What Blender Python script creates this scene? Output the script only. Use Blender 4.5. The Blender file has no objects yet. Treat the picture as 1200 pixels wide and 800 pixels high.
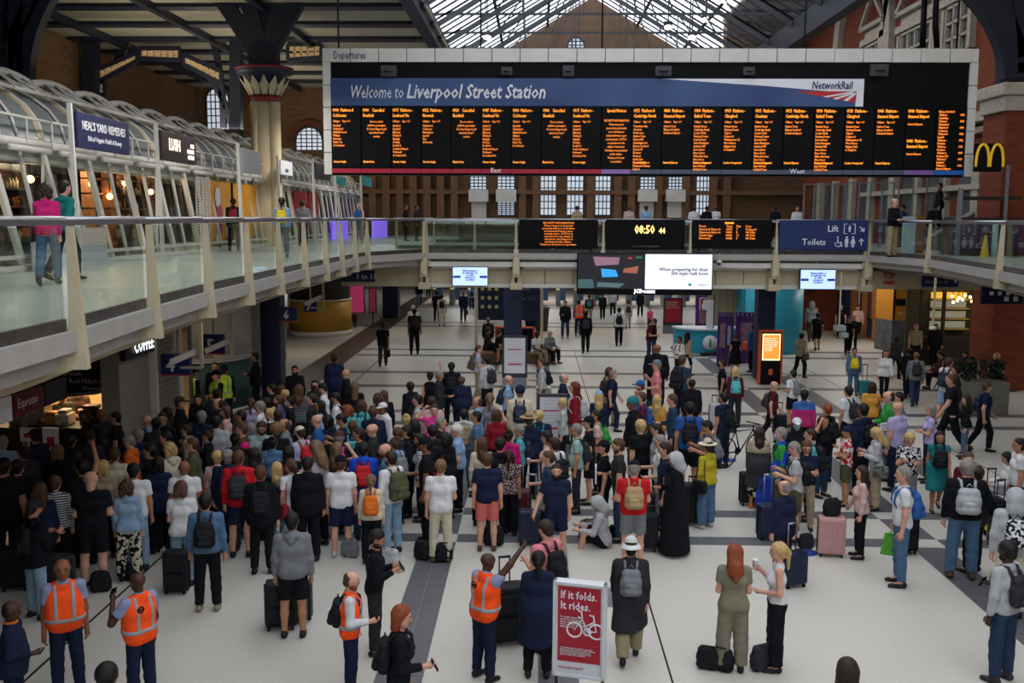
import bpy, bmesh, math, random
import numpy as np
from mathutils import Vector, Matrix, Euler
random.seed(7); rng = np.random.default_rng(7)
SC = bpy.context.scene; COL = SC.collection
R = math.radians
# ---------------------------------------------------------------- camera
FPX, CX, CY, HCAM = 1150.0, 600.0, 400.0, 5.6
cam_d = bpy.data.cameras.new('camera'); cam = bpy.data.objects.new('camera', cam_d); COL.objects.link(cam)
cam_d.sensor_width = 36; cam_d.lens = 36*FPX/1200; cam_d.clip_end = 500
CAM_R = (Matrix.Rotation(R(1.295), 3, 'Z') @ Matrix.Rotation(R(90-7.14), 3, 'X') @ Matrix.Rotation(R(0.25), 3, 'Z'))
cam.matrix_world = Matrix.Translation((0, 0, HCAM)) @ CAM_R.to_4x4()
SC.camera = cam
# ---------------------------------------------------------------- light and exposure
W = bpy.data.worlds.new('world'); SC.world = W; W.use_nodes = True
bgn = W.node_tree.nodes['Background']; bgn.inputs[0].default_value = (.97, .98, 1.0, 1); bgn.inputs[1].default_value = 2.9
SC.view_settings.view_transform = 'Standard'; SC.view_settings.look = 'None'
SC.view_settings.exposure = 0.08; SC.view_settings.gamma = 1.0; SC.view_settings.use_curve_mapping = False
SC.cycles.use_denoising = True
SC.cycles.max_bounces = 7; SC.cycles.diffuse_bounces = 3; SC.cycles.transparent_max_bounces = 16
SC.cycles.sample_clamp_indirect = 6.0
SC.cycles.caustics_reflective = False; SC.cycles.caustics_refractive = False
def area_light(name, loc, size, power, color=(1, 1, 1), rot=(0, 0, 0), size_y=None):
    l = bpy.data.lights.new(name, 'AREA'); l.energy = power; l.color = color; l.size = size
    if size_y: l.shape = 'RECTANGLE'; l.size_y = size_y
    o = bpy.data.objects.new(name, l); o.location = loc; o.rotation_euler = rot; COL.objects.link(o); return o
# ---------------------------------------------------------------- measured rays: where a point seen in the photograph stands in the hall
def ray(px, py):
    return CAM_R @ Vector(((px-CX)/FPX, -(py-CY)/FPX, -1.0))
def fl(px, py, z=0.0):
    d = ray(px, py); t = (z-HCAM)/d.z
    return Vector((d.x*t, d.y*t, z))
def at(px, py, Y):
    d = ray(px, py); t = Y/d.y
    return Vector((d.x*t, Y, HCAM+d.z*t))
def atx(px, py, X):
    d = ray(px, py); t = X/d.x
    return Vector((X, d.y*t, HCAM+d.z*t))
# ---------------------------------------------------------------- materials
def lin(c):
    return tuple(((v/12.92) if v <= .04045 else ((v+.055)/1.055)**2.4) for v in c)
def rgb(h):
    return lin(tuple(int(h[i:i+2], 16)/255 for i in (0, 2, 4)))
MATS = {}
def mat(key, hexc, rough=.8, metal=0, emit=0, var=.12, scale=14, bump=0, spec=.3, hex2=None, coords='Object', detail=4, bscale=None):
    if key in MATS: return MATS[key]
    m = bpy.data.materials.new(key); m.use_nodes = True; nt = m.node_tree; b = nt.nodes['Principled BSDF']
    c = rgb(hexc); b.inputs['Roughness'].default_value = rough; b.inputs['Metallic'].default_value = metal
    b.inputs['Specular IOR Level'].default_value = spec
    b.inputs['Base Color'].default_value = (*c, 1)
    if var > 0 or hex2 or bump:
        tc = nt.nodes.new('ShaderNodeTexCoord'); n = nt.nodes.new('ShaderNodeTexNoise')
        n.inputs['Scale'].default_value = scale; n.inputs['Detail'].default_value = detail
        nt.links.new(tc.outputs[coords], n.inputs['Vector'])
        r = nt.nodes.new('ShaderNodeValToRGB'); nt.links.new(n.outputs['Fac'], r.inputs[0])
        c2 = rgb(hex2) if hex2 else tuple(min(1, v*(1+var)) for v in c)
        c1 = c if hex2 else tuple(v*(1-var) for v in c)
        r.color_ramp.elements[0].position = .35; r.color_ramp.elements[1].position = .65
        r.color_ramp.elements[0].color = (*c1, 1); r.color_ramp.elements[1].color = (*c2, 1)
        nt.links.new(r.outputs[0], b.inputs['Base Color'])
        if bump:
            n2 = nt.nodes.new('ShaderNodeTexNoise'); n2.inputs['Scale'].default_value = bscale or scale*2
            nt.links.new(tc.outputs[coords], n2.inputs['Vector'])
            bp = nt.nodes.new('ShaderNodeBump'); bp.inputs['Strength'].default_value = bump; bp.inputs['Distance'].default_value = .02
            nt.links.new(n2.outputs['Fac'], bp.inputs['Height']); nt.links.new(bp.outputs[0], b.inputs['Normal'])
    if emit:
        b.inputs['Emission Color'].default_value = (*c, 1); b.inputs['Emission Strength'].default_value = emit
    MATS[key] = m; return m
def emis(key, hexc, s=1.0):
    return mat(key, hexc, rough=.5, emit=s, var=0)
def glass(key, tint='EAF2EE', refl=.10, rough=.03, body=0.0, bodyhex='808080', k=.35):
    if key in MATS: return MATS[key]
    m = bpy.data.materials.new(key); m.use_nodes = True; nt = m.node_tree; nt.nodes.clear()
    out = nt.nodes.new('ShaderNodeOutputMaterial'); tr = nt.nodes.new('ShaderNodeBsdfTransparent'); gl = nt.nodes.new('ShaderNodeBsdfGlossy')
    tr.inputs[0].default_value = (*rgb(tint), 1); gl.inputs['Roughness'].default_value = rough
    lw = nt.nodes.new('ShaderNodeLayerWeight'); lw.inputs[0].default_value = .35
    ma = nt.nodes.new('ShaderNodeMath'); ma.operation = 'MULTIPLY_ADD'; ma.inputs[1].default_value = k; ma.inputs[2].default_value = refl
    nt.links.new(lw.outputs['Fresnel'], ma.inputs[0])
    mx = nt.nodes.new('ShaderNodeMixShader'); nt.links.new(ma.outputs[0], mx.inputs[0]); nt.links.new(tr.outputs[0], mx.inputs[1]); nt.links.new(gl.outputs[0], mx.inputs[2])
    if body:
        df = nt.nodes.new('ShaderNodeBsdfDiffuse'); df.inputs[0].default_value = (*rgb(bodyhex), 1)
        m2 = nt.nodes.new('ShaderNodeMixShader'); m2.inputs[0].default_value = body
        nt.links.new(mx.outputs[0], m2.inputs[1]); nt.links.new(df.outputs[0], m2.inputs[2]); nt.links.new(m2.outputs[0], out.inputs[0])
    else: nt.links.new(mx.outputs[0], out.inputs[0])
    MATS[key] = m; return m
def brickmat(key, c1, c2, mortar, scale=1.0, axes='XZ', rough=.85, squash=1):
    if key in MATS: return MATS[key]
    m = bpy.data.materials.new(key); m.use_nodes = True; nt = m.node_tree; b = nt.nodes['Principled BSDF']
    b.inputs['Roughness'].default_value = rough; b.inputs['Specular IOR Level'].default_value = .2
    tc = nt.nodes.new('ShaderNodeTexCoord'); sp = nt.nodes.new('ShaderNodeSeparateXYZ'); cb = nt.nodes.new('ShaderNodeCombineXYZ')
    nt.links.new(tc.outputs['Object'], sp.inputs[0])
    nt.links.new(sp.outputs[axes[0]], cb.inputs[0]); nt.links.new(sp.outputs[axes[1]], cb.inputs[1])
    br = nt.nodes.new('ShaderNodeTexBrick'); nt.links.new(cb.outputs[0], br.inputs['Vector'])
    br.inputs['Scale'].default_value = scale; br.inputs['Color1'].default_value = (*rgb(c1), 1); br.inputs['Color2'].default_value = (*rgb(c2), 1)
    br.inputs['Mortar'].default_value = (*rgb(mortar), 1); br.inputs['Mortar Size'].default_value = .012
    br.inputs['Brick Width'].default_value = .45; br.inputs['Row Height'].default_value = .15
    nt.links.new(br.outputs['Color'], b.inputs['Base Color']); MATS[key] = m; return m
# ---------------------------------------------------------------- tagging
def tag(o, label=None, cat=None, group=None, kind=None):
    if label: o['label'] = label
    if cat: o['category'] = cat
    if group: o['group'] = group
    if kind: o['kind'] = kind
    return o
def empty(name, loc=(0, 0, 0), rz=0, label=None, cat=None, group=None, kind=None):
    o = bpy.data.objects.new(name, None); COL.objects.link(o); o.location = loc; o.rotation_euler = (0, 0, rz); o.empty_display_size = .1
    return tag(o, label, cat, group, kind)
# ---------------------------------------------------------------- mesh builder
class MB:
    def __init__(s): s.v = []; s.f = []; s.mi = []; s.sm = []; s.cur = 0
    def add(s, vs, fs, smooth=False):
        n = len(s.v); s.v += [tuple(p) for p in vs]
        for f in fs: s.f.append([n+i for i in f]); s.mi.append(s.cur); s.sm.append(smooth)
        return s
    def box(s, lo, hi):
        x0, y0, z0 = lo; x1, y1, z1 = hi
        return s.add([(x0,y0,z0),(x1,y0,z0),(x1,y1,z0),(x0,y1,z0),(x0,y0,z1),(x1,y0,z1),(x1,y1,z1),(x0,y1,z1)],
                     [(0,3,2,1),(4,5,6,7),(0,1,5,4),(1,2,6,5),(2,3,7,6),(3,0,4,7)])
    def cbox(s, c, d):
        return s.box([c[i]-d[i]/2 for i in range(3)], [c[i]+d[i]/2 for i in range(3)])
    def bbox(s, lo, hi, b=.02):   # box with chamfered vertical and horizontal edges
        bm = bmesh.new(); bmesh.ops.create_cube(bm, size=1)
        for v in bm.verts: v.co = Vector([lo[i]+(v.co[i]+.5)*(hi[i]-lo[i]) for i in range(3)])
        bmesh.ops.bevel(bm, geom=bm.edges[:], offset=b, segments=2, affect='EDGES', profile=.6)
        bm.verts.index_update(); s.add([v.co[:] for v in bm.verts], [[v.index for v in f.verts] for f in bm.faces]); bm.free(); return s
    def bar(s, a, b, w, h=None, up=(0, 0, 1)):   # rectangular bar from a to b
        a = Vector(a); b = Vector(b); d = (b-a).normalized(); u = Vector(up)
        if abs(d.dot(u)) > .98: u = Vector((0, 1, 0))
        x = d.cross(u).normalized()*w/2; y = x.cross(d).normalized()*(h or w)/2
        vs = [a-x-y, a+x-y, a+x+y, a-x+y, b-x-y, b+x-y, b+x+y, b-x+y]
        return s.add(vs, [(0,1,2,3),(7,6,5,4),(0,4,5,1),(1,5,6,2),(2,6,7,3),(3,7,4,0)])
    def tube(s, pts, r, n=8, closed=False, cap=True):
        pts = [Vector(p) for p in pts]; rs = r if isinstance(r, (list, tuple)) else [r]*len(pts)
        m = len(pts); rings = []
        prev = None
        for i, p in enumerate(pts):
            if closed: d = pts[(i+1) % m]-pts[i-1]
            else: d = pts[min(i+1, m-1)]-pts[max(i-1, 0)]
            d.normalize()
            if prev is None:
                u = Vector((0, 0, 1)) if abs(d.z) < .9 else Vector((1, 0, 0)); x = d.cross(u).normalized()
            else: x = (prev-d*prev.dot(d)).normalized()
            prev = x; y = d.cross(x)
            rings.append([p+(x*math.cos(2*math.pi*k/n)+y*math.sin(2*math.pi*k/n))*rs[i] for k in range(n)])
        vs = [q for rg in rings for q in rg]; fs = []
        for i in range(m if closed else m-1):
            j = (i+1) % m
            for k in range(n): fs.append((i*n+k, i*n+(k+1) % n, j*n+(k+1) % n, j*n+k))
        if cap and not closed: fs.append(tuple(range(n-1, -1, -1))); fs.append(tuple((m-1)*n+k for k in range(n)))
        return s.add(vs, fs, True)
    def lathe(s, prof, c=(0, 0, 0), n=20):
        vs = [(c[0]+r*math.cos(2*math.pi*k/n), c[1]+r*math.sin(2*math.pi*k/n), c[2]+z) for r, z in prof for k in range(n)]; fs = []
        for i in range(len(prof)-1):
            for k in range(n): fs.append((i*n+k, i*n+(k+1) % n, (i+1)*n+(k+1) % n, (i+1)*n+k))
        fs.append(tuple(range(n-1, -1, -1))); fs.append(tuple((len(prof)-1)*n+k for k in range(n)))
        return s.add(vs, fs, True)
    def sphere(s, c, r, n=10):
        r = r if isinstance(r, (tuple, list)) else (r, r, r)
        vs = []; fs = []; m = n//2+1
        for i in range(m+1):
            t = math.pi*i/m
            for k in range(n):
                a = 2*math.pi*k/n; vs.append((c[0]+r[0]*math.sin(t)*math.cos(a), c[1]+r[1]*math.sin(t)*math.sin(a), c[2]+r[2]*math.cos(t)))
        for i in range(m):
            for k in range(n): fs.append((i*n+k, (i+1)*n+k, (i+1)*n+(k+1) % n, i*n+(k+1) % n))
        return s.add(vs, fs, True)
    def prism(s, poly, ext):   # planar polygon (list of points) pushed along ext
        poly = [Vector(p) for p in poly]; e = Vector(ext); n = len(poly)
        vs = poly+[p+e for p in poly]
        return s.add(vs, [tuple(range(n-1, -1, -1)), tuple(range(n, 2*n))]+[(i, (i+1) % n, n+(i+1) % n, n+i) for i in range(n)])
    def quadstrip(s, A, B, t):   # solid sheet between two polylines, thickness vector t
        t = Vector(t); n = len(A)
        vs = [Vector(p) for p in A]+[Vector(p) for p in B]; vs += [v+t for v in vs]; fs = []
        for i in range(n-1):
            fs.append((i, i+1, n+i+1, n+i)); fs.append((2*n+i, 3*n+i, 3*n+i+1, 2*n+i+1))
            fs.append((i, 2*n+i, 2*n+i+1, i+1)); fs.append((n+i, n+i+1, 3*n+i+1, 3*n+i))
        fs.append((0, n, 3*n, 2*n)); fs.append((n-1, 3*n-1, 4*n-1, 2*n-1))
        return s.add(vs, fs)
    def mesh(s, name, mats=()):
        me = bpy.data.meshes.new(name); me.from_pydata(s.v, [], s.f)
        for m in mats: me.materials.append(m)
        me.polygons.foreach_set('material_index', s.mi); me.polygons.foreach_set('use_smooth', s.sm); me.update(); return me
    def build(s, name, mats, parent=None, loc=None, rz=None, **k):
        if not isinstance(mats, (list, tuple)): mats = [mats]
        o = bpy.data.objects.new(name, s.mesh(name, mats)); COL.objects.link(o)
        if loc is not None: o.location = loc
        if rz is not None: o.rotation_euler = (0, 0, rz)
        if parent is not None: o.parent = parent
        return tag(o, **k)
def child(name, me, parent, m=None, mw=None):
    o = bpy.data.objects.new(name, me); COL.objects.link(o); o.parent = parent
    if m is not None:
        o.material_slots[0].link = 'OBJECT'; o.material_slots[0].material = m
    if mw is not None: o.matrix_local = mw
    return o
def text(body, size, m, parent=None, loc=(0, 0, 0), rot=(R(90), 0, 0), align='LEFT', bold=0, ext=.004, name='lettering', shear=0, sx=1, space=1, lead=1, res=1):
    c = bpy.data.curves.new(name, 'FONT'); c.body = body; c.size = size; c.align_x = align; c.extrude = ext; c.offset = bold; c.resolution_u = res
    c.shear = shear; c.space_character = space; c.space_line = lead; c.materials.append(m)
    o = bpy.data.objects.new(name, c); COL.objects.link(o); o.location = loc; o.rotation_euler = rot; o.scale = (sx, 1, 1)
    if parent: o.parent = parent
    return o
# ================================================================ palette of the hall
M_cream = mat('cream_paint', 'B2A68A', .55, var=.05, scale=3)
M_white = mat('white_paint', 'C9C8C2', .5, var=.05, scale=3)
M_offw = mat('white_steel', 'C4C2BA', .45, var=.04, scale=2)
M_lip_shaded = mat('edge_white_shaded', '9C9992', .5, var=.05, scale=3)  # white edge steel, darkened in its colour for the dimmer light there
M_navy = mat('navy_paint', '141C3A', .5, var=.08, scale=4)
M_iron = mat('dark_iron', '1B1F2E', .5, var=.15, scale=5)
M_black = mat('black_panel', '060607', .6, var=0, spec=.12)
M_dark = mat('dark_void', '15140F', .9, var=.2, scale=2)
M_steel = mat('brushed_steel', '9A9CA0', .3, metal=.9, var=.05, scale=20)
M_floor = mat('terrazzo_white', 'B1ADA3', .42, var=.0, hex2='C3BFB5', scale=55, spec=.45, detail=8)
M_fdark = mat('terrazzo_dark', '4E4F52', .45, hex2='606164', scale=70, spec=.4, detail=8)
M_fbrown = mat('terrazzo_brown', '3C332C', .5, hex2='4B4139', scale=60)
M_slit = mat('drain_slit', '141414', .9, var=0)
M_mfloor = mat('walkway_floor', 'A4ABA6', .3, hex2='B0B5B0', scale=30, spec=.5)
M_glass = glass('balustrade_glass', 'EEF5F1', .04, k=.25)
M_bglass = glass('barrel_glass', '9AA5A4', .10, .12, body=.6, bodyhex='8A9294')
M_sglass = glass('shop_glass', 'F0F4F2', .02, k=.07)
M_rglass = glass('roof_glass', 'F6F8FC', .0, .2, body=.05, bodyhex='E8EEF5', k=.03)
M_brickb = brickmat('brown_brick', '5D4630', '6B5138', '4A3A2B', .9, 'XZ')
M_bricks = brickmat('brown_brick_side', '5D4630', '6B5138', '4A3A2B', .9, 'YZ')
M_brickr = brickmat('red_brick_side', '6E3422', '7F3E28', '54382C', 1.6, 'YZ')
M_brickrx = brickmat('red_brick_front', '6E3422', '7F3E28', '54382C', 1.6, 'XZ')
M_stone = mat('pale_stone', 'A39B8C', .7, var=.1, scale=4)
M_aisle = mat('aisle_ceiling_board', '8F8B7B', .8, var=.06, scale=2)
M_backlit = mat('backlit_tracery', 'E0C49A', .6, var=.15, scale=10)  # pale tone stands in for light coming through the ironwork
M_skywin = glass('window_glass', 'DDE6EE', .05, .1, body=.15, bodyhex='D0D8E0')
M_lead = mat('window_lead', '3A3F44', .6, var=0)
DK = 4.5                                    # walkway level
# ================================================================ floor with its stripes
fb = MB().box((-32, -8, -.3), (34, 78, 0)).build('floor', M_floor, kind='structure')
DX = [(fl(473, 697).x, fl(519.4, 697).x), (fl(628, 440).x, fl(644.5, 440).x), (fl(1071, 644).x, fl(1112, 644).x), (fl(971, 483).x-.05, fl(988, 477).x+.0)]
DX[3] = (DX[2][0]+2.06, DX[2][1]+2.06)
crossY = [fl(780, 633).y, fl(780, 601.3).y, fl(740, 497.7).y, fl(740, 483.7).y, fl(740, 454.2).y, fl(740, 438).y, fl(700, 417.8).y, fl(700, 411).y,
          fl(500, 382).y, fl(500, 377.6).y, fl(500, 360.3).y, fl(500, 357).y]
CW = .22
tile_me = MB().bbox((0, 0, -.01), (1, 1, .004), .006).mesh('tile', [M_fdark])
def tile(x0, y0, x1, y1, m=None):
    o = bpy.data.objects.new('tile', tile_me); COL.objects.link(o); o.parent = fb; o.location = (x0, y0, 0); o.scale = (x1-x0, y1-y0, 1)
segs = [7.6]+[v for y in sorted(crossY) for v in (y-CW, y+CW)]+[75]
for i, (a, b) in enumerate(DX):
    for s0, s1 in zip(segs[::2], segs[1::2]):
        if s0 > 44: continue
        s1 = min(s1, 44)
        if s0 < 17:
            n = max(1, round((s1-s0)/.30)); h = (s1-s0)/n; w = (b-a)/2
            for k in range(n):
                for c in range(2): tile(a+c*w+.002, s0+k*h+.002, a+(c+1)*w-.002, s0+(k+1)*h-.002)
        else:
            mb = MB(); mb.box((a, s0, -.01), (b, s1, .004)); mb.build('stripe', M_fdark, fb)
for y in crossY:
    xs = [-9.4 if y < 35 else -7.3]+[v for a, b in DX for v in (a, b)]+[16]
    for x0, x1 in zip(xs[::2], xs[1::2]):
        if y < 19:
            n = max(1, round((x1-x0)/.6)); w = (x1-x0)/n
            for k in range(n): tile(x0+k*w+.002, y-CW, x0+(k+1)*w-.002, y+CW)
        else: MB().box((x0, y-CW, -.01), (x1, y+CW, .004)).build('stripe', M_fdark, fb)
xs = fl(757.5, 696).x; MB().box((xs-.012, 7.6, -.01), (xs+.012, 42, .003)).build('drain_slot', M_slit, fb)
xs = fl(109, 725).x; MB().box((xs-.018, 7.6, -.01), (xs+.018, 42, .003)).build('drain_slot', M_slit, fb)
xs = fl(905, 410).x; MB().box((xs-.012, 20, -.01), (xs+.012, 40, .003)).build('drain_slot', M_slit, fb)
MB().box((-8.6, 24, -.01), (-7.35, 70, .005)).build('stripe', M_fbrown, fb)
# ================================================================ outer walls
MB().prism([(-32, 62, 4.3), (34, 62, 4.3), (34, 62, 18), (11.6, 62, 18), (11.6, 62, 14.1), (-4.6, 62, 14.1), (-32, 62, 14.1)], (0, 1, 0)).build('wall_back', M_brickb, kind='structure')
MB().box((-20, 77, 0), (20, 77.5, 5)).build('wall_platforms', mat('platform_wall', '5A554E', .8, var=.2), kind='structure')
MB().box((-20, 63, 4.0), (20, 77.5, 4.3)).build('ceiling_platforms', mat('soffit', '8C887C', .8, var=.05, scale=2), kind='structure')
MB().box((-22, -8, 0), (-21, 63, 18)).build('wall_left', M_bricks, kind='structure')
MB().box((-22, -9, 0), (24, -8, 5.2)).build('wall_front', M_brickb, kind='structure')
wf = empty('window_60', kind='structure')  # unseen glazing added behind the camera to light the faces turned to it
MB().box((-22, -8.8, 5.2), (-8.2, -8.3, 17)).build('brickwork', M_brickb, wf)  # unseen infill that keeps the left side of the hall darker
for k in range(3, 10):
    MB().box((-22+4.6*k+.1, -8.6, 5.2), (-22+4.6*(k+1)-.1, -8.55, 16.5)).build('pane', M_rglass, wf); MB().box((-22+4.6*k-.1, -8.8, 5.2), (-22+4.6*k+.1, -8.4, 17)).build('window_frame', M_iron, wf)
MB().box((-22, -8.9, 16.5), (24, -8.3, 17.2)).build('trim_9', M_iron, kind='structure')
# back wall: stone piers, tall lattice windows, shutter boxes
def far_window(x0, x1, y0, y1, name='window_1', Y=61.9, arch=False, nx=4, ny=7):
    a = at(x0, y1, Y); b = at(x1, y0, Y); w = empty(name, (0, 0, 0), kind='structure')
    if arch:
        r = (b.x-a.x)/2; c = ((a.x+b.x)/2, b.z-r)
        pts = [(a.x, Y, a.z)]+[(c[0]-r*math.cos(math.pi*k/12), Y, c[1]+r*math.sin(math.pi*k/12)) for k in range(13)]+[(b.x, Y, a.z)]
        MB().prism(pts, (0, .05, 0)).build('pane', M_skylit, w)
    else: MB().box((a.x, Y, a.z), (b.x, Y+.05, b.z)).build('pane', M_skylit, w)
    g = MB()
    for k in range(nx+1):
        x = a.x+(b.x-a.x)*k/nx; zt = b.z
        if arch: zt = c[1]+math.sqrt(max(0, r*r-(x-c[0])**2))
        g.box((x-.03, Y-.05, a.z), (x+.03, Y, max(zt, a.z+.1)))
    for k in range(ny+1):
        z = a.z+(b.z-a.z)*k/ny; xa, xb = a.x, b.x
        if arch and z > c[1]:
            hw = math.sqrt(max(0, r*r-(z-c[1])**2)); xa, xb = c[0]-hw, c[0]+hw
        if xb-xa > .1: g.box((xa, Y-.05, z-.03), (xb, Y, z+.03))
    if arch: g.tube([(p[0], Y-.04, p[2]) for p in pts], .06, 6)
    g.build('window_frame', M_lead, w); return w
M_skylit = emis('daylit_window_glass', 'C3CEDB', .75)
for k, (x0, x1, y0, y1) in enumerate([(633, 652, 196, 252), (664, 684, 196, 252), (697, 716, 196, 252), (551, 570, 196, 222), (583, 603, 196, 222), (750, 769, 196, 222), (783, 800, 196, 222), (815, 833, 196, 252), (583, 603, 236, 252)]):
    far_window(x0, x1, y0, y1, 'window_%d' % (k+1))
for x0, x1 in [(549, 572), (581, 605), (748, 771), (781, 804)]:
    a = at(x0, 236, 61); b = at(x1, 222, 61); s = MB().box((a.x, 61.1, a.z), (b.x, 62, b.z)); c = at(x0, 255, 61)
    if x0 != 581: s.box((a.x+.15, 61.6, c.z), (b.x-.15, 62, a.z))
    o = s.build('trim_1', M_offw, kind='structure')
for k, px in enumerate(range(436, 860, 16)):
    a = at(px, 250, 61.3)
    if not any(abs(px+2-w) < 13 for w in (560, 593, 643, 674, 707, 760, 792, 824)):
        MB().bar((a.x, 61.7, 4.4), (a.x, 61.7, 15.5), .45, .5).build('trim_2', mat('brown_pier', '6A4E36', .8, var=.1, scale=3), kind='structure')
MB().box((-20, 61.4, 7.1), (30, 62, 7.35)).build('trim_3', mat('brown_pier', '6A4E36'), kind='structure')
rw = far_window(665, 685, 44, 62, 'window_20', arch=True, nx=4, ny=4, Y=61.35)
# left aisle end walls with blind arches and windows
def arch_ring(cx, cz, r, Y, w=.5, d=.4, z0=None, a0=0, a1=180, n=18):
    mb = MB(); A = []; B = []
    for k in range(n+1):
        t = R(a0+(a1-a0)*k/n); A.append((cx+r*math.cos(t), Y, cz+r*math.sin(t))); B.append((cx+(r+w)*math.cos(t), Y, cz+(r+w)*math.sin(t)))
    if z0 is not None:
        A = [(A[0][0], Y, z0)]+A+[(A[-1][0], Y, z0)]; B = [(B[0][0], Y, z0)]+B+[(B[-1][0], Y, z0)]
    return mb.quadstrip(A, B, (0, d, 0))
M_archbr = mat('brick_arch_band', '54301F', .85, var=.12, scale=5)
for (x0, x1, y0, y1, nm) in [(243, 268, 103, 152, 'window_21'), (347, 378, 149, 176, 'window_22')]:
    far_window(x0, x1, y0, y1, nm, arch=True, nx=5, ny=6, Y=61.9)
a = at(255, 100, 61.4); arch_ring(a.x, a.z-.9, 2.2, 61.5, .35).build('trim_4', M_archbr, kind='structure')
a = at(362, 150, 61.4); arch_ring(a.x, a.z-.8, 1.0, 61.5, .3).build('trim_5', M_archbr, kind='structure')
arch_ring(a.x-.5, a.z-1, 4.2, 61.6, .45).build('trim_6', M_archbr, kind='structure')
# ================================================================ walkway slabs
def P2(px, py): v = fl(px, py, DK); return (v.x, v.y)
EL = [P2(*p) for p in [(80, 387), (172, 360), (238, 342), (286, 331), (323, 322), (353, 315), (378, 310), (397, 306), (413, 302.5), (428, 299.8)]]
EL = [(EL[0][0]+.06, EL[0][1]-7.2), (EL[0][0]+.04, EL[0][1]-4.8), (EL[0][0]+.02, EL[0][1]-2.4)]+EL
YB = fl(800, 297.5, DK).y
XB0 = at(497, 297, YB).x; XB1 = at(1017, 297, YB).x
BR = [(at(p, 297, YB).x, YB) for p in (497, 605, 706.5, 808, 908.5, 1017)]
ER = [BR[-1], P2(1091, 304), P2(1176, 318), (8.7, 13.5), (8.6, 8), (8.6, 2)]
slab = MB()
Lp = EL+[(XB0, YB)]
slab.prism([(-16, EL[0][1], 4.28)]+[(x, y, 4.28) for x, y in Lp]+[(XB0, 36, 4.28), (-4.7, 38, 4.28), (-4.7, 61.5, 4.28), (-16, 61.5, 4.28)], (0, 0, .21))
slab.box((XB0, YB, 4.28), (XB1, 36, 4.49))
slab.prism([(XB1, 36, 4.28), (XB1, YB, 4.28)]+[(x, y, 4.28) for x, y in ER[1:]]+[(16.4, 2, 4.28), (16.4, 61.5, 4.28), (10.5, 61.5, 4.28), (10.5, 38, 4.28)], (0, 0, .21))
slab.box((-4.7, 46, 4.28), (10.5, 52, 4.49))
slab.build('floor_walkway', M_mfloor, kind='structure')
# underside of the walkways
sf = MB()
sf.prism([(-16, 2, 3.98)]+[(x-.55, y, 3.98) for x, y in EL]+[(-5.6, 61, 3.98), (-16, 61, 3.98)], (0, 0, .3))
sf.box((XB0-.6, YB+.35, 3.98), (XB1+.6, 35.8, 4.28))
sf.prism([(ER[k][0]+.5, ER[k][1]+.0, 3.98) for k in range(len(ER))]+[(16.3, 2, 3.98), (16.3, 61, 3.98), (11, 61, 3.98), (11, 36, 3.98)], (0, 0, .3))
sf.build('ceiling_undercroft', mat('soffit', '8C887C', .8, var=.05, scale=2), kind='structure')
MB().box((-9, -7.5, 3.9), (10, -1.2, 4.45)).build('floor_gallery', M_mfloor, kind='structure')
# edge beam along a polyline: white lip, stringer, bracket below every post
def edge_beams(poly, side, name):
    root = empty(name, kind='structure')
    for (x0, y0), (x1, y1) in zip(poly, poly[1:]):
        d = Vector((x1-x0, y1-y0, 0)); n = Vector((d.y, -d.x, 0)).normalized()*side; a = Vector((x0, y0, 0)); b = Vector((x1, y1, 0))
        e = d.normalized()*.03
        MB().prism([a+n*.10+Vector((0, 0, 4.30))-e, b+n*.10+Vector((0, 0, 4.30))+e, b-n*.2+Vector((0, 0, 4.30))+e, a-n*.2+Vector((0, 0, 4.30))-e], (0, 0, .2)).build('edge_lip', M_lip_shaded, root)
        MB().prism([a-n*.06+Vector((0, 0, 4.12))+e*5, b-n*.06+Vector((0, 0, 4.12))-e*5, b-n*.3+Vector((0, 0, 4.12))-e*5, a-n*.3+Vector((0, 0, 4.12))+e*5], (0, 0, .17)).build('stringer', M_lip_shaded, root)
    return root
trimL = edge_beams(Lp, 1, 'trim_10')
trimR = edge_beams(ER, 1, 'trim_11')
for (x0, y0), (x1, y1) in list(zip(Lp, Lp[1:])):
    a = Vector((x1, y1, 0)); n = Vector((1, 0, 0))
    # tapered cantilever arm under the post
    MB().prism([a+Vector((.04, -.12, 4.12)), a+Vector((.04, -.12, 4.3)), a+Vector((-2.8, -.12, 4.2)), a+Vector((-2.8, -.12, 3.72)), a+Vector((-.5, -.12, 3.95))], (0, .24, 0)).build('bracket', M_cream, trimL)
for (x1, y1) in ER[1:]:
    a = Vector((x1, y1, 0))
    MB().prism([a+Vector((-.04, -.12, 4.12)), a+Vector((-.04, -.12, 4.3)), a+Vector((2.8, -.12, 4.2)), a+Vector((2.8, -.12, 3.72)), a+Vector((.5, -.12, 3.95))], (0, .24, 0)).build('bracket', M_cream, trimR)
MB().prism([(EL[0][0]-.5, EL[0][1], 3.93)]+[(x-.42, y, 3.93) for x, y in EL[1:]]+[(x-.75, y, 3.93) for x, y in EL[::-1]], (0, 0, .3)).build('beam', M_cream, trimL)
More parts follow.
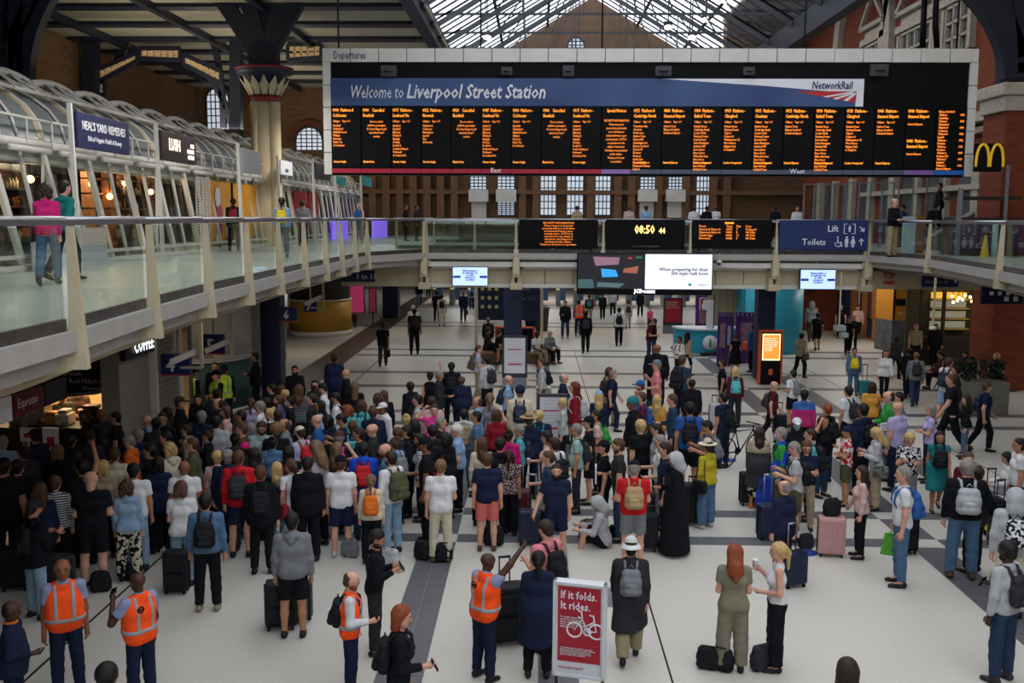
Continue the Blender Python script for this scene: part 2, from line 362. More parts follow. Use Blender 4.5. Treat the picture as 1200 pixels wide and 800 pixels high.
# bridge fascia: recessed cream panels, brackets under every post
fas = empty('trim_12', kind='structure')
zt, zb = 4.28, at(760, 337, YB+.4).z
for (xa, _), (xb, _) in zip(BR, BR[1:]):
    MB().box((xa-.02, YB-.12, 4.32), (xb+.02, YB+.1, 4.5)).build('edge_lip', M_lip_shaded, fas)
    MB().box((xa+.12, YB-.02, 4.06), (xb-.12, YB+.2, 4.22)).build('stringer', M_offw, fas)
    MB().box((xa+.22, YB+.15, 3.98), (xb-.22, YB+.4, 4.06)).build('stringer', M_offw, fas)
    for k in range(3):
        w = (xb-xa)/3; MB().bbox((xa+k*w+.01, YB+.35, zb), (xa+(k+1)*w-.01, YB+.5, 4.05), .012).build('fascia_panel', M_cream, fas)
    MB().bbox((xa+.2, YB+.28, zb-.02), (xb-.2, YB+.4, zb+.1), .02).build('stringer', M_offw, fas)
for x in [XB0+.15-1.2]:
    MB().box((x-1.7, YB+.35, zb), (XB0, YB+.5, 4.05)).build('fascia_panel', M_cream, fas)
MB().box((XB1, YB+.35, zb), (XB1+4.6, YB+.5, 4.05)).build('fascia_panel', M_cream, fas)
MB().box((XB0, YB+.5, zb), (XB1, YB+.55, 4.28)).build('fascia_backing', M_cream, fas)
for x, y in BR:
    m = MB().bbox((x-.11, YB-.22, 3.72), (x+.11, YB+.35, 4.34), .03); m.bbox((x-.16, YB-.05, zb), (x-.03, YB+.36, 3.75), .03); m.bbox((x+.03, YB-.05, zb), (x+.16, YB+.36, 3.75), .03)
    m.bbox((x-.2, YB-.1, zb-.06), (x+.2, YB+.36, zb+.16), .04); m.sphere((x, YB-.2, 3.85), .08)
    m.build('bracket', M_cream, fas)
# ================================================================ balustrades
RZ = 5.54
post_me = {}
def balustrade(poly, side, name, label, skip=(), post_w=.07, first=0, group='glass balustrades along the walkways'):
    root = empty(name, (0, 0, 0), label=label, cat='balustrade', group=group)
    for i, (x, y) in enumerate(poly):
        j = min(i, len(poly)-2); d = Vector((poly[j+1][0]-poly[j][0], poly[j+1][1]-poly[j][1], 0)).normalized(); n = Vector((d.y, -d.x, 0))*side
        b = Vector((x, y, 0))
        m = MB(); w = post_w/2
        # a post that narrows upwards, fixed to the outside of the slab
        def q(o, z, ww, dd): return [b+n*(o)+d*ww+Vector((0, 0, z)), b+n*(o)-d*ww+Vector((0, 0, z)), b+n*(o-dd)-d*ww+Vector((0, 0, z)), b+n*(o-dd)+d*ww+Vector((0, 0, z))]
        lo = q(.18, 4.12, w*1.5, .16); hi = q(.10, RZ-.03, w*.6, .07)
        m.add(lo+hi, [(3,2,1,0),(4,5,6,7),(0,1,5,4),(1,2,6,5),(2,3,7,6),(3,0,4,7)])
        m.build('post', M_cream, root)
    for i, ((x0, y0), (x1, y1)) in enumerate(zip(poly, poly[1:])):
        a = Vector((x0, y0, 0)); b = Vector((x1, y1, 0)); d = (b-a).normalized(); e = d*.07
        MB().bar(a+Vector((0, 0, RZ)), b+Vector((0, 0, RZ)), .09, .05).tube([a+Vector((0, 0, RZ+.02)), b+Vector((0, 0, RZ+.02))], .045, 8).build('handrail', M_steel, root)
        if i in skip: continue
        n = Vector((d.y, -d.x, 0))
        MB().prism([a+e-n*.01+Vector((0, 0, 4.62)), b-e-n*.01+Vector((0, 0, 4.62)), b-e-n*.01+Vector((0, 0, RZ-.04)), a+e-n*.01+Vector((0, 0, RZ-.04))], n*.015).build('glass_panel', M_glass, root)
        MB().prism([a+e-n*.02+Vector((0, 0, 4.49)), b-e-n*.02+Vector((0, 0, 4.49)), b-e-n*.02+Vector((0, 0, 4.62)), a+e-n*.02+Vector((0, 0, 4.62))], n*.04).build('kick_rail', mat('kick_rail', '4A4540', .4, metal=.4, var=.3, scale=8), root)
    return root
balustrade(Lp, 1, 'balustrade', 'glass balustrade with tapered cream posts along the walkway before the shops')
balustrade(BR, 1, 'balustrade', 'glass balustrade with display boards across the front of the bridge')
balustrade(ER, 1, 'balustrade', 'curved glass balustrade below the fast food sign by the brick pillar')
balustrade([(XB0-1.5+k*(XB1-XB0+3)/6, 35.9) for k in range(7)], -1, 'balustrade', 'glass balustrade along the rear edge of the bridge', post_w=.08)
balustrade([(-4.7+k*15.2/8, 46) for k in range(9)], 1, 'balustrade', 'glass balustrade of the second bridge near the far wall', post_w=.08)
# ================================================================ columns
def blue_column(px, pyb, w, name, Y=None, label=None):
    Y = Y or fl(px, pyb).y; x = at(px, 400, Y).x
    MB().bbox((x-w/2, Y-w/2, 0), (x+w/2, Y+w/2, 3.98), .05).sphere((x, Y-w/2, 2.9), (.05, .03, .05), 8).build(name, M_navy, kind='structure')
    return x, Y
blue_column(601, 448, .62, 'column_1', Y=34.0)
blue_column(895, 448, .62, 'column_2', Y=34.6)
blue_column(320, 466, .62, 'column_3')
blue_column(459, 361, .9, 'column_4', Y=63*.98*.9)
blue_column(987, 383, .7, 'column_5', Y=50)
blue_column(1090, 408, .5, 'column_6', Y=40)
q = at(1165, 400, 37.5); MB().box((q.x, 37.5, 0), (q.x+1.1, 38.6, 3.98)).build('column_9', M_brickrx, kind='structure')
# the pale clustered column with a lotus capital
YC = 38.5; c0 = at(311, 120, YC); rC = (at(325.5, 200, YC).x-at(295.5, 200, YC).x)/2
colr = empty('column_7', (c0.x, YC, 0), kind='structure')
m = MB(); m.lathe([(rC*.93, 0), (rC*.93, c0.z)], (-.12, 0, 0), 16); m.lathe([(rC*.5, 0), (rC*.5, c0.z)], (.35, -.1, 0), 12); m.lathe([(rC*.25, 0), (rC*.25, c0.z)], (-.32, -.42, 0), 8)
m.build('shaft', mat('column_paint', 'BFAE8C', .6, var=.05, scale=2), colr)
MB().lathe([(rC*1.05, 0), (rC*1.12, .12), (rC*1.02, .25)], (0, 0, c0.z), 20).build('astragal', mat('capital_red', '7A2A28', .6, var=.05), colr)
zc1 = at(311, 80, YC).z
MB().lathe([(rC*1.05, .25), (rC*1.15, .6), (rC*1.75, zc1-c0.z-.25), (rC*2.1, zc1-c0.z-.22), (rC*2.15, zc1-c0.z)], (0, 0, c0.z), 24).build('bell', mat('capital_navy', '232A40', .6, var=.05), colr)
MB().lathe([(rC*2.17, -.1), (rC*2.2, .0), (rC*1.8, .02)], (0, 0, zc1), 24).build('abacus', mat('capital_red', '7A2A28'), colr)
for k in range(14):
    a = 2*math.pi*k/14; l = MB(); ca, sa = math.cos(a), math.sin(a)
    def q(r, t, z): return (r*ca-t*sa, r*sa+t*ca, z)
    z0, z1 = c0.z+.25, zc1-.35
    l.add([q(rC*1.18, -.1, z0), q(rC*1.18, .1, z0), q(rC*1.55, .17, (z0+z1)/2), q(rC*2.0, 0, z1), q(rC*1.55, -.17, (z0+z1)/2), q(rC*1.4, 0, (z0+z1)/2)], [(0, 1, 2, 3, 4), (0, 5, 1), (1, 5, 2), (2, 5, 3), (3, 5, 4), (4, 5, 0)])
    l.build('petal', mat('capital_cream', 'B3A68A', .6, var=.05), colr)
# right brick pillar
YP = 32.5; a = at(1180, 120, YP)
pil = MB().box((a.x, YP, 0), (a.x+1.6, YP+1.6, 9.9)).build('column_8', M_brickrx, kind='structure')
z1 = at(1180, 97, YP).z
MB().bbox((a.x-.25, YP-.25, at(1180, 112, YP).z), (a.x+1.8, YP+1.8, z1), .06).bbox((a.x-.12, YP-.12, at(1180, 130, YP).z), (a.x+1.7, YP+1.7, at(1180, 112, YP).z), .04).build('trim_7', M_stone, kind='structure')
# iron ribs fanning from the capitals
def rib(root, pts, w=.35, d=.5, m=None):
    # curved box girder through points (quadratic)
    p0, p1, p2 = [Vector(p) for p in pts]; n = 12; mb = MB(); A = []; B = []
    up = Vector((0, 1, 0))
    for k in range(n+1):
        t = k/n; p = p0*(1-t)**2+p1*2*t*(1-t)+p2*t*t; tg = ((p1-p0)*(1-t)+(p2-p1)*t).normalized(); nn = tg.cross(up)
        if nn.length < .2: nn = Vector((1, 0, 0))
        nn.normalize(); A.append(p-nn*d/2-Vector((0, w/2, 0))); B.append(p+nn*d/2-Vector((0, w/2, 0)))
    mb.quadstrip(A, B, (0, w, 0))
    return mb.build('rib', m or M_iron, root)
roofL = empty('roof_ironwork', kind='structure')
def P(px, py, Y): return at(px, py, Y)
for (x1, y1, Y1), (x2, y2, Y2), w, d in [((283, 30, 38), (240, -30, 38), .35, .6), ((300, 20, 38), (268, -60, 38), .35, .55), ((332, 20, 38), (378, -40, 38), .4, .6), ((322, 30, 38), (345, -60, 38), .3, .5), ((290, 0, 40), (225, -90, 44), .3, .5), ((303, 40, 38.4), (302, -60, 38.4), .6, .7), ((316, 40, 38.4), (316, -60, 38.4), .5, .6)]:
    rib(roofL, (P(310, 79, 38.5), P(x1, y1, Y1), P(x2, y2, Y2)), w, d)
MB().bar(P(310, 81, 38.5), P(310, -60, 38.5), 1.0, .8).build('shaft', M_iron, roofL)
# cluster at far left, nearer the camera
for (xa, ya), (x1, y1), (x2, y2) in [((8, 110), (12, 40), (52, -15)), ((30, 95), (30, 30), (68, -20)), ((2, 60), (-8, 20), (10, -40)), ((22, 100), (22, 40), (22, -20))]:
    rib(roofL, (P(xa, ya, 27), P(x1, y1, 27), P(x2, y2, 27)), .35, .38)
MB().bar(P(15, 140, 27.4), P(15, -30, 27.4), .9, .6).build('shaft', M_iron, roofL)
# the big dark arch at upper right landing on the brick pillar
for dY, d in ((0, .8), (1.0, .5)):
    rib(roofL, (P(1188, 92, 33+dY), P(1185, 25, 33+dY), P(1135, -18, 33+dY)), .5, d)
    rib(roofL, (P(1203, 92, 33+dY), P(1205, 20, 33+dY), P(1190, -30, 33+dY)), .5, d)
MB().bar(P(1200, 95, 33.2), P(1200, -40, 33.2), 1.5, .8).build('shaft', M_iron, roofL)
# spandrel tracery on dark plates, its pale colour standing in for sky light behind
def spandrel(root, Y, segs, m=M_backlit):
    for (x0, y0, x1, y1, h0, h1) in segs:
        a = P(x0, y0, Y); b = P(x1, y1, Y); a2 = P(x0, y0+h0, Y); b2 = P(x1, y1+h1, Y)
        MB().prism([a2, b2, b, a], (0, .15, 0)).build('spandrel_backing', mat('tracery_ground', '2A2620', .8, var=.1), root)
        n = max(2, int(abs(x1-x0)/7)); t = MB()
        for k in range(n):
            u0, u1 = k/n, (k+1)/n
            for v0, v1 in ((0, .5), (.5, 1)):
                def q(u, v): return a.lerp(b, u).lerp(a2.lerp(b2, u), v)+Vector((0, -.06, 0))
                c = q((u0+u1)/2, (v0+v1)/2); rr = (q(u1, .5)-q(u0, .5)).length*.36
                t.tube([c+Vector((math.cos(R(45*j))*rr, 0, math.sin(R(45*j))*rr*.9)) for j in range(8)], .05, 4, closed=True)
                t.tube([q(u0, v0), c, q(u1, v1)], .04, 4); t.tube([q(u0, v1), c, q(u1, v0)], .04, 4)
        t.build('tracery', m, root)
        f = MB()
        for p, q2 in ((a, b), (a2, b2), (a, a2), (b, b2)): f.bar(p+Vector((0, -.08, 0)), q2+Vector((0, -.08, 0)), .14, .2)
        f.build('spandrel_frame', M_iron, root)
spandrel(roofL, 46, [(32, 54, 39, 57, 13, 13), (42, 58, 84, 84, 13, 13), (115, 82, 162, 62, 15, 10), (165, 57, 212, 57, 12, 14), (216, 64, 260, 84, 12, 14), (338, 52, 377, 52, 19, 16), (110, 92, 124, 98, 14, 16)])
for pts in [((115, 100), (135, 60), (186, 66)), ((186, 66), (250, 62), (272, 148)), ((45, 72), (85, 85), (96, 105)), ((96, 105), (75, 45), (45, 5)), ((70, 30), (90, 60), (107, 110)), ((262, 150), (262, 60), (232, 0)), ((125, 88), (150, 55), (160, 30))]:
    rib(roofL, [P(x, y, 46.5) for x, y in pts], .25, .26)
MB().bar(P(107, 190, 45.6), P(107, 45, 45.6), .6, .5).build('shaft', M_iron, roofL)
MB().bar(P(277, 235, 45.6), P(277, 30, 45.6), .5, .5).build('shaft', M_iron, roofL)
# aisle ceilings: boards between dark beams
ceilL = empty('ceiling_left', kind='structure')
ZA = 13.6; XLa, XRa = -21, -4.2
def boards(root, x0, x1, z, y0, y1, step=3.4):
    y = y0
    while y < y1:
        MB().box((x0, y+.5, z), (x1, y+step, z+.15)).build('ceiling_board', M_aisle, root)
        MB().box((x0, y-.25, z-.14), (x1, y+.5, z+.15)).build('beam', M_iron, root)
        y += step
boards(ceilL, XLa, XRa, ZA, 28, 60)
for x in (-19, -14.5, -10.3): MB().box((x-.12, 28, ZA-.3), (x+.12, 61.5, ZA)).build('beam', M_iron, ceilL)
MB().box((XLa, -8, ZA), (-5, 28, ZA+.3)).build('ceiling_left_near', M_aisle, kind='structure')
ceilR = empty('ceiling_right', kind='structure')
boards(ceilR, 11.4, 16.6, 17.6, 8, 61)
# nave roof: rafters, purlins, glass panes, trusses
XN0, XN1, XR, ZE, ZR = -4.6, 11.4, 3.4, 14.2, 18.9
roofN = empty('roof_nave', kind='structure')
bays = [-8+4.375*k for k in range(17)]
for s, xe in ((0, XN0), (1, XN1)):
    sl = Vector((XR-xe, 0, ZR-ZE))
    for b0, b1 in zip(bays, bays[1:]):
        far = b1 > 26
        n = 4 if far else 1
        for k in range(n):
            y0 = b0+(b1-b0)*k/n+.05; y1 = b0+(b1-b0)*(k+1)/n-.05
            p = Vector((xe, 0, ZE)); q = p+sl
            MB().prism([(p.x, y0, p.z), (p.x, y1, p.z), (q.x, y1, q.z), (q.x, y0, q.z)], (0, 0, .03)).build('pane', M_rglass, roofN)
        g = MB()
        for k in range(5 if far else 3):
            y = b0+(b1-b0)*k/(4 if far else 2); g.bar((xe, y, ZE-.05), (XR, y, ZR-.02), .20, .05)
        for t in (.33, .66): g.bar((xe+sl.x*t, b0, ZE+sl.z*t-.08), (xe+sl.x*t, b1, ZE+sl.z*t-.08), .14, .10)
        g.build('glazing_bar', mat('glazing_bar', '3A3D42', .6, var=.1), roofN)
M_truss = mat('truss_grey', '44464A', .6, var=.1)
for y in bays[8:]:
    t = MB()
    L0, R0, T0 = Vector((XN0, y, ZE-.3)), Vector((XN1, y, ZE-.3)), Vector((XR, y, ZR-.3))
    t.bar(L0, T0, .12, .22); t.bar(R0, T0, .12, .22); t.bar(L0+Vector((0, 0, .6)), R0+Vector((0, 0, .6)), .07, .1)
    for k in range(1, 6, 2):
        for S in (L0, R0):
            a = S.lerp(T0, k/6); b = Vector((S.x+(XR-S.x)*(k/6), y, ZE+.2)); c = Vector((S.x+(XR-S.x)*((k-1)/6), y, ZE+.2))
            t.bar(a, b, .06); t.bar(a, c, .06)
    t.build('truss', M_truss, roofN)
for xe in (XN0, XN1): MB().bar((xe, -8, ZE-.5), (xe, 61.5, ZE-.5), .5, 1.0).build('eaves_beam', M_iron, roofN)
# gable above the back wall
MB().prism([(XN0, 61.5, ZE-2), (XN1, 61.5, ZE-2), (XN1, 61.5, ZE), (XR, 61.5, ZR), (XN0, 61.5, ZE)], (0, .5, 0)).build('wall_gable', mat('gable_brown', '6A5442', .8, var=.12, scale=2), kind='structure')
# ================================================================ red brick building on the right
XW = 16.5
bl = empty('wall_right', kind='structure')
MB().box((XW, 20, 4.3), (XW+1, 62, 20)).build('brickwork', M_brickr, bl)
MB().box((XW, -8, 0), (XW+1, 20, 14)).build('brickwork', M_brickr, bl)
def wx(px, py): return atx(px, py, XW)
def stonebar(px0, py0, px1, py1, w=.3, d=.35, root=bl):
    a = wx(px0, py0); b = wx(px1, py1); MB().bar(a, b, d, w).build('stone_trim', M_stone, root)
# windows above the board (pixel quads on the side wall)
def side_window(x0, x1, yt, yb, nm, nv=3, nh=2, ped=False, slope=0):
    a = wx(x0, yb); b = wx(x1, yb); Y0, Y1 = sorted((a.y, b.y)); zt = wx((x0+x1)/2, yt).z; zb = wx((x0+x1)/2, yb).z
    w = empty(nm, kind='structure')
    MB().box((XW-.06, Y0, zb), (XW+.02, Y1, zt)).build('pane', mat('dim_pane', '4A4E52', .3, var=.1, scale=3), w)
    g = MB(); t = .10
    for k in range(nv+1): y = Y0+(Y1-Y0)*k/nv; g.box((XW-.2, y-t/2, zb), (XW-.04, y+t/2, zt))
    for k in range(nh+1): z = zb+(zt-zb)*k/nh; g.box((XW-.2, Y0, z-t/2), (XW-.04, Y1, z+t/2))
    g.box((XW-.3, Y0-.35, zb-.3), (XW, Y1+.35, zb-.1)); g.box((XW-.25, Y0-.35, zb), (XW, Y0-.1, zt)); g.box((XW-.25, Y1+.1, zb), (XW, Y1+.35, zt)); g.box((XW-.3, Y0-.5, zt+.1), (XW, Y1+.5, zt+.4))
    if ped:
        ym = (Y0+Y1)/2; P_ = [(XW-.3, Y0-.5, zt+.9), (XW-.3, Y1+.5, zt+.9), (XW-.3, ym, zt+2.4)]
        for i in range(3): g.bar(P_[i], P_[(i+1) % 3], .16, .2)
        g.box((XW-.15, Y0-.2, zt+.4), (XW, Y1+.2, zt+.9))
    g.build('window_frame', M_stone, w)
side_window(1017, 1036, 52, 75, 'window_30', 3, 2, True)
side_window(1059, 1093, 34, 75, 'window_31', 4, 2, True)
side_window(1112, 1138, 6, 62, 'window_32', 3, 3)
def side_arch(px, py, rY, rZ, nm, w=.6):
    c = wx(px, py); A = []; B = []
    for k in range(21):
        t = math.pi*k/20; A.append((XW-.3, c.y+rY*math.cos(t), c.z+rZ*math.sin(t))); B.append((XW-.3, c.y+(rY+w)*math.cos(t), c.z+(rZ+w)*math.sin(t)))
    A = [(A[0][0], A[0][1], 8)]+A+[(A[0][0], A[-1][1], 8)]; B = [(B[0][0], B[0][1], 8)]+B+[(B[0][0], B[-1][1], 8)]
    MB().quadstrip(A, B, (.3, 0, 0)).build(nm, M_stone, kind='structure')
side_arch(1068, 60, 3.0, 4.2, 'trim_20'); side_arch(1012, 60, 3.6, 4.4, 'trim_21', .8)
# cornices and stonework seen between board and pillar, running down to the walkway
for (z, h, d) in ((9.15, .35, .6), (8.8, .2, .35), (7.75, .25, .35), (6.75, .2, .3)):
    MB().box((XW-d, 22, z), (XW+.1, 50, z+h)).build('trim_22', M_stone, kind='structure')
for k in range(9):
    y = 34+k*2.9
    MB().box((XW-.22, y, 4.5), (XW, y+.6, 7.7)).build('trim_23', M_stone, kind='structure')
    MB().box((XW-.12, y+.85, 5.0), (XW, y+1.9, 7.5)).build('window_33', mat('dim_pane', '4A4E52'), kind='structure')
# hanging rods with cables in front of the building
for px in (1082, 1096):
    MB().tube([at(px+(2 if px > 1090 else -1), 56, 31.5), at(px, 30, 31.5), at(px+3, -40, 31.5)], .09, 6).build('cable', M_black, kind='structure')
# undercroft side walls and the far end
MB().box((-16.2, -8, 0), (-16, 62, 4.3)).build('wall_undercroft', mat('undercroft_wall', '6E675A', .8, var=.08), kind='structure')
MB().box((19, -8, 0), (19.4, 62, 4.3)).build('wall_undercroft_right', M_brickr, kind='structure')
# ================================================================ letters and light sources used on signs
E_amber = emis('amber_led', 'FF9A2E', 1.7); E_amberd = emis('amber_led_red', 'FF8C32', 1.25); E_yel = emis('clock_led', 'FFD27A', 1.6); E_white = emis('lit_white', 'F4F4F8', .95)
T_white = mat('white_print', 'D8D8DC', .6, var=0); T_navy = mat('navy_print', '1E2C55', .6, var=0); T_grey = mat('grey_print', '8A8C92', .6, var=0)
M_blue = mat('sign_blue', '1A2A5C', .45, var=.03, scale=2)
# ================================================================ the departures board
YD = 31.0
xl, xr = at(379, 130, YD).x, at(1143, 130, YD).x; zt, zb = at(760, 57, YD).z, at(760, 206, YD).z
db = empty('departure_board', ((xl+xr)/2, YD, zb), label='huge black departures board with amber train lists hanging in a white frame', cat='departure board')
dbi = Matrix.Translation(-db.location)
def D(px, py): p = at(px, py, YD); return p-db.location
x0, x1 = xl-db.location.x, xr-db.location.x; H = zt-zb
fl_w = at(388, 130, YD).x-xl; top_h = H-(at(760, 73, YD).z-zb)
MB().box((x0, .05, 0), (x1, .5, H)).build('casing', M_black, db)
n = 23
for k in range(n):
    a = x0+(x1-x0)*k/n; b = x0+(x1-x0)*(k+1)/n
    MB().bbox((a+.01, -.04, H-top_h), (b-.01, .06, H), .01).build('frame_panel', M_offw, db)
for k in range(5):
    a = (H-top_h)*k/5; b = (H-top_h)*(k+1)/5
    MB().bbox((x0, -.04, a+.01), (x0+fl_w, .06, b-.01), .01).build('frame_panel', M_offw, db)
    MB().bbox((x1-fl_w, -.04, a+.01), (x1, .06, b-.01), .01).build('frame_panel', M_offw, db)
xi0, xi1 = x0+fl_w, x1-fl_w
zban1, zban0 = D(760, 92).z, D(760, 124.5).z; xb1 = D(1012, 110).x
Mban = mat('welcome_banner', '263A66', .5, hex2='3A567F', scale=.35, detail=1)
MB().box((xi0, -.03, zban0), (xb1, .05, zban1)).build('welcome_banner', Mban, db)
MB().prism([(xb1-6.2, -.034, zban1-.01), (xb1-.01, -.034, zban1-.01), (xb1-.01, -.034, zban0), (xb1-.25, -.034, zban0), (xb1-.22, -.034, zban1-.45), (xb1-3, -.034, zban1-.22)], (0, .003, 0)).build('banner_white_sweep', T_white, db)
MB().prism([(xb1-2.1, -.04, zban1-.38), (xb1-.22, -.04, zban1-.38), (xb1-.28, -.04, zban1-.72)], (0, .002, 0)).build('red_wedge', mat('logo_red', 'B3242E', .5, var=0), db)
for k, (a, b) in enumerate([((-1.7, -.36), (-.2, -.62)), ((-1.45, -.36), (-.2, -.5))]): pass
lg = MB()
for (ax, az), (bx, bz) in [((-1.25, -.535), (-.3, -.41)), ((-.95, -.595), (-.27, -.43)), ((-.62, -.65), (-.25, -.45))]:
    lg.add([(xb1+ax, -.043, zban1+az), (xb1+ax+.12, -.043, zban1+az-.03), (xb1+bx+.03, -.043, zban1+bz), (xb1+bx-.03, -.043, zban1+bz+.03)], [(0, 1, 2, 3)])
lg.build('logo_rays', T_white, db)
text('NetworkRail', .33, T_navy, db, (xb1-1.6, -.045, zban1-.31), bold=.006, shear=.15, sx=.72)
p = D(410, 115); text('Welcome to', .56, T_white, db, (p.x, -.05, p.z), shear=.25, sx=.58)
p = D(476, 115); text('Liverpool Street Station', .60, T_white, db, (p.x, -.05, p.z), bold=.010, shear=.25, sx=.74)
p = D(391, 69); text('Departures', .33, T_navy, db, (p.x, -.06, p.z), bold=.0, sx=.66)
# amber columns
zt_c, zb_c = D(760, 126).z, D(760, 195.5).z; NC = 21; cw = (xi1-xi0)/NC
calls = {'col': ('Shenfield\nChelmsford\nHatfield Peverel\nWitham\nKelvedon\nMarks Tey\n& Colchester', 'Greater Anglia'),
 'sou': ('Stratford\nShenfield\nBillericay\nWickford\nRayleigh\nHockley\nRochford\nSouthend Airport\nPrittlewell\n& Southend Vic', 'Greater Anglia'),
 'nor': ('Chelmsford\nColchester\nManningtree\nIpswich\nDiss\n& Norwich', 'Greater Anglia'), 'cam': ('Tottenham Hale\nCheshunt\nBroxbourne\nHarlow Town\nHarlow Mill\nSawbridgeworth\nBishops Stortford\nStansted M\nElsenham\nNewport\nAudley End\nGreat Chesterford\nWhittlesford Pkway\nShelford', 'Greater Anglia'),
 'enf': ('Bethnal Green\nCambridge Heath\nLondon Fields\nHackney Downs\nRectory Road\nStoke Newington\nStamford Hill\nSeven Sisters\nBruce Grove\nWhite Hart Lane\nSilver Street\nEdmonton Green\nBush Hill Park\n& Enfield Town', 'London Overground'),
 'chi': ('Bethnal Green\nHackney Downs\nClapton\nSt James St\nWalthamstow Ctl\nWood Street\nHighams Park\n& Chingford', 'London Overground'), 'sta': ('Harlow Town\nBishops Stortford\n& Stansted Airport', 'Stansted Express'), 'can': ('', 'Elizabeth line')}
cols = [('0900  Platform 8', 'Colchester', 'col'), ('0904    Cancelled', 'Shenfield', 'can'), ('0917  Platform -', 'Southend Vic', 'sou'), ('0922  Platform -', 'Norwich', 'nor'), ('0924    Cancelled', 'Shenfield', 'can'),
 ('0947  Platform -', 'Southend Vic', 'sou'), ('0900  Platform -', 'Colchester', 'col'), ('0904    Cancelled', 'Shenfield', 'can'), ('0917  Platform -', 'Southend Vic', 'sou'), ('Special Notices', '', 'spe'), ('0925  Platform 8', 'Cambridge North', 'cam'),
 ('0840  Platform -', 'Stansted Airport', 'sta'), ('0900  Platform -', 'Enfield Town', 'enf'), ('0903  Platform -', 'Chingford', 'chi'), ('0915  Platform -', 'Cheshunt', 'enf'), ('0925  Platform -', 'Cambridge North', 'sta'), ('0930  Platform -', 'Enfield Town', 'enf'),
 ('0933  Platform -', 'Chingford', 'chi'), ('0940  Platform -', 'Stansted Airport', 'sta'), ('', '', 'two'), ('', '', 'lst')]
S1 = cw*.155; S2 = cw*.108
for k, (h1, h2, key) in enumerate(cols):
    a = xi0+cw*k
    pn = MB().bbox((a+.02, -.02, zb_c-.06), (a+cw-.02, .05, zt_c+.03), .01).build('display_panel', M_black, db)
    X = a+cw*.06
    if key == 'spe':
        text('Special Notices', S1, E_amber, pn, (a+cw/2, -.04, zt_c-S1), align='CENTER', bold=.0, sx=.66)
        text('SECURITY INFORMATION\nPlease keep your\npersonal property with\nyou at all times as\nunattended items cause\nsecurity alerts. CCTV is\nin operation for the\nsafety of customers.\nSmoking is not permitted\nat this station.\nThank you for your\nco-operation.', S2, E_amberd, pn, (a+cw/2, -.04, zt_c-S1*3), align='CENTER', bold=.0, sx=.66, lead=1.12); continue
    if key == 'two':
        for dz in (0, .9): text('0940  Platform -\nStansted Airport', S1, E_amber, pn, (X, -.04, zt_c-S1-dz), bold=.0, sx=.66, lead=1.1); text('Stansted Express', S2, E_amberd, pn, (X, -.04, zt_c-S1*3.6-dz), bold=.0, sx=.66)
        continue
    if key == 'lst':
        text('Bishops Stortford\n Platform -\nCambridge\n Platform -\nChelmsford\n Platform 8\nColchester\n Platform 8\nIpswich\n Platform -\nNorwich\n Platform -\nRomford\n Platform 6\nSouthend Vic\n Platform 3\nStratford\n Platform 1\nStansted Airport', S2, E_amberd, pn, (X, -.04, zt_c-S1), bold=.0, sx=.66, lead=.95)
        text('\n'.join('\n%s' % t for t in ('0925', '0922', '0900', '0930', '0922', '0925', '0947', '0917', '0904')), S2, E_amberd, pn, (a+cw*.76, -.04, zt_c-S1), bold=.0, sx=.66, lead=.95); continue
    text(h1+'\n'+h2, S1, E_amber, pn, (X, -.04, zt_c-S1), bold=.0, sx=.66, lead=1.1)
    if key == 'can': text('Due to a short\nplatform, passengers\nfor Seven Kings should\ntravel the front 7\ncoaches.', S2, E_amberd, pn, (a+cw*.52, -.04, zt_c-S1*3.3), align='CENTER', bold=.0, sx=.66, lead=1.12)
    else:
        text('Calling at:     Page 1 of 1', S2*.92, E_amberd, pn, (X, -.04, zt_c-S1*3.2), sx=.6)
        text(calls[key][0], S2, E_amberd, pn, (X, -.04, zt_c-S1*4.15), bold=.0, sx=.66, lead=1.0)
    text(calls[key][1], S2, E_amber, pn, (X, -.04, zb_c+.1), bold=.0, sx=.66)
strip_c = [('A01C34', 9), ('8A6AA8', 1), ('4A5264', 9), ('7A5A98', 1), ('1F5FA8', 1)]; k = 0
for j, (hx, cnt) in enumerate(strip_c):
    for q in range(cnt):
        a = xi0+cw*k; MB().box((a+.008, -.035, .06), (a+cw-.008, .05, zb_c-.08)).build('colour_strip', mat('strip_'+hx, hx, .5, var=0), db); k += 1
text('East', .2, T_white, db, (xi0+cw*5.5, -.06, .085), align='CENTER', bold=.003); text('West', .2, T_white, db, (xi0+cw*15.5, -.06, .085), align='CENTER', bold=.003)
for px, w, h in ((456, .5, .34), (594, .35, .24), (666, .36, .33), (777, .5, .3), (877, .35, .24), (1029, .55, .36)):
    p = D(px, 84 if px != 1029 else 83); MB().bbox((p.x-w/2, -.16, p.z-h/2), (p.x+w/2, .04, p.z+h/2), .03).lathe([(w*.3, -.01), (w*.22, .02), (w*.1, .03)], (p.x, -.17, p.z)).build('loudspeaker', mat('speaker_grey', '3A3A3C' if px != 666 else '8C8C8A', .6, var=.1), db)
for px in (395, 563, 706, 945, 1125):
    p = D(px, 57); MB().tube([(p.x, .25, H), (p.x, .25, H+6)], .03, 6).build('hanger_rod', M_iron, db)
MB().box((x0+.2, .3, .5), (x1-.2, 1.0, H-.3)).build('rear_frame', M_iron, db)
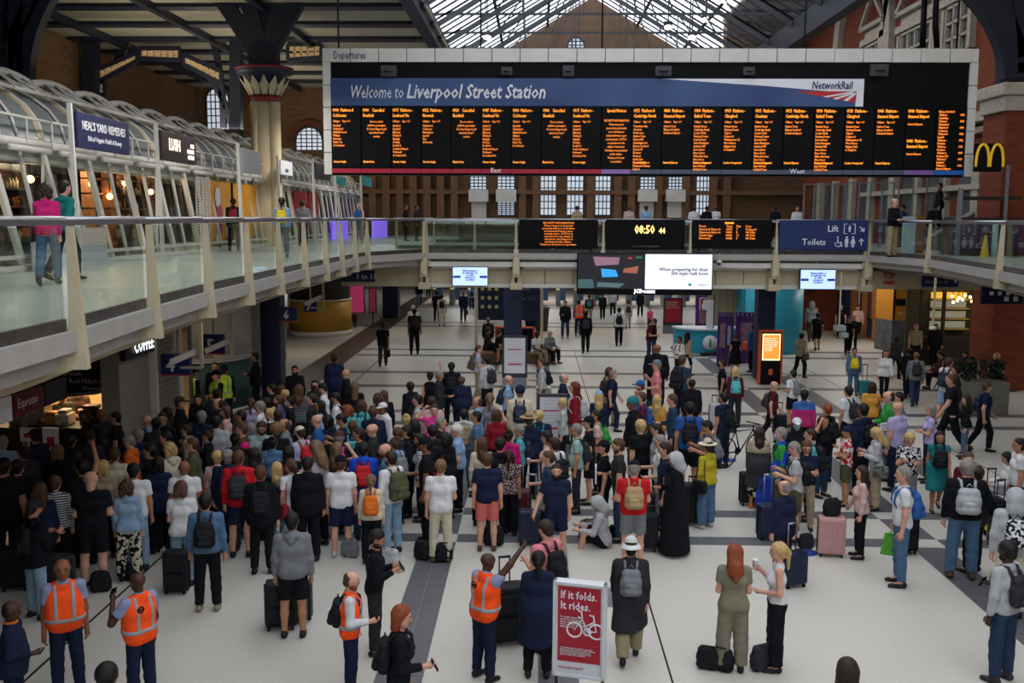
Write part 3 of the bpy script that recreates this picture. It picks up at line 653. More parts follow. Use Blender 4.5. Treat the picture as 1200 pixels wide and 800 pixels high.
# ================================================================ signs in and under the bridge parapet
YP_ = YB-.16
def sign_box(name, px0, px1, py0, py1, Y, m, label, cat, depth=.12, parent=None, bezel=None, group=None):
    a = at(px0, py1, Y); b = at(px1, py0, Y); c = ((a.x+b.x)/2, Y, a.z)
    r = empty(name, c, label=label, cat=cat, group=group); w = b.x-a.x; h = b.z-a.z
    MB().bbox((-w/2, 0, 0), (w/2, depth, h), .012).build('casing', bezel or m, r)
    MB().box((-w/2+.02, -.012, .02), (w/2-.02, .01, h-.02)).build('face', m, r)
    return r, w, h
r, w, h = sign_box('display_board', 608, 701, 257.5, 291, YP_, M_black, 'black display with amber security notice in the bridge parapet', 'display', group='black displays in the bridge parapet')
text('SECURITY INFORMATION\nPlease keep your personal\nproperty with you at all times\nas unattended items cause\nsecurity alerts. CCTV is in\noperation for the safety of\ncustomers. Smoking is not\npermitted at this station.\nThank you for your co-operation.', .085, E_amberd, r, (0, -.03, h-.13), align='CENTER', lead=1.0)
r, w, h = sign_box('display_board', 710, 803, 257.5, 292, YP_, M_black, 'black clock display reading 08:50 44 in the bridge parapet', 'clock', group='black displays in the bridge parapet')
text('08:50', .36, E_yel, r, (-.35, -.03, h-.43), bold=.008, sx=.8); text('44', .25, E_yel, r, (.42, -.03, h-.43), bold=.006, sx=.8)
text('Connect to Free Station Wi-Fi', .07, T_grey, r, (0, -.03, .08), align='CENTER')
r, w, h = sign_box('display_board', 811, 905, 257.5, 291, YP_, M_black, 'black display with amber arrivals list in the bridge parapet', 'display', group='black displays in the bridge parapet')
text('Arrivals', .09, E_amber, r, (-.1, -.03, h-.13), align='CENTER', bold=.004)
text('From\nStansted Airport\nStansted Airport\nCambridge\nNorwich', .1, E_amberd, r, (-1.05, -.03, h-.24), lead=.95); text('Time\n0835\n0842\n0846\n0848', .1, E_amberd, r, (-.2, -.03, h-.24), lead=.95); text('Plat\n7\n8\n11\n9', .1, E_amberd, r, (.12, -.03, h-.24), lead=.95); text('Due\nDelayed\n08 54m\n08 57m\n08 59m', .1, E_amberd, r, (.42, -.03, h-.24), lead=.95)
r, w, h = sign_box('lift_and_toilets_sign', 913, 1018, 258, 293, YP_, M_blue, 'dark blue sign for lift and toilets with white pictograms and arrows', 'sign')
text('Lift', .28, T_white, r, (.1, -.03, h-.36), bold=.004, sx=.95); text('Toilets', .28, T_white, r, (-.68, -.03, .17), bold=.004, sx=.95)
g = MB(); zz = h-.27
for s in (-1, 1): g.box((.80+s*.17-.012, -.02, zz-.16), (.80+s*.17+.012, -.01, zz+.16)); g.box((.80+s*.12-.05, -.02, zz+.14), (.80+s*.12+.05, -.01, zz+.16)); g.box((.80+s*.12-.05, -.02, zz-.16), (.80+s*.12+.05, -.01, zz-.14))
def pict(g, x, z, s=1, skirt=False):
    g.lathe([(.03*s, -.002), (.03*s, .002)], (0, 0, 0), 8) if False else None
    g.cbox((x, -.016, z+.13*s), (.055*s, .008, .055*s)); 
    if skirt: g.prism([(x-.03*s, -.02, z+.09*s), (x+.03*s, -.02, z+.09*s), (x+.075*s, -.02, z-.05*s), (x-.075*s, -.02, z-.05*s)], (0, .008, 0))
    else: g.cbox((x, -.016, z+.02*s), (.1*s, .008, .13*s))
    g.cbox((x-.022*s, -.016, z-.09*s), (.03*s, .008, .12*s)); g.cbox((x+.022*s, -.016, z-.09*s), (.03*s, .008, .12*s))
g.build('lift_symbol', T_white, r)
for a_ in ((.80, zz, .7), (.72, .27, 1.1), (.92, .27, 1.1, True)): g = MB(); pict(g, *a_); g.build('figure_symbol', T_white, r)
g = MB()
g.tube([(.46+.1*math.cos(R(t)), -.016, .22+.1*math.sin(R(t))) for t in range(-200, 60, 30)], .014, 5); g.bar((.44, -.016, .24), (.44, -.016, .36), .03); g.bar((.44, -.016, .24), (.54, -.016, .24), .03); g.bar((.54, -.016, .24), (.58, -.016, .12), .03); g.cbox((.44, -.016, .41), (.05, .01, .05))
def arrow(g, x, z, a, s=.1, y=-.016, t=.03):
    d = Vector((math.sin(R(a)), 0, math.cos(R(a)))); n = Vector((d.z, 0, -d.x)); c = Vector((x, y, z))
    g.bar(c-d*s, c+d*s, t); g.bar(c+d*s, c+d*s*.2+n*s*.7, t); g.bar(c+d*s, c+d*s*.2-n*s*.7, t)
g.build('wheelchair_symbol', T_white, r)
for a_ in ((1.18, zz, 135), (1.18, .27, 0)): g = MB(); arrow(g, *a_); g.build('arrow', T_white, r)
# double advertising screen hanging below the parapet
YJ = YB-.35
a = at(676, 345, YJ); b = at(836, 297, YJ); js = empty('advertising_screen', ((a.x+b.x)/2, YJ, a.z), label='wide black double advertising screen hung under the bridge, one half white', cat='screen'); w = b.x-a.x; h = b.z-a.z
MB().bbox((-w/2, 0, 0), (w/2, .3, h), .02).build('casing', M_black, js)
sx0 = at(756, 320, YJ).x-js.location.x; zlo = at(756, 338.5, YJ).z-js.location.z
M_scr = emis('screen_white', 'DCDFEE', .88)
MB().box((sx0, -.015, zlo), (w/2-.03, .01, h-.03)).build('lit_screen', M_scr, js)
text('When preparing for their\n200 mph rush hour', .15, mat('screen_text', '26262C', .6, var=0), js, (w/2-.15, -.03, h-.55), align='RIGHT', bold=.003, lead=.85)
text('cadence', .1, mat('screen_text', '26262C'), js, (w/2-.15, -.03, zlo+.12), align='RIGHT'); MB().cbox((w/2-.72, -.025, zlo+.15), (.1, .01, .09)).build('logo_dot', emis('teal_dot', '2A9A8C', .6), js)
def dimscr(hx, e=.6): return emis('scr_'+hx, hx, e)
MB().box((-w/2+.03, -.015, zlo), (sx0-.02, .01, h-.03)).build('dark_screen', emis('scr_dark', '1C1D22', .6), js)
def quadp(pts, m, y=-.02): MB().prism([(p[0], y, p[1]) for p in pts], (0, .004, 0)).build('picture_area', m, js)
L0 = -w/2+.03; sw = sx0-L0; sh = h-.06-zlo
def uv(u, v): return (L0+sw*u, zlo+sh*v)
quadp([uv(.22, .95), uv(.62, .93), uv(.6, .72), uv(.26, .68)], dimscr('8A6A78')); quadp([uv(.34, .6), uv(.56, .56), uv(.6, .36), uv(.36, .34)], dimscr('2C8FD0', .9)); quadp([uv(.68, .6), uv(.9, .68), uv(.88, .46), uv(.67, .48)], dimscr('9A5A48')); quadp([uv(0, .28), uv(.22, .28), uv(.24, .02), uv(0, .02)], dimscr('3E5A5C')); quadp([uv(.3, .2), uv(.7, .16), uv(.62, .04), uv(.28, .06)], dimscr('4E6A6C')); quadp([uv(.74, .94), uv(.8, .94), uv(.8, .88), uv(.74, .88)], dimscr('A03A3A')); quadp([uv(.86, .96), uv(.95, .96), uv(.95, .9), uv(.86, .9)], dimscr('2A6A5C'))
text('JCDecaux', .16, E_white, js, (0, -.02, .07), align='CENTER', bold=.01)
for s in (-1, 1): MB().bar((s*w*.4, .2, h), (s*w*.4, .45, h+.25), .06).build('hanger', M_iron, js)
# two pale blue information monitors
for (x0_, x1_, y0_, y1_, lab) in ((530, 572, 312.5, 335, 'light blue monitor under the bridge by the blue column'), (937, 980, 315.5, 339, 'light blue monitor under the bridge near the teal kiosk')):
    r, w, h = sign_box('monitor', x0_, x1_, y0_, y1_, YB-.1, emis('monitor_blue', 'BBD3FA', .85), lab, 'screen', bezel=M_black, group='monitors under the bridge')
    text('Bienvenidos a\nla estación de\nla calle\nLiverpool\nLondres', .085, mat('mon_text', '2A5CC0', .5, var=0), r, (0, -.03, h-.15), align='CENTER', bold=.003, lead=.85)
    MB().box((-w/2+.03, -.02, h*.42), (-w/2+.27, -.014, h*.54)).build('monitor_bar', mat('mon_text', '2A5CC0'), r); MB().box((w/2-.27, -.02, h*.42), (w/2-.03, -.014, h*.54)).build('monitor_bar', mat('mon_text', '2A5CC0'), r)
    MB().bar((0, .1, h), (0, .3, h+.5), .05).build('hanger', M_offw, r)
# no smoking, small signs
p = at(1042, 323, YB+.3); ns = empty('no_smoking_sign', p, label='round red no smoking sign on the cream bridge fascia', cat='sign')
m = MB(); m.tube([(.16*math.cos(R(t)), -.01, .16*math.sin(R(t))+.08) for t in range(0, 360, 20)], .022, 6, closed=True); m.bar((-.11, -.02, .19), (.11, -.02, -.03), .035); m.box((-.17, -.02, -.27), (.17, 0, -.17)); m.build('red_ring', mat('sign_red', 'B0303A', .5, var=0), ns)
MB().box((-.1, -.015, .065), (.09, -.005, .1)).build('cigarette', M_black, ns)
r, w, h = sign_box('small_lift_sign', 1081, 1124, 322, 336, YB-.3, M_blue, 'small dark blue lift sign on the fascia at the deck bend', 'sign'); text('Exit to street  Lift', .12, T_white, r, (-w/2+.08, -.03, .12), sx=.8)
arrow(g := MB(), w/2-.12, h/2, 135, .06); g.build('arrow', T_white, r)
r, w, h = sign_box('platform_sign', 388, 439, 317, 330, 30.5, M_navy, 'dark blue hanging sign pointing to the higher platforms', 'sign'); text('3 to 17', .22, T_white, r, (.1, -.03, .1))
r, w, h = sign_box('direction_sign', 1150, 1200, 336, 356, 27, M_navy, 'dark blue pictogram sign under the curved deck by the brick pillar', 'sign')
g = MB(); [MB().cbox((-w/2+.25+.22*i, -.02, h*.62), (.1, .01, .1)).build('pictogram', T_white, r) for i in range(3)]; [MB().cbox((.1+.25*i, -.02, h*.3), (.12, .01, .12)).build('pictogram', T_white, r) for i in range(2)]; arrow(g, .3, h*.65, 90, .1); g.build('arrow', T_white, r)
# platform number signs with box cameras on brackets
for (px0, px1, py0, py1, num, Y, cam_) in ((187, 222, 415, 440, '4', 21.5, (225, 417)), (238, 262, 392, 415, '5', 24.5, (262, 405)), (328, 348, 359.5, 377, '6', 29.5, None), (356, 371, 352, 366, '7', 34, (372, 352))):
    r, w, h = sign_box('platform_number_sign', px0, px1, py0, py1, Y, M_blue, 'square dark blue platform sign with a white %s' % {'4': 'four', '5': 'five', '6': 'six', '7': 'seven'}[num], 'sign', group='platform number signs')
    text(num, h*.8, T_white, r, (-w*.12, -.03, h*.22), align='CENTER', bold=.01); MB().box((-w/2, -.02, 0), (w/2, 0, .03)).build('red_edge', mat('sign_red', 'B0303A'), r)
    MB().bar((0, .06, h), (0, .06, 4.0-r.location.z), .05).build('hanger', M_cream, r)
    if cam_:
        q = at(cam_[0], cam_[1], Y-1.2); c = empty('security_camera', q, label='cream box camera on a drop bracket beside platform sign %s' % {'4': 'four', '5': 'five', '7': 'seven'}[num], cat='camera', group='box cameras')
        MB().bar((-.42, -.1, -.12), (.12, .1, .12), .14, .12).build('camera_box', M_offw, c); MB().bar((.2, 0, -.25), (.2, 0, 4.0-q.z), .07).bar((.2, 0, -.25), (-.25, 0, -.25), .05).build('bracket', M_cream, c)
for (px, py, Y, lab) in ((843, 308, YB-.2, 'white dome camera under the parapet beside the advertising screen'), (1093, 386, 27, 'white dome camera on a long pole before the coffee bar')):
    q = at(px, py, Y); c = empty('dome_camera', q, label=lab, cat='camera', group='dome cameras')
    MB().lathe([(.02, .1), (.09, .08), (.1, 0)][::-1], (0, 0, 0), 12).build('housing', M_offw, c); MB().sphere((0, 0, 0), .07, 10).build('dome', M_black, c)
    MB().bar((0, 0, .08), (0, 0, max(.3, (4.05 if Y < 29 else 4.1)-q.z)), .05).build('pole', M_cream, c)
q = at(874, 335, 28); c = empty('projector_camera', at(984, 400*.96, 28) if False else at(984, 392*.98, 30), label='grey box camera hanging on a thin pole before the orange hoarding', cat='camera', group='box cameras')
MB().cbox((0, 0, 0), (.3, .3, .16)).cbox((.1, -.1, -.2), (.2, .3, .14)).build('camera_box', mat('cam_grey', '8A928C', .5), c); MB().bar((-.02, 0, .08), (-.02, 0, 4.05-c.location.z), .04).build('pole', M_cream, c)
# ================================================================ poster stands on the concourse
def poster_stand(px, pyb, w, h, face, label, rz=0, base=True, Y=None, z0=.35, group='poster stands', thick=.12):
    p = fl(px, pyb); r = empty('poster_stand', (p.x, p.y, 0), rz, label=label, cat='poster stand', group=group)
    fr = M_darkfr
    mb = MB(); t = .07
    mb.bbox((-w/2, -thick/2, z0), (-w/2+t, thick/2, z0+h), .02).bbox((w/2-t, -thick/2, z0), (w/2, thick/2, z0+h), .02).bbox((-w/2, -thick/2, z0+h-t), (w/2, thick/2, z0+h), .02).bbox((-w/2, -thick/2, z0), (w/2, thick/2, z0+t*2), .02); mb.build('frame', fr, r)
    MB().box((-w/2+t, -.03, z0+t*2), (w/2-t, .03, z0+h-t)).build('poster', face, r)
    if base: MB().prism([(-w/2+.02, -.3, 0), (-w/2+.02, .3, 0), (-w/2+.02, .1, z0), (-w/2+.02, -.1, z0)], (w-.04, 0, 0)).build('base', mat('base_grey', '5C6268', .6), r)
    return r
M_darkfr = mat('dark_frame', '2E3134', .5, var=.05); M_paper = mat('poster_paper', 'C4C6CC', .5, var=0); M_red = mat('poster_red', '9C1F2E', .45, var=0); M_redp = mat('print_red', 'B02838', .5, var=0)
def notice(r, w, h, z0=.35):
    g = MB(); g2 = MB()
    for k in range(9): g.box((-w*.3, -.036, z0+h*(.86-.07*k)), (w*(.3 if k % 3 else .1), -.03, z0+h*(.865-.07*k)))
    MB().box((-w*.3, -.038, z0+h*.66), (w*.3, -.03, z0+h*.68)).build('red_line', M_redp, r); g2.box((-w*.25, -.038, z0+h*.3), (w*.28, -.03, z0+h*.335))
    g.build('printed_lines', T_grey, r); g2.build('red_line', M_redp, r)
r = poster_stand(603, 454, .84, 1.4, M_paper, 'grey poster stand with white notice before the navy column'); notice(r, .84, 1.4)
r = poster_stand(648, 537, .78, 1.2, M_paper, 'grey poster stand with white notice amid the waiting crowd'); notice(r, .78, 1.2)
r = poster_stand(788, 390, .95, 1.35, M_red, 'grey poster stand with red poster beside the teal information desk', z0=.4); text('Bringing faster\njourneys and\nmore seats to\nLiverpool Street', .1, T_white, r, (-.35, -.035, 1.5), lead=.9)
# foreground red poster
p = fl(676, 812); a = fl(650, 790); Yf = 9.35
q0, q1 = at(649, 675, Yf), at(708, 690, Yf)
rs = empty('folding_bike_sign', (at(679, 760, Yf).x, Yf, 0), R(-14), label='red folding bicycle poster in a white frame standing in the open floor', cat='poster stand')
hw = .265; zb_, zt_ = at(679, 792, Yf).z, at(679, 681, Yf).z
mb = MB(); t = .035
mb.bbox((-hw, -.06, zb_), (-hw+t, .06, zt_), .01).bbox((hw-t, -.06, zb_), (hw, .06, zt_), .01).bbox((-hw, -.06, zt_-t), (hw, .06, zt_), .01).bbox((-hw, -.06, zb_), (hw, .06, zb_+t), .01); mb.build('frame', mat('sign_frame_white', 'C8CACE', .4, metal=.2, var=0), rs)
MB().box((-hw+t, -.035, zb_+t), (hw-t, .035, zt_-t)).build('poster', M_paper, rs)
MB().box((-hw+t+.015, -.04, zb_+.16), (hw-t-.015, -.03, zt_-t-.015)).build('red_print', M_red, rs)
text('If it folds.\nIt rides.', .115, T_white, rs, (-hw+.075, -.046, zt_-.17), lead=.95, sx=.86, bold=.001)
text('To create space for\neveryone during peak\ntimes only folded bikes\ncan be carried on most\ntrain services.', .026, T_white, rs, (-hw+.075, -.046, zt_-.37), lead=.95)
text('A folding bike folds to a small size and can be\ncarried on all of our trains at any time of the day.\nPlease fold it before you board and keep it\nclear of doors and aisles. Check before you\ntravel for details of the restrictions.', .018, T_white, rs, (-hw+.075, -.046, zb_+.30), lead=1.0)
text('travel safely together', .03, M_redp, rs, (-hw+.06, -.046, zb_+.09))
b = MB(); zc = zb_+.50; bx = .055
for cx_ in (-.10, .12): b.tube([(bx+cx_+.075*math.cos(R(t)), -.046, zc+.075*math.sin(R(t))) for t in range(0, 360, 24)], .0095, 6, closed=True)
b.tube([(bx-.10, -.046, zc), (bx-.02, -.046, zc+.12), (bx+.03, -.046, zc-.01), (bx+.12, -.046, zc), (bx+.10, -.046, zc+.1), (bx-.01, -.046, zc+.03)], .009, 6); b.tube([(bx-.06, -.046, zc+.14), (bx-.02, -.046, zc+.12), (bx-.03, -.046, zc+.19), (bx-.06, -.046, zc+.2)], .009, 6); b.tube([(bx+.10, -.046, zc+.1), (bx+.09, -.046, zc+.16), (bx+.05, -.046, zc+.165)], .009, 6); b.tube([(bx+.03+.035*math.cos(R(t)), -.046, zc-.01+.035*math.sin(R(t))) for t in range(0, 360, 30)], .008, 6, closed=True)
b.build('bicycle_print', T_white, rs)
MB().bar((-hw+.03, .02, 0), (-hw+.03, .02, zb_+.02), .03).bar((hw-.03, .02, 0), (hw-.03, .02, zb_+.02), .03).bar((-hw, .02, .02), (-hw+.03, .3, .02), .03).bar((hw-.03, .02, .02), (hw-.03, .3, .02), .03).build('legs', M_iron, rs)
# orange digital kiosk
p = fl(901, 450); k = empty('digital_kiosk', (p.x, p.y, 0), label='tall black kiosk with orange edge and glowing orange screen by the navy column', cat='kiosk')
s_ = p.y/1150; kw, kh = 25*s_, (449-387)*s_*1.02
MB().bbox((-kw/2, -.15, 0), (kw/2, .15, kh), .03).build('body', M_black, k)
m = MB(); m.box((-kw/2-.03, -.17, .05), (-kw/2+.02, .15, kh)); m.box((kw/2-.02, -.17, .05), (kw/2+.03, .15, kh)); m.box((-kw/2-.03, -.17, kh-.02), (kw/2+.03, .15, kh+.03)); m.build('edge', mat('orange_edge', 'C04A24', .5, var=0), k)
MB().box((-kw/2+.06, -.17, kh*.46), (kw/2-.06, -.15, kh-.08)).build('screen_border', emis('kiosk_cream', 'F2EBB4', 1.0), k); MB().box((-kw/2+.1, -.18, kh*.49), (kw/2-.1, -.16, kh-.12)).build('screen', emis('kiosk_orange', 'F28A34', 1.1), k)
text('Save time and\nbuy your ticket\non the app before\nyou travel today\nTouch here for\nmore help\nand offers', .065, E_white, k, (-kw/2+.13, -.185, kh-.25), lead=1.05)
text('8', .3, mat('orange_edge', 'C04A24'), k, (0, -.17, .35), align='CENTER', bold=.02)
# ================================================================ barrel-glazed shops on the left walkway
XS = at(0, 315, 20).x; XS = -10.9
YS0, YS1, NB = 17.2, 60, 20; bw = (YS1-YS0)/NB
shopf = empty('shop_arcade', (XS, YS0, DK), label='row of shops in white steel under a long curved glass roof on the walkway', cat='shop')
def S(x, y, z): return Vector((x-XS, y-YS0, z-DK))
prof = [(-10.75, 7.25), (-10.85, 7.6), (-11.1, 7.95), (-11.5, 8.25), (-12.0, 8.5), (-12.6, 8.65), (-13.3, 8.72)]
M_dimshop = mat('shop_interior', '2E2B28', .8, var=.3, scale=2)
for k in range(NB+1):
    y = YS0+bw*k; near = k < 14
    # cream arched rib and thinner glazing ribs
    A = [S(x, y-.12, z+.05) for x, z in prof]; B = [S(x-.05, y-.12, z-.22) for x, z in prof]
    MB().quadstrip(A, B, (0, .24, 0)).build('arched_rib', M_cream, shopf)
    if k < NB:
        for j in range(2):
            ya = y+.13+j*(bw-.1)/2; yb = ya+(bw-.2)/2-.04
            MB().quadstrip([S(x, ya, z) for x, z in prof], [S(x, yb, z) for x, z in prof], (-.02, 0, -.02)).build('barrel_pane', M_bglass, shopf)
            MB().tube([S(x, ya-.02, z+.05) for x, z in prof], .035, 6).build('glazing_rib', M_offw, shopf)
        # lattice purlin at the crown: scalloped tube with struts
        cx, cz = -12.0, 8.62
        t = MB(); top = [S(cx, y+bw*u, cz+.10+.13*math.sin(math.pi*u)) for u in (0, .15, .3, .5, .7, .85, 1)]
        t.tube(top, .09, 8); t.tube([S(cx+.7, y, cz-.25), S(cx+.7, y+bw, cz-.25)], .05, 6); t.tube([S(cx-.5, y, cz+.1), S(cx-.5, y+bw, cz+.1)], .05, 6)
        for u in (.25, .5, .75): t.tube([S(cx+.7, y+bw*(u-.12), cz-.25), S(cx, y+bw*u, cz+.1+.13*math.sin(math.pi*u)), S(cx+.7, y+bw*(u+.12), cz-.25)], .025, 5)
        t.build('crown_truss', M_offw, shopf)
        e = MB(); e.tube([S(-10.6, y, 7.12), S(-10.6, y+bw, 7.12)], .10, 8); e.tube([S(-10.45, y+.25, 6.98), S(-10.45, y+bw-.25, 6.98)], .07, 6); e.tube([S(-10.5, y, 7.62), S(-10.5, y+bw, 7.62)], .03, 6); e.bar(S(-10.5, y, 7.1), S(-10.5, y, 7.62), .03); e.bar(S(-10.5, y+bw/2, 7.1), S(-10.5, y+bw/2, 7.62), .03)
        e.bar(S(-10.9, y, 6.85), S(-10.9, y+bw, 6.85), .18, .25); e.build('eaves_tube', M_offw, shopf)
        # leaning struts, thinner counter-strut, sill and glass
        def fx(z): return -10.75+(7.0-z)*.10
        st = MB(); st.bar(S(fx(7.0), y+.0, 7.0), S(fx(4.6), y+.62, 4.62), .13, .1); st.bar(S(fx(7.0)+.02, y+bw*.52, 7.0), S(fx(4.6), y+bw*.52+.45, 4.62), .07, .06)
        if k % 3 == 1: st.bar(S(fx(7.0)+.05, y+bw*.98, 7.0), S(fx(4.6)+.05, y+bw*.62, 4.62), .06, .05)
        st.build('strut', M_offw, shopf)
        MB().bar(S(fx(4.7)+.1, y, 4.78), S(fx(4.7)+.1, y+bw, 4.78), .08).bar(S(fx(4.6), y, 4.55), S(fx(4.6), y+bw, 4.55), .3, .1).build('sill', M_offw, shopf)
        ya, yb = y+.05, y+bw-.05
        MB().quadstrip([S(fx(4.6)-.06, ya, 4.6), S(fx(7)-.06, ya, 6.95)], [S(fx(4.6)-.06, yb, 4.6), S(fx(7)-.06, yb, 6.95)], (-.02, 0, 0)).build('shop_window', M_sglass, shopf)
for yy in range(9): area_light('shop_ceiling_light', (-12.3, 19+yy*3.4, 6.9), .8, 60, (1, .82, .62), (0, 0, 0), .8)
MB().box(S(-15.9, YS0, 4.5), S(-15.7, YS1, 7.3)).build('rear_wall', M_dimshop, shopf)
MB().box(S(-15.9, YS0, 7.0), S(-11.0, YS1, 7.1)).build('ceiling_panel', mat('shop_ceiling', '6E6C66', .8), shopf)
MB().box(S(-15.9, YS0-.1, 4.5), S(-11.0, YS0, 7.2)).build('end_wall', M_dimshop, shopf)
# dividing walls, shelves with bottles and jars
M_wood = mat('shelf_wood', '7A4A22', .6, var=.15, scale=6); M_grn = mat('jar_dark', '26302A', .4)
ORD = 'first second third fourth fifth sixth seventh eighth ninth tenth eleventh twelfth thirteenth fourteenth fifteenth sixteenth'.split()
def shelf_unit(y, x, w, label, warm=True, m_items=(('2A2622', 'B9702E', 'D8C8A0'))):
    r = empty('display_shelf', (x, y, DK), label=label, cat='shelf', group='shop shelves on the walkway')
    mb = MB(); mb.box((0, 0, 0), (.05, w, 2.3)).box((0, 0, 0), (.4, .05, 2.3)).box((0, w-.05, 0), (.4, w, 2.3))
    for z in (.1, .5, .9, 1.3, 1.7, 2.1): mb.box((0, 0, z), (.4, w, z+.04))
    mb.build('carcass', M_wood if warm else mat('shelf_grey', '4A4642', .7), r)
    for z in (.54, .94, 1.34, 1.74):
        n = int(w/.16)
        for i in range(n):
            hx = random.choice(m_items); hh = random.uniform(.16, .28); o = bot_me(hx)
            ob = bpy.data.objects.new('bottle', o); COL.objects.link(ob); ob.location = (x+.25, y+.12+i*(w-.2)/n, DK+z); ob.scale = (1, 1, hh/.22)
            tag(ob, ('%s bottle, %s along the %s board of the %s' % ({'2A2622': 'dark', 'B9702E': 'amber', 'D8C8A0': 'cream'}[hx], ORD[i], {.54: 'lowest', .94: 'second', 1.34: 'third', 1.74: 'top'}[z], label.replace('wooden shelf of dark bottles', 'shelf').replace('small jars ', '').replace('of jars ', ''))), 'bottle', 'bottles on the walkway shop shelves')
    return r
_bm = {}
def bot_me(hx):
    if hx not in _bm: _bm[hx] = MB().lathe([(.045, 0), (.045, .14), (.02, .18), (.02, .22)], (0, 0, 0), 8).mesh('bottle', [mat('bottle_'+hx, hx, .3, var=0)])
    return _bm[hx]
def ypx(px, X=-10.9): return atx(px, 240, X).y
shelf_unit(ypx(27), -12.2, 2.0, 'dim grey shelf of small jars behind the first shop window', False)
shelf_unit(ypx(47), -12.6, 2.2, 'dim grey shelf of jars in the shop beyond the magenta coat', False)
shelf_unit(ypx(150), -12.2, 1.5, 'warm lit wooden shelf of dark bottles in the second shop')
shelf_unit(ypx(160), -11.9, 2.4, 'warm lit wooden shelf of dark bottles below the white lettered shop sign')
shelf_unit(ypx(196), -12.4, 2.0, 'warm lit wooden shelf near the pierced white panel')
for (px, pz, e_) in ((150, 6.2, 30), (168, 6.6, 40), (197, 6.4, 30), (60, 6.5, 14), (130, 6.5, 14)):
    y = ypx(px); l = bpy.data.lights.new('shop_lamp', 'POINT'); l.energy = e_; l.color = (1, .66, .36); l.shadow_soft_size = .15
    o = bpy.data.objects.new('shop_lamp', l); o.location = (-12.0+.4, y+.5, pz); COL.objects.link(o)
    r = empty('pendant_lamp', (-11.6, y+.5, pz-.05), label='glowing pendant lamp in the walkway shop %s' % {150: 'left of the bottle shelves', 168: 'over the bottle shelves', 197: 'near the pierced panel', 60: 'behind the magenta coat', 130: 'by the shop doorway'}[px], cat='lamp', group='pendant lamps in the shops')
    MB().sphere((0, 0, 0), .09, 10).build('globe', emis('warm_globe', 'FFC07A', 6), r); MB().bar((0, 0, .08), (0, 0, 7.0-pz), .02).build('flex', M_black, r)
# coloured hoardings and panels filling later bays
def bayplate(px0, px1, hx, name, label, z0=4.65, z1=6.8, X=-10.62, cat='panel', m=None, group=None):
    y0, y1 = ypx(px0), ypx(px1); r = empty(name, (X, y0, 0), label=label, cat=cat, group=group); n = max(1, round((y1-y0)/1.6)); w = (y1-y0)/n
    for k in range(n): MB().bbox((-.05, k*w+.015, z0), (.02, (k+1)*w-.015, z1), .01).build('panel', m or mat('plate_'+hx, hx, .55, var=.05, scale=2), r)
    return r
r = bayplate(229, 291, 'D8962C', 'yellow_hoarding', 'yellow shop hoarding with pink and white printed figure behind the pale column', cat='hoarding')
g = MB(); yy = (ypx(245)-ypx(229)); g.sphere((.06, yy, 5.5), (.03, .38, .62), 10); g.build('pink_figure', mat('pink_print', 'A8405A', .6), r); MB().sphere((.06, yy-.1, 6.25), (.03, .28, .35), 10).sphere((.06, yy-.2, 4.9), (.03, .2, .2), 8).build('white_figure', T_white, r)
MB().box((.03, ypx(261)-ypx(229), 4.6), (.07, ypx(261)-ypx(229)+.1, 6.8)).build('door_gap', M_black, r)
bayplate(338, 352, '9A2430', 'red_poster', 'dark red poster panel in the shop bay past the pale column', cat='poster')
bayplate(354, 366, '7A1824', 'crimson_poster', 'crimson panel in the second shop bay past the pale column', cat='poster')
bayplate(372, 392, '3A4A8A', 'purple_lit_panel', 'glowing violet shop panel low behind the balustrade', z0=4.49, z1=5.6, X=-10.2, m=emis('violet', '7A5AE8', 1.1), cat='screen')
bayplate(396, 417, '7A5AE8', 'violet_screen', 'violet screen at the far end of the shop row', z0=4.49, z1=5.6, X=-9.0, m=emis('violet2', '8C6AF0', .9), cat='screen')
# pierced white panel
y0 = ypx(213); r = empty('pierced_panel', (-10.45, y0, 0), label='tall white pierced metal panel between shop window and yellow hoarding', cat='panel')
m = MB(); 
for c in range(5): m.box((-.02, c*.32, 4.6), (.02, c*.32+.06, 6.85))
for k in range(26): m.box((-.02, 0, 4.6+k*.088), (.02, 1.34, 4.6+k*.088+.035))
m.build('grid', M_offw, r)
# white reflective shop notice in the glass
r = empty('stock_notice', (-10.2, ypx(35)-0, 0), label='pale grey boarded shop notice with dark lettering behind the near balustrade', cat='notice')
y_ = ypx(35, -10.2); w_ = ypx(122, -10.2)-y_; r.location.y = y_
MB().bbox((-.03, 0, 4.49), (.03, w_, 5.35), .01).build('panel', mat('notice_panel', 'A7ADB0', .5, var=.03), r)
text('Don\'t let anything\nhold you back', .22, T_grey, r, (.05, .4, 5.05), rot=(R(90), 0, R(90)))
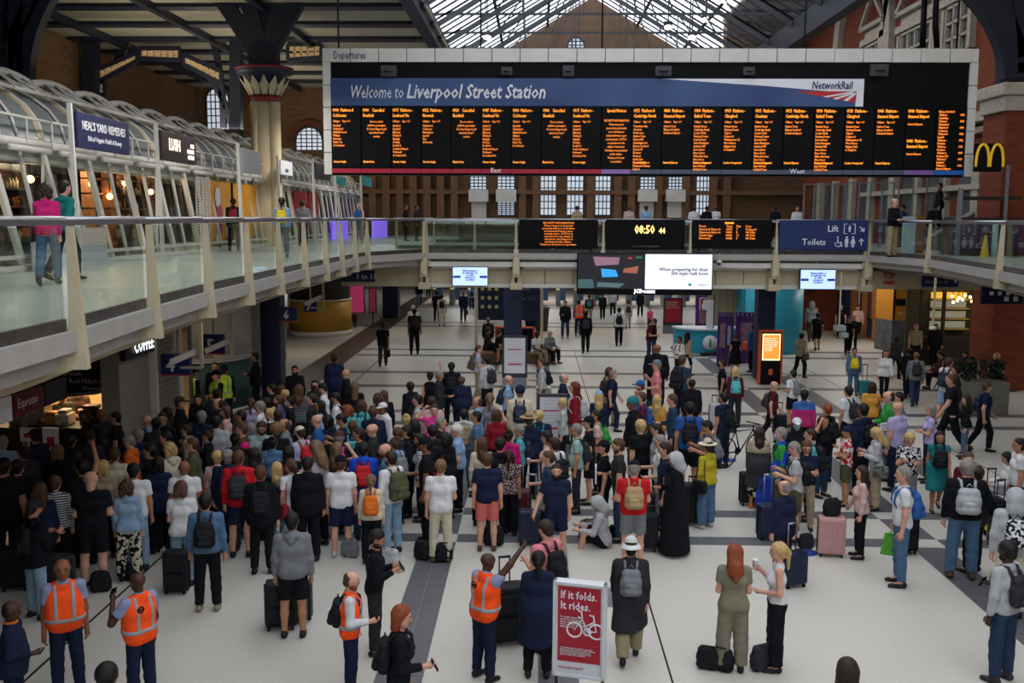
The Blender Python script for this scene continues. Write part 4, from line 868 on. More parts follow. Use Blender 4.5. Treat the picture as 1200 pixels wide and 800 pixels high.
# ---- blade signs facing the hall
def blade(px0, px1, pyt, pyb, X, m, label, txts, name='shop_sign', pole=True, ghost=None):
    a = atx(px0, (pyt+pyb)/2, X); b = atx(px1, (pyt+pyb)/2, X); zt_ = atx(px0, pyt, X).z; zb_ = atx(px0, pyb, X).z; L = b.y-a.y; h = zt_-zb_
    r = empty(name, (X, a.y, zb_), label=label, cat='sign', group='signs over the walkway shops')
    MB().bbox((-.06, .05, 0), (.06, L, h), .015).build('sign_box', m, r)
    for s, zz, sz, mm, al, kw in txts: text(s, sz, mm, r, (.07, (L*.5 if al == 'CENTER' else L*.2 if al == 'LEFT' else L*.92), zz), rot=(R(90), 0, R(90)), align=al, **kw)
    if pole: MB().bar((0, 0, -zb_+DK-.02), (-.05, -.02, h+.15), .09, .07).build('pole', M_offw, r)
    return r
blade(86, 148, 130, 172, -9.3, mat('sign_navy2', '1A2048', .5, var=0), 'dark blue remedies shop sign with white serif lettering on a pole', [("NEAL'S YARD REMEDIES", .38, .25, T_white, 'CENTER', dict(sx=.8, bold=.004)), ('Ethical Organic Health & Beauty', .16, .15, T_white, 'CENTER', dict(shear=.3, sx=.85))])
blade(186, 227, 152, 187, -9.3, mat('sign_choc', '2A2022', .4, var=0), 'dark shop sign with big glowing white four letter word', [('LUSH', .28, .42, emis('lush_lit', 'FFF0D8', 1.5), 'LEFT', dict(bold=.006, sx=.8)), ('FRESH\nHANDMADE\nCOSMETICS', .42, .15, emis('lush_lit', 'FFF0D8'), 'RIGHT', dict(sx=.6))])
bpy.data.objects['lettering.%03d' % 0] if False else None
blade(281, 303, 173, 201, -9.3, mat('sign_blank', '8E9092', .5, var=.03), 'blank grey shop sign in front of the pale column', [])
blade(327, 341, 187, 204, -9.6, T_white, 'white shop sign with grey square beyond the pale column', [('SHOP', .1, .2, T_navy, 'CENTER', {})])
blade(368, 386, 190, 209, -9.3, mat('sign_dark3', '2C2C34', .5, var=0), 'small dark shop sign under the corner of the departures board', [])
blade(394, 404, 206, 216, -8.6, mat('teal_sign', '1E8A8A', .5, var=0), 'small teal sign under the red strip of the board', [])
blade(424, 434, 206, 217, -7.9, mat('teal_sign', '1E8A8A'), 'teal sign at the far end of the shop row', [])
# ================================================================ coffee shop under the left walkway
XF = -8.4; YK = 20.2
def yx(px, X=XF): return atx(px, 450, X).y
cs = empty('coffee_kiosk', (XF, YK, 0), label='small coffee kiosk with warm lit counter under the walkway edge', cat='kiosk')
def K(px, py, dy=0.0): return at(px, py, YK+dy)-Vector((XF, YK, 0))
M_warm = mat('warm_plaster', 'C9A878', .7, var=.05); M_edge = mat('edge_grey', '7A7E80', .4, metal=.3)
MB().box((-4.6, 3.4, 0), (-.1, 3.5, 3.9)).build('rear_wall', M_warm, cs); MB().box((-4.6, .05, 2.75), (-.1, 3.4, 2.85)).build('ceiling_panel', M_warm, cs)
MB().box((-4.7, 0, 0), (-4.6, 3.5, 3.9)).build('end_wall', M_warm, cs)
top = [K(x, 418) for x in (-40, 0, 30, 60, 90, 115, 130, 139)]; bot = [K(x, y) for x, y in ((-40, 450), (0, 456), (30, 459), (60, 461), (90, 460.5), (115, 458), (130, 454), (139, 450))]
MB().quadstrip([p+Vector((0, -.05, 0)) for p in top], [p+Vector((0, -.05, 0)) for p in bot], (0, .12, 0)).build('signboard', mat('coffee_black', '101114', .5, var=0), cs)
MB().tube([p+Vector((0, -.06, -.02)) for p in bot], .045, 6).build('sign_edge', M_edge, cs)
MB().box((-4.7, -.02, 2.9), (.02, .3, 3.9)).build('fascia', mat('coffee_black', '101114'), cs)
M_pl = mat('pink_letter', 'B9A6A8', .6, var=0)
for w_, px, py, sz in (('Fairtrade', 73, 439, .13), ('Espresso', 119, 436, .13), ('Real Milkshakes', 83, 448, .14), ('Viennoiserie Tarts', 99, 456, .12), ('Sandwiches', 44, 456, .13)):
    q = K(px, py); text(w_, sz, M_pl, cs, (q.x, -.08, q.z), sx=.95)
for px in (26, 139): q = K(px, 450).x; MB().box((q-.05, -.06, 0), (q+.05, .06, 3.9)).build('post', M_edge, cs)
MB().bbox((-4.5, .1, 0), (K(112, 450).x, .7, 1.1), .02).bbox((-4.55, 0, 1.1), (K(112, 450).x+.05, .75, 1.15), .01).build('counter', mat('counter_dark', '2A211C', .5, var=.1), cs)
MB().box((K(112, 450).x, 1.2, 0), (K(126, 450).x, 1.3, 2.75)).build('red_panel', mat('cafe_red', '4A1E18', .6), cs)
for k in range(4): MB().box((K(127, 450).x, 1.5, .8+k*.4), (K(138, 450).x, 1.8, .84+k*.4)).build('shelf', mat('shelf_wood', '7A4A22'), cs)
for (px, w_, h_, hx, nm, lab) in ((12, .45, .42, '8A8C8A', 'coffee_machine', 'steel coffee machine at the end of the kiosk counter'), (36, .35, .45, '9A8A70', 'grinder', 'cream grinder on the kiosk counter'), (46, .42, .2, 'A8762E', 'pastry_case', 'amber lit pastry case on the kiosk counter'), (66, .3, .25, 'B8B0A0', 'cup_tray', 'tray of pale cups on the kiosk counter'), (95, .4, .35, '6A4A3A', 'till', 'brown till on the kiosk counter')):
    q = at(px, 450, YK+.4); o = empty(nm, (q.x, YK+.4, 1.15), label=lab, cat='counter item')
    MB().bbox((0, -.18, 0), (w_, .2, h_), .04).bbox((.05, -.12, h_), (w_-.05, .15, h_+.08), .02).build('body', mat('eq_'+hx, hx, .4, metal=.3), o); MB().sphere((w_*.3, -.2, h_*.6), .05, 8).bar((w_*.6, -.18, h_*.2), (w_*.6, -.3, h_*.2), .04).build('handle', M_steel, o)
for dx in (-3.6, -2.2, -.9): area_light('cafe_ceiling_light', (XF+dx, YK+1.8, 2.7), .6, 60, (1, .72, .42), (0, 0, 0), .6)
for (px, pyt, pyb, lab) in ((33, 501, 517, 'small white price card before the kiosk counter'), (60, 501, 528, 'white menu card before the kiosk counter')):
    q = at(px, pyt, YK-.08); q2 = at(px, pyb, YK-.08); o = empty('menu_card', (q2.x, YK-.05, q2.z), label=lab, cat='menu'); MB().bbox((-.17, -.03, 0), (.17, 0, q.z-q2.z), .005).bar((0, -.01, -q2.z+.0), (0, -.01, 0), .03).build('card', T_white, o); MB().box((-.08, -.036, .08), (.08, -.031, (q.z-q2.z)*.6)).build('red_print', M_redp, o)
# sign strip hanging under the walkway
XG = -7.5; q = atx(0, 480, XG); z0_, z1_ = atx(0, 497, XG).z, atx(0, 466, XG).z
r = empty('sandwich_sign', (XG, q.y, z0_), label='hanging sign strip in white and dark red beneath the nearest walkway bracket', cat='sign'); h = z1_-z0_
MB().bbox((-.04, -1.5, 0), (.04, .25, h), .01).build('white_board', T_white, r); MB().bbox((-.03, .3, .02), (.05, 1.15, h), .01).build('red_board', mat('sign_maroon', '5A1420', .5), r); MB().bbox((-.03, 1.2, .02), (.04, 1.9, h), .01).build('black_board', mat('coffee_black', '101114'), r)
text('Espresso', .2, M_pl, r, (.07, .35, h*.4), rot=(R(90), 0, R(90)), sx=.8); text('Sandwiches', .17, M_pl, r, (.06, -1.1, h*.4), rot=(R(90), 0, R(90)), sx=.8)
for y_ in (-1, 1.0): MB().bar((0, y_, h), (0, y_, 3.98-z0_), .03).build('hanger', M_iron, r)
# COFFEE lettering on dark fascia
r = empty('coffee_sign', (XF+.12, yx(150), 0), label='glowing white coffee lettering on a dark fascia beside the shutter', cat='sign')
L = yx(176)-yx(147); MB().box((-.1, -.35, 2.7), (0, L, 3.5)).build('fascia', mat('coffee_black', '101114'), r)
q = atx(149, 413, XF); text('COFFEE', .36, emis('coffee_lit', 'F0F4F4', 1.3), r, (.03, q.y-r.location.y, q.z-.02), rot=(R(90), 0, R(90)), bold=.006, sx=.85)
# roller shutters between pilasters
M_shut = mat('shutter_grey', '7C7A74', .5, metal=.2, var=.05)
def shutter(y0, y1, X, label, zt_=3.6):
    r = empty('roller_shutter', (X, y0, 0), label=label, cat='shutter', group='roller shutters')
    n = 30; h = zt_/n
    for k in range(n): MB().bbox((-.03, .05, k*h+.004), (.03, y1-y0-.05, (k+1)*h-.006), .008).build('slat', M_shut, r)
    MB().box((-.08, -.08, 0), (.08, .05, 3.95)).box((-.08, y1-y0-.05, 0), (.08, y1-y0+.1, 3.95)).box((-.1, 0, zt_), (.1, y1-y0, 3.95)).build('frame', M_offw, r)
shutter(yx(178), yx(207), XF+.05, 'grey roller shutter beside the glowing coffee lettering')
shutter(atx(287, 440, -8.9).y, atx(309, 440, -8.9).y, -8.9, 'grey shuttered shopfront beside the white curved kiosk')
MB().box((XF-.4, yx(141), 0), (XF-.02, yx(177), 3.95)).build('trim_30', mat('pilaster_grey', '8A877E', .6, var=.05), kind='structure')
# food poster and white curved kiosk with green base
r = empty('salad_poster', (XF-.3, yx(209), 0), label='large food poster with orange and green shapes by platform sign four', cat='poster')
L = yx(240)-yx(209); MB().box((-.05, 0, .9), (0, L, 3.7)).build('panel', mat('poster_slate', '5C5E5A', .6), r); MB().sphere((0, L*.35, 2.5), (.04, .65, .55), 10).build('orange_shape', mat('food_orange', 'A4522A', .6), r); MB().sphere((0, L*.55, 1.8), (.05, .6, .4), 10).sphere((0, L*.2, 1.7), (.04, .4, .3), 8).build('green_shape', mat('food_green', '5C7A2E', .6), r)
c = fl(262, 485); kc = Vector((-9.95, 28.6, 0)); kr = 1.55
r = empty('curved_kiosk', kc, label='white rounded kiosk with green base behind the police officers', cat='kiosk')
MB().lathe([(kr, 1.62), (kr, 3.9)], (0, 0, 0), 32).build('white_drum', mat('kiosk_white', 'A9AAA4', .45, var=.03), r)
MB().lathe([(kr-.02, .1), (kr-.02, 1.5)], (0, 0, 0), 32).build('green_base', mat('kiosk_green', '3C5A54', .5, var=.05), r)
MB().lathe([(kr+.03, 1.5), (kr+.03, 1.55)], (0, 0, 0), 32).lathe([(kr+.03, 1.58), (kr+.03, 1.62)], (0, 0, 0), 32).lathe([(kr+.02, 0), (kr+.02, .1)], (0, 0, 0), 32).build('band', M_offw, r)
# yellow kiosk, pink adverts, red cleaning trolley further back
p = fl(372, 396); r = empty('yellow_kiosk', (p.x-.2, p.y+1.6, 0), label='rounded yellow kiosk beyond the navy column', cat='kiosk')
MB().lathe([(1.5, .25), (1.5, 1.7)], (0, 0, 0), 28).build('yellow_drum', mat('kiosk_yellow', 'A8802A', .5), r); MB().lathe([(1.52, 0), (1.52, .25)], (0, 0, 0), 28).lathe([(1.53, 1.7), (1.53, 1.76)], (0, 0, 0), 28).build('band', M_offw, r); MB().lathe([(1.45, 1.76), (1.45, 3.9)], (0, 0, 0), 28).build('dark_top', mat('kiosk_dark', '2A2420', .5), r)
for (x0_, x1_, yt_, yb_, hx, lab, e) in ((372, 384, 339, 365, 'E0604E', 'glowing salmon screen above the yellow kiosk', 1), (405, 426, 332, 366, 'B8386A', 'pink advert panel in the dim side passage', .35), (433, 440, 338, 366, '7A2A4A', 'narrow plum advert panel beside the pink one', .2)):
    Y = 47 if x0_ == 372 else 50; a = at(x0_, yb_, Y); b = at(x1_, yt_, Y); r = empty('advert_panel', ((a.x+b.x)/2, Y, a.z), label=lab, cat='advert'); w = b.x-a.x; h = b.z-a.z
    MB().bbox((-w/2-.04, 0, -.04), (w/2+.04, .15, h+.04), .02).build('casing', M_black, r); MB().box((-w/2, -.01, 0), (w/2, .02, h)).build('face', emis('adv_'+hx, hx, e*.8), r); MB().bar((0, .1, -a.z), (0, .1, 0), .06).build('post', M_iron, r)
p = fl(410, 379); r = empty('cleaning_trolley', (p.x, p.y, 0), label='tall red wheeled stand before the pink advert', cat='trolley')
MB().bar((0, 0, .1), (0, 0, 1.9), .08).bar((-.35, 0, 1.9), (.1, 0, 1.9), .06).build('pole', mat('trolley_red', '7E1E24', .5), r); MB().bbox((-.3, -.25, .12), (.4, .25, .5), .05).build('base', mat('trolley_red', '7E1E24'), r)
for s in (-1, 1): MB().sphere((s*.25, 0, .09), .09, 8).build('wheel', M_black, r)
# ================================================================ right-hand ground floor
# orange hoarding: side faces and a front face
YO = 45.0; XO = at(1031, 400, YO).x
r = empty('orange_hoarding', (XO, YO, 0), label='orange shop hoarding with black screen and yellow corner', cat='hoarding')
L = 4.4; n = 5
for k in range(n): MB().bbox((0, k*L/n+.01, 0), (.12, (k+1)*L/n-.01, 3.9), .01).build('panel', mat('hoard_orange', 'B8763A', .55, var=.06, scale=1.5), r)
MB().bbox((-.03, -.15, 0), (.5, .25, 3.8), .02).build('yellow_corner', mat('hoard_yellow', 'D8AE1E', .5), r)
for (u0, u1, z0_, z1_, hx) in ((.62, .74, .3, 3.6, '1E2022'), (.3, .42, .9, 3.7, '5A3A30'), (.26, .4, .1, 1.0, '1C2A50')): MB().box((-.04, L*u0, z0_), (-.005, L*u1, z1_)).build('print_area', mat('hp_'+hx, hx, .5), r)
MB().box((-.05, L*.66, .5), (-.04, L*.7, 3.0)).build('white_print', T_white, r)
a = at(1037, 380, 42); b = at(1081, 348, 42); x0_, x1_ = a.x-XO, b.x-XO; y_ = 42-YO
MB().bbox((x0_+.3, y_, 1.35), (x1_, y_+.2, 3.95), .02).prism([(x0_+.3, y_, 1.35), (x0_+.3, y_, 3.95), (x0_, y_+1.2, 3.95), (x0_, y_+1.2, 1.35)], (.1, 0, 0)).build('front_panel', mat('hoard_amber', 'B97A22', .5, var=.05), r)
MB().box((x0_+.3, y_+.02, 0), (x1_, y_+.15, 1.35)).prism([(x0_+.3, y_, 0), (x0_+.3, y_, 1.35), (x0_, y_+1.2, 1.35), (x0_, y_+1.2, 0)], (.1, 0, 0)).build('grey_print', mat('hp_grey', '54565A', .6, var=.3, scale=3), r)
text('Something new is\narriving soon', .13, mat('hoard_letter', 'D8C49A', .6, var=0), r, (x0_+.42, y_-.02, 3.3), lead=1.2); MB().box((x0_+.42, y_-.03, 2.0), (x1_-.15, y_, 2.28)).build('dark_bar', M_black, r); text('Women', .2, mat('hoard_letter', 'D8C49A'), r, (x0_+.5, y_-.02, 1.6))
# wood/brick panel behind
a = at(938, 375, 50); b = at(978, 335, 50); MB().box((a.x, 50, 0), (a.x+2.0, 50.3, 4)).build('trim_31', M_brickrx, kind='structure')
MB().box((a.x-.4, 58, 0), (16, 58.3, 4)).build('trim_32', M_brickrx, kind='structure')
r, w, h = sign_box('small_red_sign', 945, 955, 336, 344, 49.8, mat('cafe_red', '4A1E18'), 'small dark red sign on the brick passage wall', 'sign')
# info booth: teal drum, purple walls, header
p = fl(915, 404); td = empty('teal_drum_kiosk', (at(913, 380, 41).x, 42.0, 0), label='tall teal drum shaped kiosk behind the orange kiosk screen', cat='kiosk')
MB().lathe([(1.2, 0), (1.2, 3.0)], (0, 0, 0), 32).build('drum', mat('kiosk_teal', '2C9AB2', .45, var=.04), td); MB().lathe([(1.22, 3.0), (1.22, 3.05)], (0, 0, 0), 32).build('light_ring', emis('ring_white', 'E8F4FA', 1.2), td); MB().lathe([(1.25, 3.05), (1.25, 3.6)], (0, 0, 0), 32).build('header', mat('header_teal', '1C6272', .5), td)
Yi = 44; a = at(835, 400, Yi); b = at(893, 342, Yi)
bt = empty('information_booth', (a.x, Yi, 0), label='purple and teal information booth with white lit edges', cat='booth'); W_ = b.x-a.x
MB().bbox((0, 0, 2.95), (W_+.3, 1.6, 3.5), .03).build('header', mat('header_teal', '174E5C'), bt); MB().box((-.02, -.03, 2.9), (W_, 0, 2.95)).build('lit_edge', emis('ring_white', 'E8F4FA'), bt)
text('Information', .22, T_white, bt, (.9, -.03, 3.12)); 
for k in range(6): MB().bbox((k*.27, 1.5, 0), (k*.27+.25, 1.6, 2.9), .01).build('timber_board', mat('booth_timber', '9C8868', .6), bt)
MB().bbox((W_*.62, .1, 0), (W_, 1.5, 2.9), .02).build('teal_wall', mat('kiosk_teal', '1F7C92'), bt); MB().box((W_*.66, .07, 1.3), (W_*.95, .1, 2.5)).build('screen', emis('booth_scr', '1A2A3A', .8), bt)
for (x0_, x1_, yt_, yb_, Y, lab) in ((840, 861, 366, 414, 37.5, 'purple graphic screen wall in front of the information booth'), (861, 905, 366, 414, 38.3, 'second purple graphic wall behind the navy column'), (815, 845, 343, 366, 46, 'purple banner wall behind the information desk')):
    a = at(x0_, yb_, Y); b = at(x1_, yt_, Y); w = b.x-a.x; z_ = 0; r = empty('purple_screen', ((a.x+b.x)/2, Y, 0), label=lab, cat='screen wall', group='purple booth walls')
    for k in range(3): MB().bbox((-w/2+w*k/3+.01, 0, z_), (-w/2+w*(k+1)/3-.01, .1, b.z), .01).build('panel', mat('booth_purple', '4A2668', .6, var=.2, scale=3), r)
    MB().box((-w*.35, -.02, z_+(b.z-z_)*.35), (-w*.02, 0, z_+(b.z-z_)*.8)).build('portrait_print', mat('print_mauve', '8A6A7A', .6, var=.3, scale=5), r); MB().box((w*.1, -.02, z_+(b.z-z_)*.4), (w*.3, 0, z_+(b.z-z_)*.75)).build('white_print', mat('print_pale', '8EA0B8', .6), r)
    for k in range(8): MB().box((-w/2+w*(k+.4)/8, -.01, b.z-.15), (-w/2+w*(k+.5)/8, .0, b.z-.03)).build('clip', T_white, r)
r, w, h = sign_box('red_picture', 820, 832, 349, 363, 45.8, mat('pic_red', '9A2A38', .6), 'small red picture with a white figure on the purple wall', 'picture', bezel=T_white); MB().sphere((0, -.03, h*.65), (.1, .02, .12), 8).sphere((0, -.03, h*.3), (.16, .02, .18), 8).build('figure_print', T_white, r)
# curved information desk
c = at(826, 398, 40.5); dk = empty('information_desk', (c.x+.2, 41.6, 0), label='curved teal information desk with white top and round i symbol', cat='desk')
A = [(1.35*math.cos(R(t))*1.0, 1.2*math.sin(R(t))-.0, 0) for t in range(180, 361, 12)]
MB().quadstrip([Vector(p)+Vector((0, 0, .08)) for p in A], [Vector(p)+Vector((0, 0, 1.05)) for p in A], (0, .06, 0)).build('front', mat('desk_teal', '2490A8', .45), dk)
MB().prism([Vector(p)*1.05+Vector((0, 0, 1.05)) for p in A], (0, 0, .07)).build('top', T_white, dk); MB().prism([Vector(p)*.99 for p in A], (0, 0, .08)).build('plinth', M_offw, dk)
MB().tube([(0, -1.26, .55), (0, -1.2, .55)], .3, 20).build('white_disc', T_white, dk); text('i', .5, mat('i_green', '1E8A6A', .5, var=0), dk, (0, -1.28, .38), align='CENTER', bold=.02)
# flag-type sign on weighted foot
p = fl(831, 416); r = empty('banner_stand', (p.x, p.y, 0), label='narrow white banner on a dark weighted foot before the information desk', cat='banner stand')
MB().bbox((-.16, -.03, .75), (.12, .03, 2.3), .01).build('banner', T_white, r); MB().bar((.14, 0, .1), (.14, 0, 2.5), .04).build('pole', M_iron, r); MB().bbox((-.4, -.3, 0), (.45, .3, .12), .03).prism([(-.25, -.2, .12), (.3, -.2, .12), (.16, -.1, .4), (-.08, -.1, .4)], (0, .4, 0)).build('foot', M_iron, r)
# coffee bar on the right with shelves of lit glass
XC0, YC_ = at(1098, 400, 36).x, 36.5
cb = empty('coffee_bar', (XC0, YC_, 0), label='dark coffee bar with gold lit display shelves beside the brick pillar', cat='bar')
Wc = at(1172, 400, 36).x-XC0
MB().box((0, 2.6, 0), (Wc+1, 2.7, 3.9)).build('rear_wall', mat('bar_olive', '4A4632', .7, var=.2), cb); MB().box((-.1, .2, 3.75), (Wc+.5, 2.7, 3.9)).build('ceiling_panel', M_black, cb); MB().bbox((.1, 1.6, 0), (Wc, 2.1, 1.1), .02).build('counter', mat('counter_dark', '2A211C'), cb)
for j, z in enumerate((1.35, 1.75, 2.15, 2.5)):
    MB().box((.9, 2.1, z), (Wc, 2.5, z+.04)).build('shelf', mat('lit_shelf', 'B89A50', .4), cb)
    MB().box((.9, 2.5, z+.05), (Wc, 2.52, z+.3)).build('backlight', emis('bar_gold' if j == 3 else 'bar_pale', 'D8A838' if j == 3 else 'A8A890', .8 if j == 3 else .35), cb)
for k in range(2): MB().box((-.06+k*.9, 1.2, 0), (.06+k*.9, 1.3, 3.75)).build('mullion', mat('bar_brown', '3A2A1C', .6), cb)
for k, (px, py) in enumerate([(1116, 347), (1124, 349), (1117, 354), (1131, 346), (1137, 348), (1122, 352), (1128, 351), (1139, 353), (1160, 356), (1167, 358), (1155, 359), (1163, 362), (1156, 351), (1148, 347), (1170, 353)]):
    q = at(px, py, 35.2+.2*(k % 3)); o = empty('bar_bulb', q, label='bare glowing bulb in the cluster above the coffee bar', cat='bulb', group='bulbs above the coffee bar'); MB().sphere((0, 0, 0), .06, 8).build('globe', emis('bulb_warm', 'FFD69A', 3), o); MB().bar((0, 0, .05), (0, 0, 3.95-q.z), .012).build('flex', M_black, o)
area_light('bar_light', (XC0+1.8, YC_+1.2, 3.6), 1.2, 18, (1, .8, .5))
r = empty('cafe_banner', (at(1106, 420, 31).x, 31, 0), label='black cafe barrier banner with grey lettering before the coffee bar', cat='banner'); w = at(1147, 420, 31).x-r.location.x
MB().bbox((0, 0, .15), (w, .04, 1.15), .01).build('banner', M_black, r); text('SOHO', .34, T_grey, r, (w*.28, -.01, .62)); text('COFFEE CO.', .1, T_grey, r, (w*.33, -.01, .42))
for x in (0, w): MB().bar((x, .02, 0), (x, .02, 1.2), .05).lathe([(.2, 0), (.18, .03)], (x, .02, 0), 14).build('post', M_steel, r)
p = fl(1150, 461); r = empty('planter', (at(1157, 450, 28).x, 28.3, 0), label='pale stone planter box by the brick pillar', cat='planter'); MB().bbox((-.7, 0, 0), (.8, .8, .95), .03).build('box', mat('planter_stone', '77746C', .8, var=.1), r)
b = MB()
for k in range(240):
    x, y, z = random.uniform(-.65, .75), random.uniform(.05, .75), .95+random.uniform(0, .6); d = Vector((random.uniform(-1, 1), random.uniform(-1, 1), random.uniform(.2, 1))).normalized()*.16; n_ = d.cross(Vector((0, 0, 1))).normalized()*.05; pp = Vector((x, y, z)); b.add([pp, pp+d*.5+n_, pp+d, pp+d*.5-n_], [(0, 1, 2, 3)])
b.build('foliage', mat('leaf_dark', '1C2A18', .6, var=.2), r, kind='stuff')
# grey graphic barrier below amber panel, tall belt posts
for px, py in ((1036, 409), (1105, 468), (1144, 468)):
    p = fl(px, py); o = empty('barrier_post', (p.x, p.y, 0), label='slim steel barrier post by the %s' % {1036: 'orange hoarding', 1105: 'cafe banner', 1144: 'planter'}[px], cat='post', group='slim barrier posts'); MB().lathe([(.16, 0), (.15, .03), (.03, .04), (.03, 1.0)], (0, 0, 0), 12).build('post', M_steel, o)
# fast food sign
q0, q1 = at(1143, 201, 30), at(1176, 168, 30); r = empty('fast_food_sign', ((q0.x+q1.x)/2, 30, q0.z), label='black square sign with yellow double arch letter by the pillar', cat='sign'); w = q1.x-q0.x; h = q1.z-q0.z
MB().bbox((-w/2, 0, 0), (w/2, .2, h), .03).build('casing', M_black, r)
g = MB()
for s in (-1, 1): g.tube([(s*(.21-.19*math.cos(R(t))), -.03, .14+.66*math.sin(R(t))**.75) for t in (0, 8, 18, 30, 45, 60, 75, 90, 105, 120, 135, 150, 162, 172, 180)], .04, 6)
g.build('arches', mat('arch_yellow', 'C9A21E', .5, emit=.25, var=0), r); MB().bar((w/2, .1, h*.5), (w/2+.5, 3.2, h*.5), .06).build('bracket', M_iron, r)
# glass screens, escalator and posts on the upper level at right
for (x0_, x1_, yt_, Y, lab) in ((940, 990, 216, 42, 'glass screen on the far walkway below the board'), (990, 1048, 214, 41, 'glass screen beside two people on the upper walkway'), (1050, 1120, 206, 40, 'glass lift enclosure with dark posts on the walkway')):
    a = at(x0_, 287, Y); b = at(x1_, yt_, Y); r = empty('glass_screen', (a.x, Y, DK), label=lab, cat='screen', group='glass screens on the upper walkway'); w = b.x-a.x; h = b.z-DK; n = 4
    for k in range(n): MB().box((w*k/n+.03, 0, .05), (w*(k+1)/n-.03, .02, h)).build('glass_panel', M_sglass, r)
    for k in range(n+1): MB().bar((w*k/n, 0, 0), (w*k/n, 0, h), .06).build('post', mat('post_grey', '6E7072', .5), r)
    MB().bar((0, 0, h), (w, 0, h), .05).build('rail', mat('post_grey', '6E7072'), r)
a = at(1125, 285, 31); r = empty('walkway_cabin', (a.x, 31.2, DK), label='low dark brown cafe enclosure on the upper walkway by the pillar', cat='cabin')
MB().bbox((0, 0, 0), (1.9, 1.2, 1.2), .03).box((0, 0, 1.75), (1.9, 1.2, 1.85)).build('body', mat('cabin_brown', '2E2018', .6, var=.1), r); MB().bar((0, 0, 0), (0, 0, 2.1), .12).bar((1.4, -.05, 0), (1.4, -.05, 2.8), .08).build('post', mat('post_grey', '6E7072'), r)
for k in range(6): MB().bbox((.1+k*.29, -.02, .3), (.32+k*.29, 0, 1.0), .01).build('panel', mat('cabin_panel', '4A3A30', .6), r)
q = at(1154, 294, 30); q.z = DK; r = empty('wet_floor_cone', q, label='yellow wet floor cone standing on the upper walkway', cat='cone'); MB().lathe([(.14, 0), (.13, .04), (.07, .4), (.04, .62), (.04, .66)], (0, 0, 0), 10).build('cone', mat('cone_yellow', 'C8A81E', .5), r)
q = at(1165, 294, 30); q.z = DK; r = empty('slim_bollard', q, label='pale slim bollard next to the yellow cone', cat='bollard'); MB().lathe([(.1, 0), (.08, 1.05), (.02, 1.1)], (0, 0, 0), 10).build('post', mat('bollard_pale', '9CB4AC', .5), r)
q = at(1064, 290, 33); r = empty('information_post', (q.x, 33, DK), label='white flat post on the walkway beside two people', cat='post'); MB().bbox((-.2, -.08, 0), (.2, .08, 1.22), .02).build('post', mat('post_pale', 'A8BCC4', .5), r)
for px in (1070, 1077): q = at(px, 288, 34); o = empty('ticket_machine', (q.x, 34, DK), label='orange framed stand on the walkway, %s of two' % ('nearer' if px == 1070 else 'farther'), cat='stand', group='orange stands'); MB().bbox((-.12, -.1, 0), (.12, .1, 1.25), .02).build('frame', mat('stand_orange', '9A6A1E', .5), o)
q = at(1105, 288, 37); r = empty('escalator_balustrade', (q.x-.5, 37, DK), label='grey escalator balustrade rising on the upper walkway', cat='escalator'); MB().prism([(0, 0, 0), (2, 0, 0), (2, 0, 1.6), (.2, 0, .5)], (0, .1, 0)).build('side_panel', mat('esc_grey', '565A60', .5), r); MB().bar((.1, .05, .55), (2, .05, 1.7), .09).build('handrail', M_offw, r)
# departures plan behind the bench and bench around the column
a = at(560, 375, 42); b = at(633, 342, 42); r = empty('hanging_departure_list', ((a.x+b.x)/2, 42, 0), label='dark navy information board on posts behind the bench', cat='information board'); w = b.x-a.x
MB().bbox((-w/2, 0, a.z), (w/2, .15, 3.2), .02).build('board', mat('board_navy', '121A30', .5), r)
for s in (-1, 1): MB().bar((s*(w/2+.08), .1, 0), (s*(w/2+.08), .1, 3.3), .12).build('post', M_cream, r)
g = MB(); 
for k in range(3):
    for j in range(3): MB().cbox((-w/2+.2+j*.3, -.02, 2.6-k*.38), (.14, .01, .14)).build('pictogram', mat('pic_yellow', 'A8A060', .6, var=0), r)
for k in range(2): text(['Platforms', 'Trains  1 2 3'][k], .16, T_grey, r, (.3, -.02, 2.55-k*.4))
p = fl(606, 414); bn = empty('round_bench', (at(603, 405, 37.8).x, 38.2, 0), label='brown upholstered bench around orange backed screens behind the navy column', cat='bench')
MB().bbox((-1.6, -.5, 0), (1.6, .9, .42), .05).build('seat', mat('bench_brown', '5C4A38', .7), bn); MB().bbox((-.75, .0, .42), (.75, .25, 1.35), .03).build('backrest', M_black, bn)
MB().box((-.78, -.02, .42), (-.72, .27, 1.38)).box((.72, -.02, .42), (.78, .27, 1.38)).box((-.78, -.02, 1.33), (.78, .27, 1.38)).build('orange_edge', mat('orange_edge', 'C04A24'), bn)
q = fl(651, 388); o = empty('litter_bin', (q.x-.7, q.y, 0), label='dark grey litter bin behind the seated grey haired man', cat='bin'); MB().lathe([(.3, 0), (.38, 1.1), (.42, 1.12), (.42, 1.18)], (0, 0, 0), 14).build('body', mat('bin_grey', '3A3C3E', .6), o)
MB().lathe([(.2, 1.17), (.36, 1.19)][::-1], (0, 0, 0), 14).build('lid', M_black, o)
